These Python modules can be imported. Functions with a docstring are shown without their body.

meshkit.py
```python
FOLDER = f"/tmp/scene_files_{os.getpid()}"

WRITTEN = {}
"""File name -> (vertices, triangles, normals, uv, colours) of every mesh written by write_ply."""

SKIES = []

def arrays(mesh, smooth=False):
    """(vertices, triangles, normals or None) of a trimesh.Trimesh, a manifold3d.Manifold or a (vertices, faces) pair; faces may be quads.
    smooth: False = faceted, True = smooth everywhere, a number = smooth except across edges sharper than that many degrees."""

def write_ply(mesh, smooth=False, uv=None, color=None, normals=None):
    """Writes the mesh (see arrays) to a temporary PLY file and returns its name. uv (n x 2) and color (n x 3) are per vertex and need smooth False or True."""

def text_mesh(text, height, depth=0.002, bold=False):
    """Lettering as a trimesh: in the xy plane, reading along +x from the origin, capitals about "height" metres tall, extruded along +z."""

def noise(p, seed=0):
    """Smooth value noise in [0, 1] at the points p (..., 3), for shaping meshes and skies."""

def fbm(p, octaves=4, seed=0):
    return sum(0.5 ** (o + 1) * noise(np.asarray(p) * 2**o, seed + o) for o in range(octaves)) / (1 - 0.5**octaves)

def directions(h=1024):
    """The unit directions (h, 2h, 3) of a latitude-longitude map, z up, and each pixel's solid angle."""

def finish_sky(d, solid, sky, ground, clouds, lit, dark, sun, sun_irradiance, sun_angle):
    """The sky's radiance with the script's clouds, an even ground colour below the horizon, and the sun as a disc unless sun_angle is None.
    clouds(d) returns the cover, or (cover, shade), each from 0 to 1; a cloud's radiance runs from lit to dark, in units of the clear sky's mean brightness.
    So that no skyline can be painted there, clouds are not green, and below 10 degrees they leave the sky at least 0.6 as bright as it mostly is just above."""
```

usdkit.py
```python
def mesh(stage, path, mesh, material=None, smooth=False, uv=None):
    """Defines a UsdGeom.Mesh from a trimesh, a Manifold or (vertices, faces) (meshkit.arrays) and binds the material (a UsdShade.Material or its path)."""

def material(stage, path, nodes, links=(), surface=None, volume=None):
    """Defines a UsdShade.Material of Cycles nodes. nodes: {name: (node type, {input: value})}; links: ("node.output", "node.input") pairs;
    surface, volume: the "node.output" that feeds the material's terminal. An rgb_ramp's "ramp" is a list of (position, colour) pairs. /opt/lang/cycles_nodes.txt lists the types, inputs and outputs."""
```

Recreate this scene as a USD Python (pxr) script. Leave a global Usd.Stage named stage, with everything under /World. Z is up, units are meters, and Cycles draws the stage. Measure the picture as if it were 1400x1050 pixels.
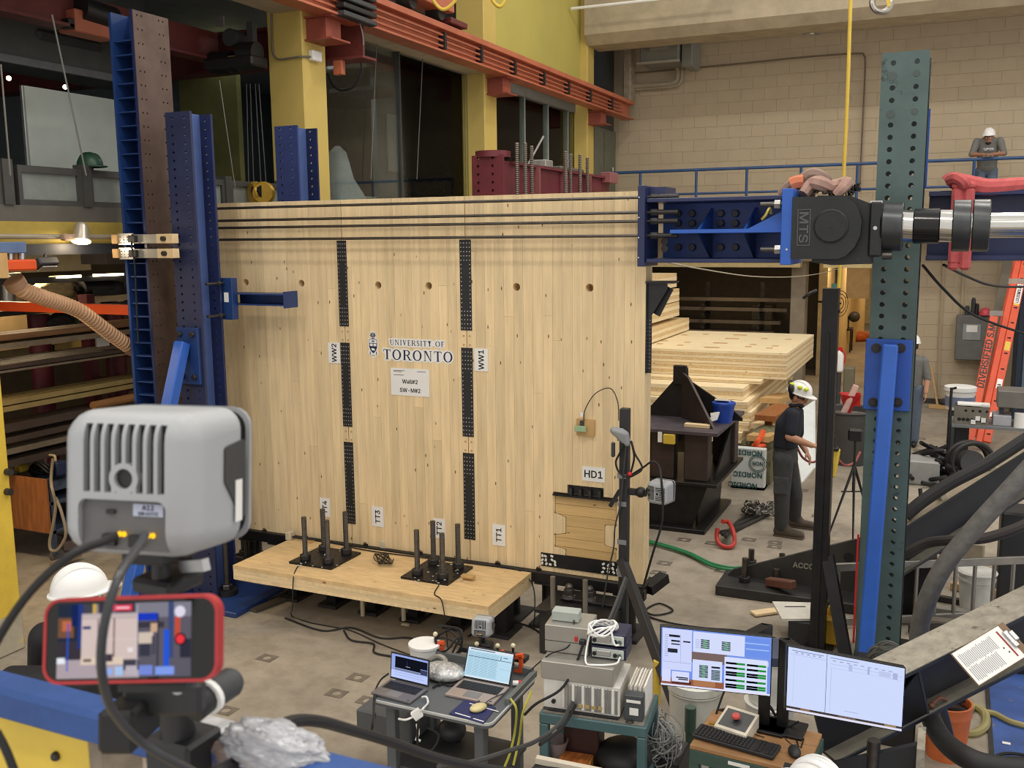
import math, random
import numpy as np, trimesh, usdkit, meshkit
import manifold3d as m3
from shapely.geometry import Polygon, Point, box as sbox
from shapely.ops import unary_union
from shapely import affinity
from pxr import Usd, UsdGeom, UsdLux, UsdShade, Gf, Sdf

stage = Usd.Stage.CreateInMemory()
UsdGeom.SetStageUpAxis(stage, 'Z'); UsdGeom.SetStageMetersPerUnit(stage, 1.0)
UsdGeom.Xform.Define(stage, '/World'); UsdGeom.Scope.Define(stage, '/World/Looks')
random.seed(7); RNG = np.random.default_rng(7)

# ---------------------------------------------------------------- camera (eye 3.4 m above the shop floor, on the near gallery)
FPX, EYE = 1327.36, np.array([0,0,3.4])
RC = np.array([[0.9112781738520868,0.41168733344260244,-0.009253612468939187],[0.05291105139242286,-0.13934586680791017,-0.988829181428269],[-0.4083779015830242,0.9006088323386972,-0.14876565669593966]])
cam = UsdGeom.Camera.Define(stage, '/World/camera')
cam.CreateFocalLengthAttr(24.0); cam.CreateHorizontalApertureAttr(24.0 * 1400 / FPX)
cam.CreateFStopAttr(24.0 / 3.2); cam.CreateFocusDistanceAttr(8.0); cam.CreateExposureAttr(0.0)
_m = np.eye(4); _m[0, :3], _m[1, :3], _m[2, :3], _m[3, :3] = RC[0],-RC[1],-RC[2], EYE
cam.AddTransformOp().Set(Gf.Matrix4d(_m.tolist()))

# ---------------------------------------------------------------- light: dim ambient, high-bay lamps, lamps of the side bays
dome = UsdLux.DomeLight.Define(stage, '/World/ambient_light'); dome.CreateIntensityAttr(0.30); dome.CreateColorAttr(Gf.Vec3f(1.0,0.97,0.93))
def disk(name, p, r, power, col, aim=(0,0,-1)):
    l = UsdLux.DiskLight.Define(stage, '/World/' + name); l.CreateRadiusAttr(r); l.CreateIntensityAttr(power / (math.pi * r * r) ); l.CreateColorAttr(Gf.Vec3f(*col)); l.CreateNormalizeAttr(False)
    z = -np.array(aim, float); z /= np.linalg.norm(z); x = np.cross([0,1,0.01], z); x /= np.linalg.norm(x); y = np.cross(z, x)
    m = np.eye(4); m[0, :3], m[1, :3], m[2, :3], m[3, :3] = x, y, z, p
    UsdGeom.Xformable(l).AddTransformOp().Set(Gf.Matrix4d(m.tolist()))
WHITE, WARM = (1.0,0.93,0.82),(1.0,0.76,0.45)
for k, (x, y) in enumerate([(-4.0,-2.5),(1.5,-2.5),(-4.6,2.6),(-0.6,2.6),(3.6,3.0),(-3.4,8.6),(0.6,9.0),(4.6,9.0),(-3.4,15.0),(0.6,15.0),(4.6,15.0)]):
    disk(f'high_bay_light_{k}', (x, y, 9.6),0.3,30, WHITE)
for k, (x, y, p) in enumerate([(-8.3,5.6,14),(-10.8,8.6,12),(-9.0,3.0,10)]): disk(f'storage_light_{k}', (x, y, 3.2),0.25, p, WARM)
for k, (x, y, p) in enumerate([(-4.8,22.6,7),(-2.2,24.5,7),(-1.8,29.0,12),(-1.8,35.0,12)]): disk(f'corridor_light_{k}', (x, y, 3.05),0.2, p, WARM)
for k, (x, y) in enumerate([(-9.6,11.6),(-10.4,6.4),(-8.6,17.2),(-9.8,14.0)]): disk(f'office_light_{k}', (x, y, 6.25),0.3,4,(0.9,1.0,1.0))

# ---------------------------------------------------------------- a pixel of the 1400x1050 frame as a point on a plane of the place
def ray(px, py): return RC.T @ np.array([(px - 700) / FPX, (py - 525) / FPX, 1.0])
def PZ(px, py, z): d = ray(px, py); return EYE + d * ((z - EYE[2]) / d[2])
def PY(px, py, y): d = ray(px, py); return EYE + d * (y / d[1])
def PX(px, py, x): d = ray(px, py); return EYE + d * (x / d[0])
def PD(px, py, t): return EYE + ray(px, py) * t

# ---------------------------------------------------------------- mesh building
def nrm(v): v = np.asarray(v, float); return v / (np.linalg.norm(v) + 1e-12)
def frame(d, up=(0,0,1)):
    d = nrm(d); u = np.cross(up, d)
    if np.linalg.norm(u) < 1e-4: u = np.cross((1,0,0), d)
    u = nrm(u); return u, np.cross(d, u), d
def smoothpath(pts, n=6):
    p = np.asarray(pts, float)
    if len(p) < 3: return p
    q = np.vstack([2 * p[0] - p[1], p, 2 * p[-1] - p[-2]]); out = []
    for i in range(1, len(q) - 2):
        a, b, c, d = q[i - 1:i + 3]
        for t in np.arange(n) / n:
            out.append(.5 * ((2 * b) + (c - a) * t + (2 * a - 5 * b + 4 * c - d) * t * t + (3 * b - a - 3 * c + d) * t ** 3))
    return np.vstack([out, p[-1:]])
QF = np.array([[0,2,3,1],[4,5,7,6],[0,1,5,4],[2,6,7,3],[0,4,6,2],[1,3,7,5]])
BOXF = np.vstack([QF[:, [0,1,2]], QF[:, [0,2,3]]])
CORN = np.array([[x, y, z] for x in (0,1) for y in (0,1) for z in (0,1)], float)
_tmp = trimesh.Trimesh(CORN, BOXF, process=False)
if _tmp.volume < 0: BOXF = BOXF[:, ::-1]
class MB:
    def __init__(s): s.v, s.f, s.n, s.round = [],[],0, False
    def raw(s, v, f):
        v = np.asarray(v, float); s.v.append(v); s.f.append(np.asarray(f, int) + s.n); s.n += len(v); return s
    def add(s, m, round=False):
        if hasattr(m, 'to_mesh'): g = m.to_mesh(); s.raw(g.vert_properties[:, :3], g.tri_verts)
        elif isinstance(m, MB): s.raw(*m.arr()); s.round |= m.round
        else: s.raw(m.vertices, m.faces)
        s.round |= round; return s
    def arr(s): return np.vstack(s.v), np.vstack(s.f)
    def tm(s): v, f = s.arr(); return trimesh.Trimesh(v, f, process=False)
    def box(s, x0, x1, y0, y1, z0, z1):
        lo, hi = np.array([x0, y0, z0], float), np.array([x1, y1, z1], float); lo, hi = np.minimum(lo, hi), np.maximum(lo, hi)
        return s.raw(lo + CORN * (hi - lo), BOXF)
    def ob(s, c, size, R=None, cham=0):
        """box of a size about c; R's rows are its axes; cham bevels its edges"""
        R = np.eye(3) if R is None else np.asarray(R); size = np.asarray(size, float)
        if cham:
            h = size / 2; pts = []
            for sg in (CORN * 2 - 1):
                for k in range(3):
                    q = h - cham; q[k] = h[k]; pts.append(sg * q)
            g = m3.Manifold.hull_points(np.array(pts)).to_mesh(); return s.raw(g.vert_properties[:, :3] @ R + c, g.tri_verts)
        return s.raw(((CORN - .5) * size) @ R + c, BOXF)
    def cb(s, x0, x1, y0, y1, z0, z1, c=.01): return s.ob(((x0 + x1) / 2,(y0 + y1) / 2,(z0 + z1) / 2),(abs(x1 - x0), abs(y1 - y0), abs(z1 - z0)), None, c)
    def bar(s, p, q, w, h, up=(0,0,1), cham=0):
        p, q = np.asarray(p, float), np.asarray(q, float); u, v, d = frame(q - p, up)
        return s.ob((p + q) / 2,(w, h, np.linalg.norm(q - p)), np.array([u, v, d]), cham)
    def tube(s, pts, r, n=8, smooth=6, caps=True):
        p = smoothpath(pts, smooth) if smooth else np.asarray(pts, float); m = len(p); r = np.broadcast_to(np.interp(np.linspace(0,1, m), np.linspace(0,1, np.size(r)), np.atleast_1d(r)),(m,))
        t = np.gradient(p, axis=0); t /= np.linalg.norm(t, axis=1, keepdims=True) + 1e-12
        u = nrm(np.cross(t[0],(0,0,1) if abs(t[0][2]) < .9 else (1,0,0))); V = []; a = np.arange(n) * 2 * np.pi / n
        for i in range(m):
            u = nrm(u - t[i] * (u @ t[i])); w = np.cross(t[i], u); V.append(p[i] + r[i] * (np.cos(a)[:, None] * u + np.sin(a)[:, None] * w))
        F = []
        for i in range(m - 1):
            for j in range(n):
                A, B, C, D = i * n + j, i * n + (j + 1) % n, (i + 1) * n + (j + 1) % n, (i + 1) * n + j; F += [(A, B, C),(A, C, D)]
        V = np.vstack(V)
        if caps:
            V = np.vstack([V, p[0], p[-1]]); c0, c1 = m * n, m * n + 1
            for j in range(n): F += [(c0,(j + 1) % n, j),(c1,(m - 1) * n + j, (m - 1) * n + (j + 1) % n)]
        s.round = True; return s.raw(V, F)
    def cyl(s, p, q, r, r2=None, n=12): return s.lathe([(r, 0),(r if r2 is None else r2, np.linalg.norm(np.asarray(q, float) - np.asarray(p, float)))], p, np.asarray(q, float) - np.asarray(p, float), n)
    def lathe(s, prof, o, axis=(0,0,1), n=16, closed=True):
        u, v, d = frame(axis); a = np.arange(n) * 2 * np.pi / n; o = np.asarray(o, float); V, F = [],[]
        if closed: prof = [(0, prof[0][1])] + list(prof) + [(0, prof[-1][1])]
        for r, z in prof: V.append(o + d * z + r * (np.cos(a)[:, None] * u + np.sin(a)[:, None] * v))
        for i in range(len(prof) - 1):
            for j in range(n):
                A, B, C, D = i * n + j, i * n + (j + 1) % n, (i + 1) * n + (j + 1) % n, (i + 1) * n + j
                if prof[i][0] > 0: F.append((A, B, C))
                if prof[i + 1][0] > 0: F.append((A, C, D))
        s.round = True; return s.raw(np.vstack(V), F)
    def ext(s, poly, o, u, v, t):
        """a shapely polygon in the plane (o, u, v), thickened by t along u x v"""
        u, v = np.asarray(u, float), np.asarray(v, float); n = np.cross(u, v); o = np.asarray(o, float)
        for g in getattr(poly, 'geoms', [poly]):
            if g.is_empty or g.area < 1e-9: continue
            m = trimesh.creation.extrude_polygon(g, abs(t), engine='earcut'); q = m.vertices
            if t < 0: q = q - [0,0, abs(t)]
            s.raw(o + q[:, :1] * u + q[:, 1:2] * v + q[:, 2:] * n, m.faces)
        return s
    def ball(s, c, r, sub=2):
        m = trimesh.creation.icosphere(sub, 1.0); s.round = True; return s.raw(m.vertices * np.asarray(r) + c, m.faces)
    def hexnut(s, p, axis, r, h): return s.lathe([(r * .9,0),(r, h * .12),(r, h * .88),(r * .9, h)], p, axis, 6)
    def shift(s, d): s.v = [v + np.asarray(d, float) for v in s.v]; return s
    def rot(s, ang, c=(0,0,0), axis=(0,0,1)):
        R = trimesh.transformations.rotation_matrix(ang, axis)[:3, :3]; c = np.asarray(c, float); s.v = [(v - c) @ R.T + c for v in s.v]; return s
def rect(x0, y0, x1, y1): return sbox(min(x0, x1), min(y0, y1), max(x0, x1), max(y0, y1))
def disc(x, y, r, n=3): return Point(x, y).buffer(r, quad_segs=n)

# ---------------------------------------------------------------- prims
USED = {}
def numbered(parent, name):
    k = USED.get((parent, name),0); USED[(parent, name)] = k + 1
    return f'{parent}/{name}' if k == 0 else f'{parent}/{name}_{k:03d}'
def tag(prim, **kw):
    for k, v in kw.items():
        if v: prim.SetCustomDataByKey(k, v)
ALL = {}
class T:
    """one thing: an Xform at its base whose children are its parts; geometry is given in the world (or local=True)"""
    def __init__(s, name, label=None, cat=None, loc=(0,0,0), rz=0, group=None, kind=None, local=False):
        s.path = numbered('/World', name); s.loc, s.rz, s.local, s.name = np.asarray(loc, float), rz, local, name
        x = UsdGeom.Xform.Define(stage, s.path); x.AddTranslateOp().Set(Gf.Vec3d(*map(float, s.loc))); x.AddRotateZOp().Set(math.degrees(rz))
        s.prim = x.GetPrim(); tag(s.prim, label=label, category=cat, group=group, kind=kind); s.group = group
    def part(s, name, mesh, mat, parent=None, label=None, kind=None, smooth=None, local=None):
        mb = mesh if isinstance(mesh, MB) else MB().add(mesh)
        v, f = mb.arr()
        if not (s.local if local is None else local):
            c, q = math.cos(-s.rz), math.sin(-s.rz); v = v - s.loc; v = np.stack([v[:, 0] * c - v[:, 1] * q, v[:, 0] * q + v[:, 1] * c, v[:, 2]],1)
        p = numbered(parent or s.path, name)
        sm = (32 if mb.round else False) if smooth is None else smooth
        m = usdkit.mesh(stage, p, (v, f), mat, smooth=sm)
        tag(m.GetPrim(), label=label, kind=kind); return p
    def copy(s, loc, rz=0, label=None, group=None):
        p = numbered('/World', s.name); x = UsdGeom.Xform.Define(stage, p)
        x.GetPrim().GetReferences().AddInternalReference(s.path)
        UsdGeom.XformCommonAPI
        x.GetPrim().GetAttribute('xformOp:translate').Set(Gf.Vec3d(*map(float, loc))); x.GetPrim().GetAttribute('xformOp:rotateZ').Set(math.degrees(rz))
        x.GetPrim().SetInstanceable(True); tag(x.GetPrim(), label=label, group=group); return x
def one(name, label, cat, mesh, mat, group=None, kind=None, smooth=None):
    """a thing that is a single mesh"""
    mb = mesh if isinstance(mesh, MB) else MB().add(mesh); v, f = mb.arr(); lo, hi = v.min(0), v.max(0); c = np.array([(lo[0] + hi[0]) / 2,(lo[1] + hi[1]) / 2, lo[2]])
    m = usdkit.mesh(stage, numbered('/World', name),(v - c, f), mat, smooth=(32 if mb.round else False) if smooth is None else smooth)
    m.AddTranslateOp().Set(Gf.Vec3d(*map(float, c))); tag(m.GetPrim(), label=label, category=cat, group=group, kind=kind); return m

# ---------------------------------------------------------------- materials
def lin(c): c = np.asarray(c, float) / 255; return np.where(c <= .04045, c / 12.92,((c + .055) / 1.055) ** 2.4)
LOOKS = {}
def mat(name, col, rough=.55, metal=0, var=.12, scale=6, stretch=(1,1,1), bump=0, bscale=40, wear=None, rnd=0, spec=.5, coat=0, emit=0, spots=None, sheen=0):
    """principled paint; wear=(colour, threshold, scale): worn patches; spots=(colour, size, scale): knots or flecks; rnd: tone from piece to piece"""
    if name in LOOKS: return LOOKS[name]
    c = lin(col); n = {'tc': ('texture_coordinate', {}), 'mp': ('mapping', {'scale': stretch}), 'no': ('noise_texture', {'scale': scale, 'detail': 5, 'roughness': .6}),
         'ra': ('rgb_ramp', {'ramp': [(.3, c * (1 - var)),(.7, np.minimum(c * (1 + var),1))]}), 'p': ('principled_bsdf', {'roughness': rough, 'metallic': metal, 'specular_ior_level': spec, 'coat_weight': coat, 'sheen_weight': sheen})}
    L = [('tc.object', 'mp.vector'),('mp.vector', 'no.vector'),('no.fac', 'ra.fac')]; out = 'ra.color'
    if wear:
        n['wn'] = ('noise_texture', {'scale': wear[2], 'detail': 8, 'roughness': .7}); n['wr'] = ('rgb_ramp', {'ramp': [(wear[1],(0,0,0)),(min(wear[1] + .04,1),(1,1,1))]}); n['wm'] = ('mix_color', {'b': lin(wear[0])})
        L += [('mp.vector', 'wn.vector'),('wn.fac', 'wr.fac'),('wr.color', 'wm.fac'),(out, 'wm.a')]; out = 'wm.result'
    if spots:
        n['vo'] = ('voronoi_texture', {'scale': spots[2]}); n['vr'] = ('rgb_ramp', {'ramp': [(0,(1,1,1)),(spots[1] * .6,(1,1,1)),(spots[1],(0,0,0)),(1,(0,0,0))]}); n['vm'] = ('mix_color', {'b': lin(spots[0])})
        n['mq'] = ('mapping', {'scale': spots[3] if len(spots) > 3 else (1,1,1)})
        L += [('tc.object', 'mq.vector'),('mq.vector', 'vo.vector'),('vo.distance', 'vr.fac'),('vr.color', 'vm.fac'),(out, 'vm.a')]; out = 'vm.result'
    if rnd:
        n['oi'] = ('object_info', {}); n['rr'] = ('map_range', {'from_min': 0.0, 'from_max': 1.0, 'to_min': 1 - rnd, 'to_max': 1 + rnd}); n['hs'] = ('hsv', {})
        L += [('oi.random', 'rr.value'),('rr.result', 'hs.value'),(out, 'hs.color')]; out = 'hs.color'
    L.append((out, 'p.base_color'))
    if emit: n['p'][1]['emission_strength'] = emit; L.append((out, 'p.emission_color'))
    if bump:
        n['bn'] = ('noise_texture', {'scale': bscale, 'detail': 4}); n['bu'] = ('bump', {'strength': min(bump, 1), 'distance': .01 * max(1, bump)})
        L += [('mp.vector', 'bn.vector'),('bn.fac', 'bu.height'),('bu.normal', 'p.normal')]
    LOOKS[name] = usdkit.material(stage, '/World/Looks/' + name, n, L, surface='p.BSDF'); return LOOKS[name]
def glow(name, col, strength):
    if name not in LOOKS: LOOKS[name] = usdkit.material(stage, '/World/Looks/' + name, {'e': ('emission', {'color': lin(col), 'strength': strength})}, [], surface='e.emission')
    return LOOKS[name]
def pane(name, tint=(1,1,1), gloss=.04, ior=1.45):
    if name not in LOOKS:
        LOOKS[name] = usdkit.material(stage, '/World/Looks/' + name, {'t': ('transparent_bsdf', {'color': tint}), 'g': ('glossy_bsdf', {'roughness': gloss, 'color': (.9,.9,.9)}), 'f': ('fresnel', {'IOR': ior}), 'm': ('mix_closure', {})}, [('f.fac', 'm.fac'),('t.BSDF', 'm.closure1'),('g.BSDF', 'm.closure2')], surface='m.closure')
    return LOOKS[name]
def wood(name, col, axis, rnd=.1, knots=True):
    st = [9,9,9]; st[axis] = .7; sp = [1,1,1]; sp[axis] = .35
    return mat(name, col, rough=.6, var=.13, scale=2.2, stretch=tuple(st), rnd=rnd, bump=.15, bscale=4, spots=((112,78,46),.09,13, tuple(sp)) if knots else None)
WOODC = (231,206,162)
wood_x, wood_y, wood_z = (wood(n, WOODC, a) for n, a in (('spruce_along_wall', 0),('spruce_in_depth', 1),('spruce_upright', 2)))
fresh_x, fresh_end = wood('fresh_spruce', (244,224,184),0,.04), mat('fresh_end_grain', (222,194,146),.7, var=.2, scale=30)
wood_end = mat('spruce_end_grain', (206,174,124),.7, var=.2, scale=30, spots=((150,112,66),.12,12))
osb = mat('rough_spruce_top', (222,190,140),.7, var=.16, scale=3, stretch=(2,10,2), spots=((150,104,58),.1,8,(.5,2,1)))
ply_tan = mat('plywood_tan', (196,158,104),.6, var=.15, scale=5, stretch=(1,6,1))
brown_ply = mat('brown_plywood', (150,92,46),.6, var=.3, scale=4, stretch=(6,6,1))
blue = mat('blue_paint', (30,58,112),.42, var=.18, scale=4, wear=((24,30,48),.66,5))
navy = mat('navy_paint', (33,42,82),.38, var=.15, scale=4)
bright_blue = mat('bright_blue_paint', (44,96,190),.45, var=.12, scale=4, wear=((190,196,205),.735,9))
worn_blue = mat('worn_blue_paint', (36,74,138),.5, var=.2, scale=9, wear=((128,112,104),.62,7), bump=.2)
rust = mat('mill_steel_brown', (96,78,70),.55,.3, var=.22, scale=5, wear=((140,118,102),.68,6))
green_steel = mat('green_grey_paint', (78,98,96),.5, var=.16, scale=4, wear=((52,60,58),.62,3.5))
dark_steel = mat('dark_steel', (62,60,60),.5,.55, var=.22, scale=7, wear=((92,86,80),.66,6))
black = mat('black_paint', (30,30,32),.45, var=.15)
black_rubber = mat('black_rubber', (24,24,26),.6, var=.1)
black_steel = mat('black_steel', (40,39,40),.42,.5, var=.25, scale=9)
bolt_steel = mat('bolt_steel', (96,92,88),.38,.85, var=.2, scale=20)
silver = mat('bright_steel', (200,200,202),.25,.95, var=.08)
alu = mat('aluminium', (188,188,188),.38,.9, var=.08)
alu_dull = mat('brushed_box_metal', (166,163,156),.45,.55, var=.1, scale=3)
grey_paint = mat('grey_paint', (120,122,124),.5)
dark_grey = mat('dark_grey_plastic', (58,60,62),.55)
light_grey = mat('light_grey_plastic', (206,206,204),.42, var=.03)
white = mat('white_plastic', (238,238,236),.35, var=.03)
paper = mat('paper_white', (236,235,232),.7, var=.03)
ink = mat('black_ink', (22,22,24),.6, var=0)
navy_ink = mat('navy_ink', (22,34,70),.6, var=0)
orange = mat('orange_paint', (182,104,76),.5, var=.14, scale=3, wear=((122,58,42),.68,4))
red_orange = mat('red_orange_plastic', (222,84,36),.42, var=.06)
crane_red = mat('crane_red_paint', (104,44,40),.55, var=.2)
maroon = mat('maroon_paint', (104,36,46),.5, var=.2, scale=5)
ochre = mat('ochre_wall_paint', (203,178,98),.6, var=.05, scale=2, bump=.05)
olive = mat('olive_yellow_paint', (188,176,92),.65, var=.06, scale=1)
yellow = mat('yellow_paint', (222,190,70),.5, var=.1, wear=((120,96,40),.72,8))
yellow_tape = mat('yellow_webbing', (214,182,70),.6, var=.1)
concrete_beam = mat('rough_concrete', (176,162,138),.85, var=.14, scale=3, bump=.4, bscale=30)
beige = mat('beige_block_paint', (188,172,146),.75, var=.04, scale=2, rnd=.02, bump=.05, bscale=30)
beige_plain = mat('beige_wall_paint', (182,166,138),.75, var=.05, scale=2)
dark_wall = mat('dark_wall_paint', (78,82,84),.8, var=.1)
teal_steel = mat('teal_bench_paint', (70,100,104),.45, var=.1, wear=((60,64,64),.68,8))
red = mat('red_paint', (196,40,40),.4)
green_hose = mat('green_hose', (44,128,80),.5)
denim = mat('blue_denim', (96,108,126),.85, var=.12, scale=30)
skin = mat('skin', (190,140,112),.55, var=.05)
skin_dark = mat('skin_tanned', (158,112,88),.55, var=.05)
hair = mat('dark_hair', (34,28,26),.6)
# ================================================================ the setting
floor_mat = usdkit.material(stage, '/World/Looks/concrete_floor', {
    'tc': ('texture_coordinate', {}), 'n1': ('noise_texture', {'scale': .55, 'detail': 6, 'roughness': .65}), 'n2': ('noise_texture', {'scale': 5, 'detail': 8, 'roughness': .7}), 'n3': ('noise_texture', {'scale': 60, 'detail': 3}),
    'r1': ('rgb_ramp', {'ramp': [(.3, lin((128,119,106))),(.5, lin((162,152,137))),(.72, lin((182,171,155)))]}), 'r2': ('rgb_ramp', {'ramp': [(.3,(.66,.64,.62)),(.55,(1,1,1))]}),
    'm': ('mix_color', {'blend_type': 'multiply', 'fac': .75}), 'b': ('bump', {'strength': .12, 'distance': .01}), 'p': ('principled_bsdf', {'roughness': .6, 'specular_ior_level': .35})},
    [('tc.object', 'n1.vector'),('tc.object', 'n2.vector'),('tc.object', 'n3.vector'),('n1.fac', 'r1.fac'),('n2.fac', 'r2.fac'),('r1.color', 'm.a'),('r2.color', 'm.b'),('m.result', 'p.base_color'),('n3.fac', 'b.height'),('b.normal', 'p.normal')], surface='p.BSDF')
fl = T('floor', 'worn grey-brown concrete strong floor with square anchor covers', kind='structure')
fl.part('concrete', MB().box(-17,9,-2,46,-.25,0), floor_mat)
anchor_mat = mat('anchor_cover_steel', (116,107,96),.65,.1, var=.25, scale=20)
cover = sbox(-.075,-.06,.075,.06).difference(disc(0,0,.035))
for x, y in [(-4.98,6.05),(-4.09,6.04),(-4.09,5.75),(-3.81,5.74),(-4.98,5.2),(-4.68,5.2),(-2.59,9.29),(-2.61,9.6),(-2.62,10.46),(-2.3,10.46),(-1.66,10.75),(-1.64,10.6),(-1.95,10.75),(-2.0,9.6),(-1.7,9.6),(-1.4,9.3),(-.35,17.4),(.2,17.4),(-.35,16.4),(.3,16.4),(-.3,15.4),(.2,15.4),(-.4,14.4),(-1.7,13.2),(-1.4,13.2),(-1.7,12.4),(-1.35,12.0)]:
    fl.part('anchor_cover', MB().ext(cover, (x, y, 0),(1,0,0),(0,1,0),.004), anchor_mat)
fl.part('painted_bay', MB().box(PZ(1352,935,0)[0],3.2,3.2, PZ(1352,935,0)[1] + .25,0,.012), mat('blue_floor_paint', (52,84,150),.5, var=.3, scale=4, wear=((120,116,112),.6,3)), label='blue painted floor area')
fl.part('floor_joint', MB().box(PZ(1352,935,0)[0] - .03, PZ(1352,935,0)[0],3.2, PZ(1352,935,0)[1] + .25,0,.014), dark_steel)

def blocks(t, x0, x1, z0, z1, y, bw=.5, bh=.25, stuff_after=300, depth=.05):
    """a running bond of painted blocks, recessed joints, facing -y"""
    made, extra, row, z = 0, MB(),0, z0
    order = []
    while z < z1 - .02:
        x = x0 - (bw / 2 if row % 2 else 0)
        while x < x1:
            a, b = max(x, x0) + .0025, min(x + bw, x1) - .0025
            if b - a > .03: order.append((a, b, z + .0025, min(z + bh, z1) - .0025))
            x += bw
        z += bh; row += 1
    for k, (a, b, c, d) in enumerate(order):
        dy = random.uniform(-.003,.003)
        if made < stuff_after: t.part('block', MB().box(a, b, y + dy, y + depth, c, d), beige); made += 1
        else: extra.box(a, b, y + dy, y + depth, c, d)
    if extra.n: t.part('blockwork', extra, beige, kind='stuff')
wl = T('wall_back', 'beige painted concrete block wall below the gallery', kind='structure', loc=(2,21.2,0))
XO = PY(1243,500,21.2)[0]
wl.part('backing', MB().box(XO, 8,21.22,21.5,0,3.6), beige_plain)
blocks(wl, XO, 3.4,.1,3.5,21.211, depth=.008)
wl.part('kick_strip', MB().box(XO, 8,21.17,21.22,0,.1), mat('dark_base', (60,56,52),.7))
wu = T('wall_back', 'beige painted block wall above the gallery railing', kind='structure', loc=(0,21.6,3.6))
wu.part('backing', MB().box(-9,8,21.62,21.9,3.4,11), beige_plain)
blocks(wu, -7.1,2.2,4.0,8.6,21.611, depth=.008)
# gallery walkway, header and the opening beneath it
wk = T('trim_1', 'concrete walkway slab and header of the gallery', kind='structure', loc=(0,20.8,3.4))
wk.part('walkway_slab', MB().box(-7,8,20.2,21.62,3.4,3.62), concrete_beam)
wk.part('header', MB().box(-7, XO, 21.2,21.5,2.86,3.4), beige_plain)
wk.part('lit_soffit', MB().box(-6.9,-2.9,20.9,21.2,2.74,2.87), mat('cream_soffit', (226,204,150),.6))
al = T('wall_alcove', 'dark alcove and warm corridor behind the stacked panels', kind='structure', loc=(-4,25,0))
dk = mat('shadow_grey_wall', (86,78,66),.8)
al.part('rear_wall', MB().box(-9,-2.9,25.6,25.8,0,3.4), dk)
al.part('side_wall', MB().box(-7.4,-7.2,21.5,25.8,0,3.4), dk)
al.part('ceiling_slab', MB().box(-9,4,21.5,46,3.2,3.4), beige_plain)
al.part('pilaster', MB().cb(*[PY(1081,400,21.3)[0], PY(1101,400,21.3)[0]],21.3,21.75,0,3.2,.01), mat('grey_beige_pier', (146,134,114),.7))
cream = mat('cream_wall_paint', (222,200,152),.7)
al.part('corridor_wall', MB().box(-2.95,-2.75,24.5,36,0,3.2), cream)
al.part('corridor_wall', MB().box(XO, XO + .2,21.5,40,0,3.2), cream)
al.part('corridor_end_wall', MB().box(-4.5,2,40,40.2,0,3.2), cream)
al.part('corridor_wall', MB().box(-6,-3,36,36.2,0,3.2), cream)
al.part('hanging_panel', MB().box(PY(1158,365,26)[0], PY(1190,365,26)[0],26,26.08, PY(1170,408,26)[2],3.2), mat('grey_beige_panel', (168,152,128),.7))
al.part('white_door', MB().cb(PY(1166,440,36)[0], PY(1178,440,36)[0],35.9,36,0,2.1,.01), white)
# concrete beam under the roof, pier of the left facade
bm = T('trim_2', 'rough concrete roof beam with a chamfered lower edge', kind='structure', loc=(0,19.3,7.2))
bm.part('beam', MB().ext(Polygon([(0,.18),(.2,0),(.9,0),(.9,4),(0,4)]),(-7.0,19.1,7.23),(0,1,0),(0,0,1),14), concrete_beam)
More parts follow.
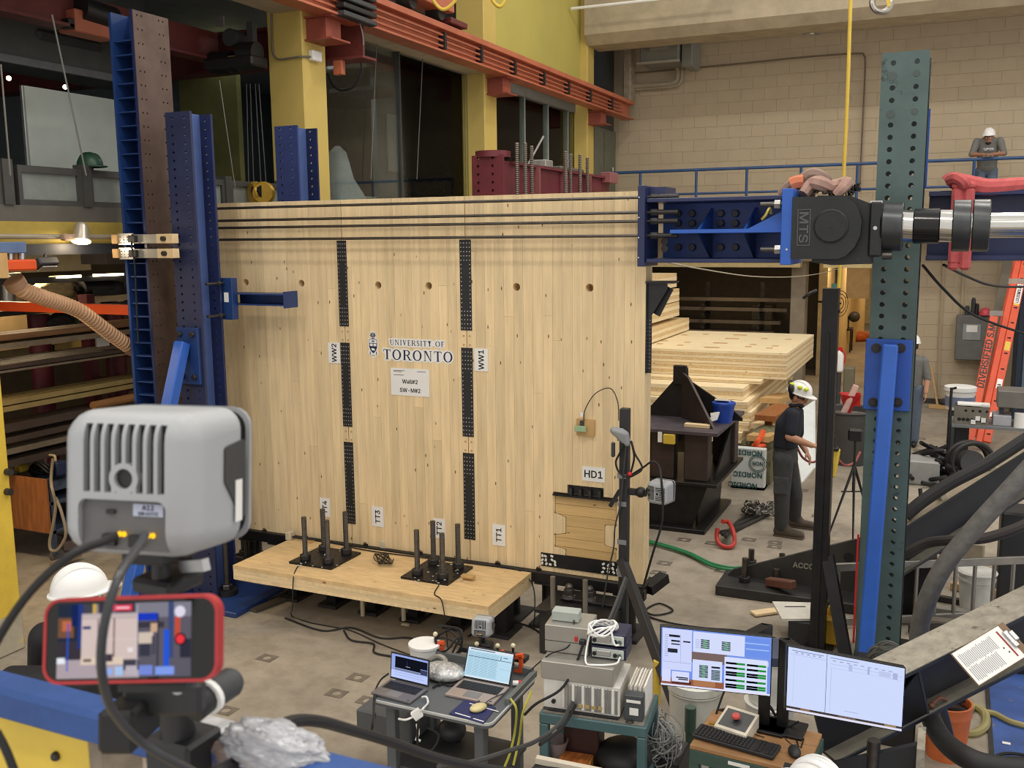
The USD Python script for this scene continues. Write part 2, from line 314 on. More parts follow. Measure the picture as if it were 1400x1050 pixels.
# left facade: columns, slab edge, parapet, offices
for k, y in enumerate([4.85,9.66,14.48,19.3]):
    c = T('column', ['yellow painted concrete column at the left edge, grey at the foot', 'yellow concrete column behind the short blue steel column', 'yellow concrete column right of the dark office windows, behind the maroon beam', 'slim yellow concrete column next to the grey door'][k], kind='structure', loc=(-7.25, y + .22,0))
    c.part('shaft', MB().cb(-7.5,-7.0, y, y + (.55 if k == 0 else .46 if k < 3 else .4),.32 if k == 0 else 0,10.5,.015), yellow if k == 0 else ochre)
    if k == 0:
        c.part('foot', MB().cb(-7.5,-7.0, y, y + .56,0,.34,.015), mat('patched_concrete', (178,170,150),.8, var=.15, wear=((214,186,84),.56,3)))
        for z in (1.55,1.38):
            q = PX(9,645 if z > 1.5 else 672,-7.0); c.part('anchor_bolt', MB().cyl(q, q + [.05,0,0],.03, n=8), dark_steel)
fs = T('wall_left', 'left facade of the hall with slab edge bands and office glazing', kind='structure', loc=(-7.3,12,3))
fs.part('slab_edge', MB().box(-7.5,-7.3,-2,21.6,3.37,3.58), mat('ochre_slab_edge', (176,152,70),.7))
fs.part('office_floor', MB().box(-14,-7.5,-2,21.6,3.4,3.58), dark_wall)
fs.part('parapet', MB().box(-7.42,-7.34,-2,21.6,3.58,3.72), mat('grey_parapet', (96,92,86),.6))
fs.part('office_rear_wall', MB().box(-13.2,-13,-2,21.6,3.5,8), dark_wall)
fs.part('office_end_wall', MB().box(-14,-7.4,19.5,19.7,3.5,8), dark_wall)
fs.part('office_ceiling', MB().box(-14,-7.45,-2,21.6,6.35,6.55), mat('office_ceiling_tile', (140,144,144),.8))
fs.part('bulkhead', MB().box(-9.6,-9.1,-2,9.4,5.25,6.9), mat('bulkhead_grey', (92,94,92),.8))
fs.part('bulkhead_rail', MB().box(-9.1,-9.05,-2,9.4,5.25,5.33), grey_paint)
fs.part('upper_wall', MB().box(-7.4,-7.15,14.9,19.35,6.2,11), olive)
zub = PX(550,62,-7.02)[2]; [fs.part('upper_beam', MB().box(-7.4,-7.02, a, b, zub, zub + .4), concrete_beam) for a, b in ((-2,10.1),(10.6,14.5))]
fs.part('side_window', MB().box(-7.4,-7.2,19.7,21.6,5.75,8), mat('dark_window', (58,66,72),.15))
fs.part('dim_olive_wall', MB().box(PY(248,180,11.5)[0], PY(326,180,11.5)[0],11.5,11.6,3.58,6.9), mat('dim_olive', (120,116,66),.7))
fs.part('lower_rear_wall', MB().box(-13.6,-13.4,-2,21.6,0,3.4), mat('store_wall', (104,92,70),.8))
fs.part('upper_rear_wall', MB().box(-9.0,-8.9,-2,21.6,6.55,11), dark_wall)
fs.part('lower_end_wall', MB().box(-14,-7.4,12,12.2,0,3.4), mat('store_wall', (150,134,104),.8))
d = T('door_1', 'grey-green steel door in the far left corner above the gallery', kind='structure', loc=(-7.2,20.6,3.6))
d.part('leaf', MB().cb(-7.28,-7.15,20.17,21.6,3.6,5.75,.006), mat('grey_green_door', (104,106,92),.6))
d.part('seam', MB().box(-7.16,-7.145,20.78,20.8,3.6,5.7), dark_grey)
d.part('handle', MB().cyl((-7.12,21.32,4.75),(-7.12,21.32,4.95),.015, n=8), silver)
office_glass = pane('office_glass', (.9,.93,.93),.03,1.16)
frame_mat = mat('window_frame_grey', (70,70,68),.5)
# low glazed screens on the parapet between the first two columns
for k, (a, b) in enumerate([(2.6,4.3),(4.4,5.83),(5.99,6.66),(6.75,7.55),(7.65,8.6),(8.7,9.6)]):
    w = T(f'window_{k + 1}', 'low glazed screen with grey frame on the left parapet', kind='structure', loc=(-7.38,(a + b) / 2,3.72))
    w.part('window_frame', MB().box(-7.42,-7.34, a, b, 3.72,3.77).box(-7.42,-7.34, a, b, 4.0,4.06).box(-7.42,-7.34, a, a + .04,3.77,4.0).box(-7.42,-7.34, b - .04, b, 3.77,4.0), frame_mat)
    w.part('frosted_pane', MB().box(-7.39,-7.37, a + .04, b - .04,3.77,4.0), mat('frosted_grey', (128,134,130),.5))
    fs.part('screen_post', MB().box(-7.44,-7.32, b, b + .1,3.72,4.1), frame_mat)
# tall glazing between the yellow columns
for k, (a, b) in enumerate([(10.14,12.3),(12.32,14.46)]):
    w = T(f'window_{k + 7}', 'dark tall office window pane between the two big yellow columns', kind='structure', loc=(-7.3,(a + b) / 2,3.72))
    w.part('pane', MB().box(-7.32,-7.3, a, b, 3.75,6.12), office_glass)
    w.part('window_frame', MB().box(-7.35,-7.27, a, b, 3.72,3.78), frame_mat)
    w.part('mullion', MB().box(-7.34,-7.28, a - .012, a + .012,3.75,6.12), frame_mat)
g2 = pane('green_office_glass', (.86,.9,.88),.03,1.2)
for k, (a, b) in enumerate([(14.96,16.75),(16.77,17.88),(17.9,18.95),(18.97,19.3)]):
    w = T(f'window_{k + 9}', 'frameless office glass pane under the orange runway, near the grey door', kind='structure', loc=(-7.3,(a + b) / 2,3.72))
    w.part('pane', MB().box(-7.32,-7.3, a, b, 3.62,5.95), g2)
    w.part('mullion', MB().box(-7.33,-7.29, b, b + .03,3.62,5.95), mat('pale_joint', (170,176,172),.4))
fs.part('glass_header', MB().box(-7.36,-7.26,14.95,19.3,5.93,6.2), mat('grey_header', (112,114,110),.6))
fs.part('office_partition', MB().box(-9.4,-9.3,14.9,19.5,3.58,6.9), mat('grey_partition', (96,102,102),.8))
# ================================================================ the timber wall under test
YW, ZB, ZT = 7.59,.5,3.76
XL, J1, J2, XR = -6.6,-5.148,-3.875,-2.25
HOLES = [(-6.28,2.995),(-5.622,2.993),(-4.772,2.985),(-4.247,2.985),(-3.392,2.985),(-2.731,2.987)]
wall = T('clt_wall', 'tall cross-laminated timber wall panel under test with black connector strips and round holes', 'timber wall', loc=((XL + XR) / 2, YW, ZB))
PX0, PX1, PZ0, PZ1 = -3.04,-2.49,.665,1.22           # the infill of the hold-down pocket
steps = [(PX0, PZ1 - .02),(PX0,1.04),(PX0 + .1,1.01),(PX0 + .1,.86),(PX0,.84),(PX0,.74),(PX0 + .1,.72),(PX0 + .1,.665),(PX1,.665),(PX1,.78),(PX1 - .1,.8),(PX1 - .1,.98),(PX1,.99),(PX1, PZ1 - .02)]
plug = Polygon(steps); pocket = rect(-2.93,1.215,-2.6,1.3).buffer(.0); slot = rect(PX0 - .02,1.195, PX1 + .02,1.225)
cut = unary_union([plug.buffer(.005, join_style=2), pocket, slot] + [disc(x, z, .034,6) for x, z in HOLES] + [disc(PX0 + dx, z, .012,3) for dx, z in [(0,1.04),(.1,1.01),(.1,.86),(0,.84),(0,.74),(.1,.72),(.1,.67)]] + [disc(PX1 - dx, z, .012,3) for dx, z in [(0,.78),(.1,.8),(.1,.98),(0,.99),(.1,.68)]] + [disc(x, ZB, .03,3) for x in (-6.2,-5.7,-5.0,-4.4,-3.6,-3.2)])
for a, b in ((XL, J1 - .003),(J1 + .003, J2 - .003),(J2 + .003, XR)):
    n = round((b - a) / .0925); xs = np.linspace(a, b, n + 1)
    for i in range(n):
        poly = rect(xs[i] + .0007, ZB, xs[i + 1] - .0007, ZT).difference(cut)
        dy = random.uniform(0,.0012)
        # boards are finger-jointed here and there
        if random.random() < .45:
            zc = random.uniform(.9,3.4); pcs = [poly.intersection(rect(-9,0,0, zc - .0006)), poly.intersection(rect(-9, zc + .0006,0,9))]
        else: pcs = [poly]
        for q in pcs: wall.part('board', MB().ext(q, (0, YW + .035,0),(1,0,0),(0,0,1),.035 - dy), wood_z)
    for k in range(4): wall.part('layer', MB().ext(rect(a, ZB, b, ZT).difference(unary_union([disc(x, z, .034,6) for x, z in HOLES])) if k < 3 else rect(a, ZB, b, ZT),(0, YW + .07 + k * .035,0),(1,0,0),(0,0,1),.034),(wood_x, wood_z, wood_x, wood_z)[k])
# hold-down pocket: horizontal-grain infill, black shelf with studs
zz = [.665,.74,.82,.93,1.03,1.12, PZ1 - .02]
for i in range(6): wall.part('infill_block', MB().ext(plug.intersection(rect(-9, zz[i] + .0015,0, zz[i + 1] - .0015)),(0, YW + .034,0),(1,0,0),(0,0,1),.03), wood('pocket_infill', (206,172,116),0))
wall.part('pocket_shelf', MB().box(PX0 - .015, PX1 + .015, YW - .03, YW + .03,1.198,1.212), black_steel)
wall.part('pocket_back', MB().box(-2.93,-2.6, YW + .03, YW + .034,1.215,1.3), black)
for x in np.linspace(-2.9,-2.64,4): wall.part('stud', MB().cyl((x, YW + .01,1.212),(x, YW + .01,1.27),.016, n=8), bolt_steel)
# perforated shear plates with two or four rows of screws
def strip(x0, x1, z0, z1):
    holes = MB(); yy = YW - .004; w = x1 - x0
    p = wall.part('connector_plate', MB().box(x0, x1, YW - .005, YW + .001, z0, z1), black)
    rows = np.arange(z0 + .02, z1 - .01,.037)
    for r, z in enumerate(rows):
        dense = z < z0 + .19 or z > z1 - .19
        for c in (.12,.37,.63,.88) if dense else (.12,.88): holes.lathe([(.0058,0),(.0058,.003),(.003,.0045)],(x0 + w * c, yy, z),(0,-1,0),6)
    wall.part('screw_heads', holes, silver, parent=p, kind='stuff')
for zz0, zz1 in ((2.6,3.39),(1.648,2.446),(.697,1.497)):
    strip(J1 - .055, J1 + .045, zz0, zz1); strip(J2 - .055, J2 + .055, zz0, zz1)
for xj in (J1, J2):
    for z in (2.47,2.55,1.52,1.6):
        for dx in (-.03,.03): wall.part('plug_hole', MB().cyl((xj + dx, YW + .002, z),(xj + dx, YW - .001, z),.011, n=8), ply_tan)
# base strap with clustered white filler flakes
bp = wall.part('base_strap', MB().box(-3.175,-2.44, YW - .008, YW + .001,.545,.665), black_steel)
for cx in (-3.1,-2.53):
    for k in range(11): x, z = cx + (k % 4 - 1.5) * .045 + random.uniform(-.01,.01),.57 + (k // 4) * .034 + random.uniform(-.008,.008); wall.part('filler_flake', MB().ob((x, YW - .009, z),(.028,.006,.02), trimesh.transformations.rotation_matrix(random.uniform(0,3),(0,1,0))[:3, :3],.004), mat('filler_white', (226,222,212),.8), parent=bp)
wall.part('edge_bracket', MB().ext(Polygon([(0,0),(.045,0),(.045,.47),(.17,.68),(.17,.74),(0,.74)]),(XR, YW + .03,2.3),(1,0,0),(0,0,1),.012).ext(Polygon([(0,0),(.1,0),(.1,.74),(0,.74)]),(XR + .001, YW + .0,2.3),(0,1,0),(0,0,1),.01).bar((XR + .05, YW + .08,2.78),(XR + .16, YW + .08,3.0),.1,.012,(0,1,0)).box(XR, XR + .23, YW - .02, YW + .16,3.03,3.045), black, label='black knee bracket with screws on the right edge')
scr = MB()
for z in np.arange(2.34,2.74,.03):
    for dx in (.012,.033): scr.lathe([(.005,0),(.003,.004)],(XR + dx, YW + .018, z),(0,-1,0),6)
wall.part('bracket_screws', scr, silver, kind='stuff')
# black steel sill beam and pedestals
one('sill_channel', 'long black steel channel that the timber wall stands on', 'steel beam', MB().cb(XL, XR + .03, YW - .05, YW + .22, ZB - .1, ZB - .002,.006).box(XR - .05, XR + .05, YW - .12, YW - .05, ZB - .1, ZB - .02).bar((XR + .03, YW + .05, ZB - .06),(XR + .12, YW + .25, ZB - .0),.1,.08), black_steel)
for k, x in enumerate(np.linspace(-6.4,-2.4,12)):
    p = T('support_pedestal', 'black steel pedestal under the wall sill, %s' % (['leftmost of the row'] + ['number %s counted from the left' % w for w in 'two three four five six seven eight nine ten eleven'.split()] + ['rightmost of the row'])[k], 'pedestal', loc=(x, YW + .08,0), group='pedestals in a row beneath the timber wall')
    p.part('base_plate', MB().box(x - .13, x + .13, YW - .1, YW + .28,0,.03), dark_steel)
    p.part('stem', MB().cyl((x, YW + .08,.03),(x, YW + .08,.38),.07, n=12), black_steel)
    p.part('cap_plate', MB().box(x - .1, x + .1, YW - .04, YW + .2,.38,.4), dark_steel)
# four long tie rods in front of the wall's head
for k, z in enumerate((3.703,3.587,3.519,3.408)):
    r = T('tie_rod', ['uppermost dark steel tie rod across the head of the timber wall', 'second tie rod from the top across the timber wall', 'third tie rod from the top across the timber wall', 'lowest tie rod across the timber wall, above the connector strips'][k], 'steel rod', loc=(-4.4,7.42, z), group=None)
    r.part('shank', MB().cyl((-6.75,7.42, z),(-2.0,7.42, z),.0125, n=10), bolt_steel)
    r.part('nut', MB().hexnut((-2.17,7.42, z),(1,0,0),.028,.06), dark_steel); r.part('sleeve', MB().cyl((-2.11,7.42, z),(-1.95,7.42, z),.02, n=10), dark_steel)
# loading shoe at the right end of the rods
shoe = T('end_plate', 'navy blue flat end plate clamping the tie rods at the wall corner', 'steel plate', loc=(-2.2,7.5,3.18))
shoe.part('plate', MB().cb(-2.246,-2.19,7.33,7.72,3.17,3.79,.004), navy)
for z in np.linspace(3.24,3.7,4): shoe.part('pin', MB().cyl((-2.235,7.331, z),(-2.235,7.325, z),.006, n=8), silver)
shoe.part('rear_stub', MB().box(-2.19,-2.06,7.45,7.75,3.7,3.78), navy)
# ---------------------------------------------------------------- foundation slab and its anchors
SX0, SX1, SY0, SY1, SZ0, SZ1 = -5.825,-3.25,6.668,7.585,.352,.485
sl = T('foundation_slab', 'thick laminated timber base slab lying in front of the wall foot', 'timber slab', loc=(-4.54,7.1, SZ0))
nb = 9
for i in range(nb):
    a = SY0 + (SY1 - SY0) * i / nb; b = SY0 + (SY1 - SY0) * (i + 1) / nb
    sl.part('top_board', MB().box(SX0, SX1, a + .0006, b - .0006, SZ1 - .034, SZ1 + random.uniform(-.001,.0005)), osb)
for k, m in enumerate((wood_y, wood_x, wood_y)): sl.part('layer', MB().box(SX0 + .001, SX1 - .001, SY0 + .001, SY1, SZ0 + k * .033, SZ0 + k * .033 + .032), m if k != 1 else wood_x)
for k in range(6):
    x = -5.6 + k * .44
    q = T('slab_pedestal', 'short dark steel post under the base slab, ' + ['leftmost', 'second from the left', 'third from the left', 'third from the right', 'second from the right', 'rightmost'][k], 'pedestal', loc=(x, 7.3,0), group='posts under the base slab'); q.part('base_plate', MB().box(x - .1, x + .1,7.15,7.45,0,.03), dark_steel); q.part('post', MB().box(x - .05, x + .05,7.22,7.38,.03,.35), black_steel)
for k, (cpx, w) in enumerate((((445,764),.5),((598,784),.5))):
    c = PZ(*cpx, SZ1); cx, cy = c[0], c[1]
    a = T('anchor_plate', ['dark square anchor plate on the slab, left, with four tall threaded studs', 'dark square anchor plate on the slab, right, with four tall threaded studs'][k], 'anchor plate', loc=(cx, cy, SZ1))
    pl = rect(-.23,-.24,.23,.24)
    for u in np.linspace(-.2,.2,7):
        for v in np.linspace(-.2,.2,4): pl = pl.difference(disc(u, v, .008,2))
    a.part('plate', MB().ext(pl, (cx, cy, SZ1),(1,0,0),(0,1,0),.02), black_steel)
    for u in (-.12,.13):
        for v in (-.14,.15):
            x, y = cx + u, cy + v
            s_ = a.part('stud', MB().lathe([(.0235 + (.0012 if j % 2 else -.0012), j * .006) for j in range(68)],(x, y, SZ1 + .02), n=10), bolt_steel)
            a.part('nut', MB().hexnut((x, y, SZ1 + .02),(0,0,1),.05,.055), dark_steel)
# ================================================================ blue steel columns on the left
def holes_plate(w, h, cols, z0, pitch, r, n=2):
    p = rect(0,0, w, h); hs = []
    z = z0
    while z < h - .03:
        hs += [disc(c, z, r, n) for c in cols]; z += pitch
    return p.difference(unary_union(hs))
# column B: flanges face the camera, web in depth
bx0, bx1, by0, by1, bh = -6.468,-6.185,6.84,7.13,4.53
B = T('perforated_column', 'navy blue wide-flange column with rows of bolt holes standing left of the timber wall', 'steel column', loc=((bx0 + bx1) / 2,7,0))
B.part('flange', MB().ext(holes_plate(bx1 - bx0, bh - .05,(.075,.215),.06,.074,.0125),(bx0, by0 + .026,.05),(1,0,0),(0,0,1),.026), mat('column_blue', (40,48,82),.4, var=.15, scale=3, wear=((60,58,66),.62,1.2)))
B.part('flange', MB().ext(holes_plate(bx1 - bx0, bh - .05,(.075,.215),.06,.074,.0125),(bx0, by1,.05),(1,0,0),(0,0,1),.026), navy)
B.part('web', MB().box(-6.336,-6.312, by0 + .026, by1 - .026,.05, bh), mat('web_blue', (78,98,152),.4, var=.1))
B.part('base_plate', MB().cb(-6.62,-5.78,6.62,7.32,0,.05,.008), blue)
q = PZ(311,812,.05)
B.part('washer', MB().cyl(q, q + [0,0,.05],.1, n=20), black_rubber); B.part('nut', MB().hexnut(q + [0,0,.05],(0,0,1),.055,.05), bolt_steel); B.part('anchor_stud', MB().cyl(q + [0,0,.1], q + [0,0,.52],.026, n=10), bolt_steel)
# raking brace bolted to column B
t0, t1 = PY(252,462,6.82), PZ(166,868,.05)
br = T('raking_brace', 'bright blue sloping brace bolted to the navy perforated column', 'steel brace', loc=t1)
pc = PY(259,485,6.83); br.part('head_plate', MB().cb(pc[0] - .12, pc[0] + .13,6.805,6.838, pc[2] - .27, pc[2] + .25,.004), blue)
for dx in (-.07,.075):
    for dz in (-.2,.19): br.part('bolt', MB().hexnut((pc[0] + dx, 6.805, pc[2] + dz),(0,-1,0),.028,.03), dark_steel)
br.part('tube', MB().bar((pc[0] - .01,6.76, pc[2] + .12), t1,.11,.11,(1,0,0),.01), bright_blue); br.part('foot_plate', MB().box(t1[0] - .15, t1[0] + .15, t1[1] - .15, t1[1] + .15,0,.03), blue)
# bracket reaching in front of the wall
bk = T('lateral_guide_bracket', 'navy blue bracket arm with two long bolts reaching in front of the wall', 'bracket', loc=(-6.0,7.2,2.9))
a, b = PY(305,380,7.18), PY(321,437,7.18)
bk.part('plate', MB().cb(a[0] - .04, b[0],7.16,7.24, b[2], a[2],.004), blue)
c0, c1 = PY(318,400,7.3), PY(395,418,7.3)
bk.part('arm', MB().box(c0[0], c1[0],7.22,7.42, c0[2] - .012, c0[2]).box(c0[0], c1[0],7.22,7.42, c1[2], c1[2] + .012).box(c0[0], c1[0],7.40,7.42, c1[2], c0[2]), blue)
bk.part('end_cap', MB().box(c1[0], c1[0] + .012,7.22,7.42, c1[2] - .02, c0[2] + .02), blue); bk.part('gusset', MB().box(c0[0], c0[0] + .1,7.2,7.22, c1[2] - .03, c0[2] + .01), blue)
bk.part('label_plate', MB().box(a[0] + .02, a[0] + .07,7.155,7.16,(a[2] + b[2]) / 2 - .03,(a[2] + b[2]) / 2 + .06), paper)
for pp in ((290,388),(292,432)):
    p = PY(*pp, 7.0); bk.part('long_bolt', MB().cyl((p[0],6.92, p[2]),(p[0],7.16, p[2]),.012, n=8), bolt_steel); bk.part('nut', MB().hexnut((p[0],7.07, p[2]),(0,1,0),.025,.03), dark_steel)
# column A: ribbed, flanges face sideways, brown east flange
ax0, ax1, ay0, ay1, ah = -6.99,-6.70,6.77,7.2,5.42
A = T('ribbed_column', 'tall blue column with horizontal stiffener ribs and a brown perforated flange', 'steel column', loc=(-6.85,7,0))
A.part('east_flange', MB().ext(holes_plate(.43, ah, (.05,.1,.31,.36),.1,.12,.009),(ax1 - .03, ay0,0),(0,1,0),(0,0,1),.03), rust, label='brown rusty flange with paired holes')
A.part('west_flange', MB().box(ax0, ax0 + .03, ay0, ay1,0, ah), blue); A.part('web', MB().box(ax0 + .03, ax1 - .03,6.98,7.0,0, ah), blue)
A.part('flange_edge', MB().box(ax1 - .032, ax1 - .002, ay0 - .004, ay0,0, ah), navy)
for k in range(42): z = .12 + k * .123; A.part('stiffener', MB().box(ax0 + .03, ax1 - .03, ay0 + .02,6.98, z, z + .012), blue)
A.part('base_plate', MB().box(-7.1,-6.6,6.65,7.3,-.0,.02), blue)
for k, (y0, y1) in enumerate(((320,333),(340,353))):
    zt, zb = PY(210, y0,6.68)[2], PY(210, y1,6.68)[2]; X = lambda p: PY(p, 330,6.68)[0]
    cl = T('clamp_bar', ['upper aluminium clamp bar strapped across the ribbed blue column', 'lower aluminium clamp bar strapped across the ribbed blue column'][k], 'clamp', loc=(X(200),6.68, zb))
    cl.part('bar', MB().cb(X(182), X(216),6.66,6.74, zb, zt, .004), alu_dull); cl.part('wood_end', MB().cb(X(216), X(238),6.66,6.74, zb, zt, .004), mat('pale_wood_block', (214,188,146),.6)); cl.part('knob', MB().cyl((X(227),6.66,(zt + zb) / 2),(X(227),6.63,(zt + zb) / 2),.022, n=10), black)
    pp = holes_plate(X(181) - X(160), zt - zb + .02,(.03,.07,.11),.02,.025,.006); cl.part('perforated_plate', MB().ext(pp, (X(160),6.7, zb - .01),(1,0,0),(0,0,1),.006), alu); cl.part('cast_end', MB().cb(X(153), X(161),6.67,6.73, zb, zt, .006), ply_tan); cl.part('hook_block', MB().cb(X(181), X(191),6.62,6.66, zb + .01, zt - .01,.006), black)
one('electric_lead', 'thin black lead running down the ribbed column between the clamp bars', 'cable', MB().tube([PY(181,320,6.64), PY(180,336,6.62), PY(184,360,6.63), PY(186,400,6.65), PY(189,470,6.66)],.008,6), black_rubber)
# column C behind the wall
cx0, cx1 = PY(375,175,8.8)[0], PY(406,175,8.8)[0]; ch = PY(390,172,8.8)[2]
C = T('perforated_column', 'short-looking blue perforated column rising behind the timber wall in front of the yellow pillar', 'steel column', loc=((cx0 + cx1) / 2,9,0)); cb1 = PX(434,178, cx1)[1]
C.part('flange', MB().ext(holes_plate(cx1 - cx0, ch, (.07,.21),.08,.085,.014),(cx0,8.825,0),(1,0,0),(0,0,1),.025), mat('column_blue_c', (50,64,118),.45, var=.12)); C.part('flange', MB().ext(holes_plate(cx1 - cx0, ch, (.07,.21),.08,.085,.014),(cx0, cb1,0),(1,0,0),(0,0,1),.025), navy)
C.part('web', MB().box((cx0 + cx1) / 2 - .01,(cx0 + cx1) / 2 + .01,8.825, cb1 - .025,0, ch), mat('web_blue', (78,98,152),.4, var=.1))
# ================================================================ overhead crane runway on the left
rw = T('crane_runway_beam', 'long orange crane runway beam with conductor bars along the yellow columns', 'runway beam', loc=(-6.72,10,5.95)); xr = -6.72
rw.part('bottom_flange', MB().cb(xr - .13, xr + .13,-1,21.2,5.95,5.98,.004), orange); rw.part('web', MB().box(xr - .01, xr + .01,-1,21.2,5.98,6.29), orange); rw.part('top_flange', MB().cb(xr - .13, xr + .13,-1,21.2,6.26,6.34,.004), orange); rw.part('rail', MB().cb(xr - .03, xr + .03,-1,21.1,6.34,6.375,.005), dark_steel)
for k, z in enumerate((6.03,6.105,6.18)): rw.part('conductor_bar', MB().cb(xr + .06, xr + .09,2,20.5, z, z + .03,.006), mat('conductor_orange', (166,94,68),.5))
for px in (606,656,702,742,776,806,836): y = PX(px, 80, xr + .08)[1]; rw.part('bar_hanger', MB().box(xr + .01, xr + .11, y, y + .06,6.01,6.23), black)
for y in (9.74,14.58,19.36): rw.part('corbel', MB().cb(-7.0, xr - .0, y, y + .3,5.7,5.93,.004).box(-7.0, xr + .1, y - .04, y + .34,5.68,5.7).box(-7.0, xr + .1, y - .04, y + .34,5.93,5.949), mat('corbel_red', (148,74,58),.5))
ct = T('cable_trolley', 'black tangled cable trolley hanging on the orange runway beam', 'cable trolley', loc=PX(484,12, xr + .1))
c = PX(484,8, xr + .12)
for k in range(5): ct.part('terminal_block', MB().cb(xr + .095, xr + .22, c[1] - .35, c[1] + .35, c[2] - .18 + k * .09, c[2] - .12 + k * .09,.01), black if k % 2 else dark_grey)
ct.part('drop_wire', MB().tube([c + [0,.1,-.15], c + [.03,.12,-.3], c + [.02,.15,-.42]],.008,5), grey_paint)
tk = T('end_carriage', 'orange crane end carriage on the runway at the top of the picture', 'crane carriage', loc=PX(560,20, xr))
a, b = PX(535,5, xr)[1], PX(604,5, xr)[1]
tk.part('frame', MB().cb(xr - .2, xr + .2, a, b, 6.5,6.9,.01), orange); tk.part('wheel', MB().cyl((xr - .1,(a + b) / 2 - .3,6.49),(xr + .1,(a + b) / 2 - .3,6.49),.11, n=20), dark_steel); tk.part('wheel', MB().cyl((xr - .1, b - .2,6.49),(xr + .1, b - .2,6.49),.11, n=20), dark_steel); tk.part('bumper', MB().cb(xr - .15, xr + .15, b, b + .5,6.38,6.46,.01), crane_red)
for k, (pa, pb, pcx) in enumerate(((587,606,627),(668,683,694))):
    one('festoon_cable', ['left yellow cable loop hanging at the top edge by the carriage', 'right yellow cable loop hanging at the top edge over the yellow pillar'][k], 'cable', MB().tube([PD(pa, -25,12), PD(pa + 4,-2,12), PD(pb, 13 if k == 0 else 9,12), PD(pcx - 3,-2,12), PD(pcx, -25,12)],.022,8), yellow_tape)
# red cross girder and hoist of the side bay
gz0, gz1 = PY(470,80,10.35)[2], PY(470,46,10.35)[2]
gd = T('crane_girder', 'dark red crane girder crossing behind the yellow pillar at upper left', 'crane girder', loc=(-9,10.4, gz0))
gx = PY(494,60,10.35)[0]
gd.part('web', MB().box(-13, gx, 10.38,10.42, gz0, gz1 + .12), crane_red); gd.part('bottom_flange', MB().box(-13, gx + .08,10.25,10.55, gz0 - .03, gz0), crane_red); gd.part('top_flange', MB().box(-13, gx, 10.25,10.55, gz1 + .12, gz1 + .16), crane_red)
gd.part('end_stop', MB().cb(PY(458,80,10.3)[0], PY(470,80,10.3)[0],10.25,10.33, gz0 - .2, gz0 - .03,.006), orange)
one('power_loop', 'black cable loop hanging under the dark red girder', 'cable', MB().tube([PY(448,100,10.6), PY(455,116,10.6), PY(468,124,10.6), PY(484,118,10.6), PY(494,100,10.6), PY(494,82,10.6)],.015,6), black_rubber)
eg = T('crane_girder', 'red crane girder along the left edge above the white board with an orange carriage', 'crane girder', loc=(-8.4,6,5.4))
ez = PX(60,28,-8.2)[2]; eg.part('web', MB().box(-8.22,-8.18,-1,9.6, ez, ez + .32), crane_red); eg.part('bottom_flange', MB().box(-8.32,-8.08,-1,9.6, ez - .03, ez), crane_red)
a, b = PX(100,40,-8.1), PX(157,60,-8.1); eg.part('carriage', MB().cb(-8.3,-8.06, a[1], b[1], a[2] - .02, a[2] + .2,.01), orange); eg.part('motor', MB().cyl((-8.1, a[1] + .1, a[2] + .22),(-8.1, b[1], a[2] + .2),.12, n=14), black); eg.part('bumper', MB().cb(-8.2,-8.08, a[1] - .06, a[1] + .05, a[2], a[2] + .1,.01), black)
h = T('hoist', 'black chain hoist hanging under the red girder at upper left', 'hoist', loc=PY(325,90,9.4))
hc = PY(325,95,9.4); P = lambda px, py: PY(px, py, 9.4)
h.part('body', MB().cb(P(285,0)[0], P(352,0)[0],9.25,9.55, P(0,110)[2] - .04, P(320,95)[2],.02), black); h.part('motor', MB().cyl(P(292,86), P(318,86),.13, n=16), black_steel); h.part('drum', MB().cyl(P(330,72), P(352,72),.12, n=16), black); h.part('wheel', MB().cyl(P(321,53) + [0,-.1,0], P(321,53) + [0,.1,0],.1, n=16), dark_grey)
h.part('label_plate', MB().box(P(308,0)[0], P(318,0)[0],9.22,9.24, P(0,78)[2], P(0,66)[2]), alu); h.part('hanger', MB().box(P(338,0)[0], P(346,0)[0],9.36,9.44, P(340,75)[2], gz0 + .3), dark_grey)
h.part('chain_bag', MB().cb(P(303,0)[0], P(330,0)[0],9.3,9.5, P(0,121)[2], P(0,112)[2],.02), ply_tan)
hb = T('hook_block', 'yellow brass-coloured hook block hanging just above the wall top', 'hook block', loc=PY(355,262,9.0))
P = lambda px, py, d=0: PY(px, py, 9.0 + d)
hb.part('cheek', MB().lathe([(.11,0),(.13,.03),(.13,.07),(.11,.1)], P(347,264) + [0,-.05,0],(.5,1,0),18), mat('brass_yellow', (184,148,52),.35,.4)); hb.part('cheek', MB().lathe([(.11,0),(.13,.03),(.13,.07),(.11,.1)], P(363,264) + [0,-.05,0],(-.5,1,0),18), mat('brass_yellow', (184,148,52),.35,.4)); hb.part('sheave', MB().cyl(P(350,262), P(362,262),.09, n=14), black)
for px in (340,347,357,364): hb.part('rope', MB().tube([P(px, 255), PY(px + (330 - px) * .3,115,9.3)],.006,5,0), dark_grey)
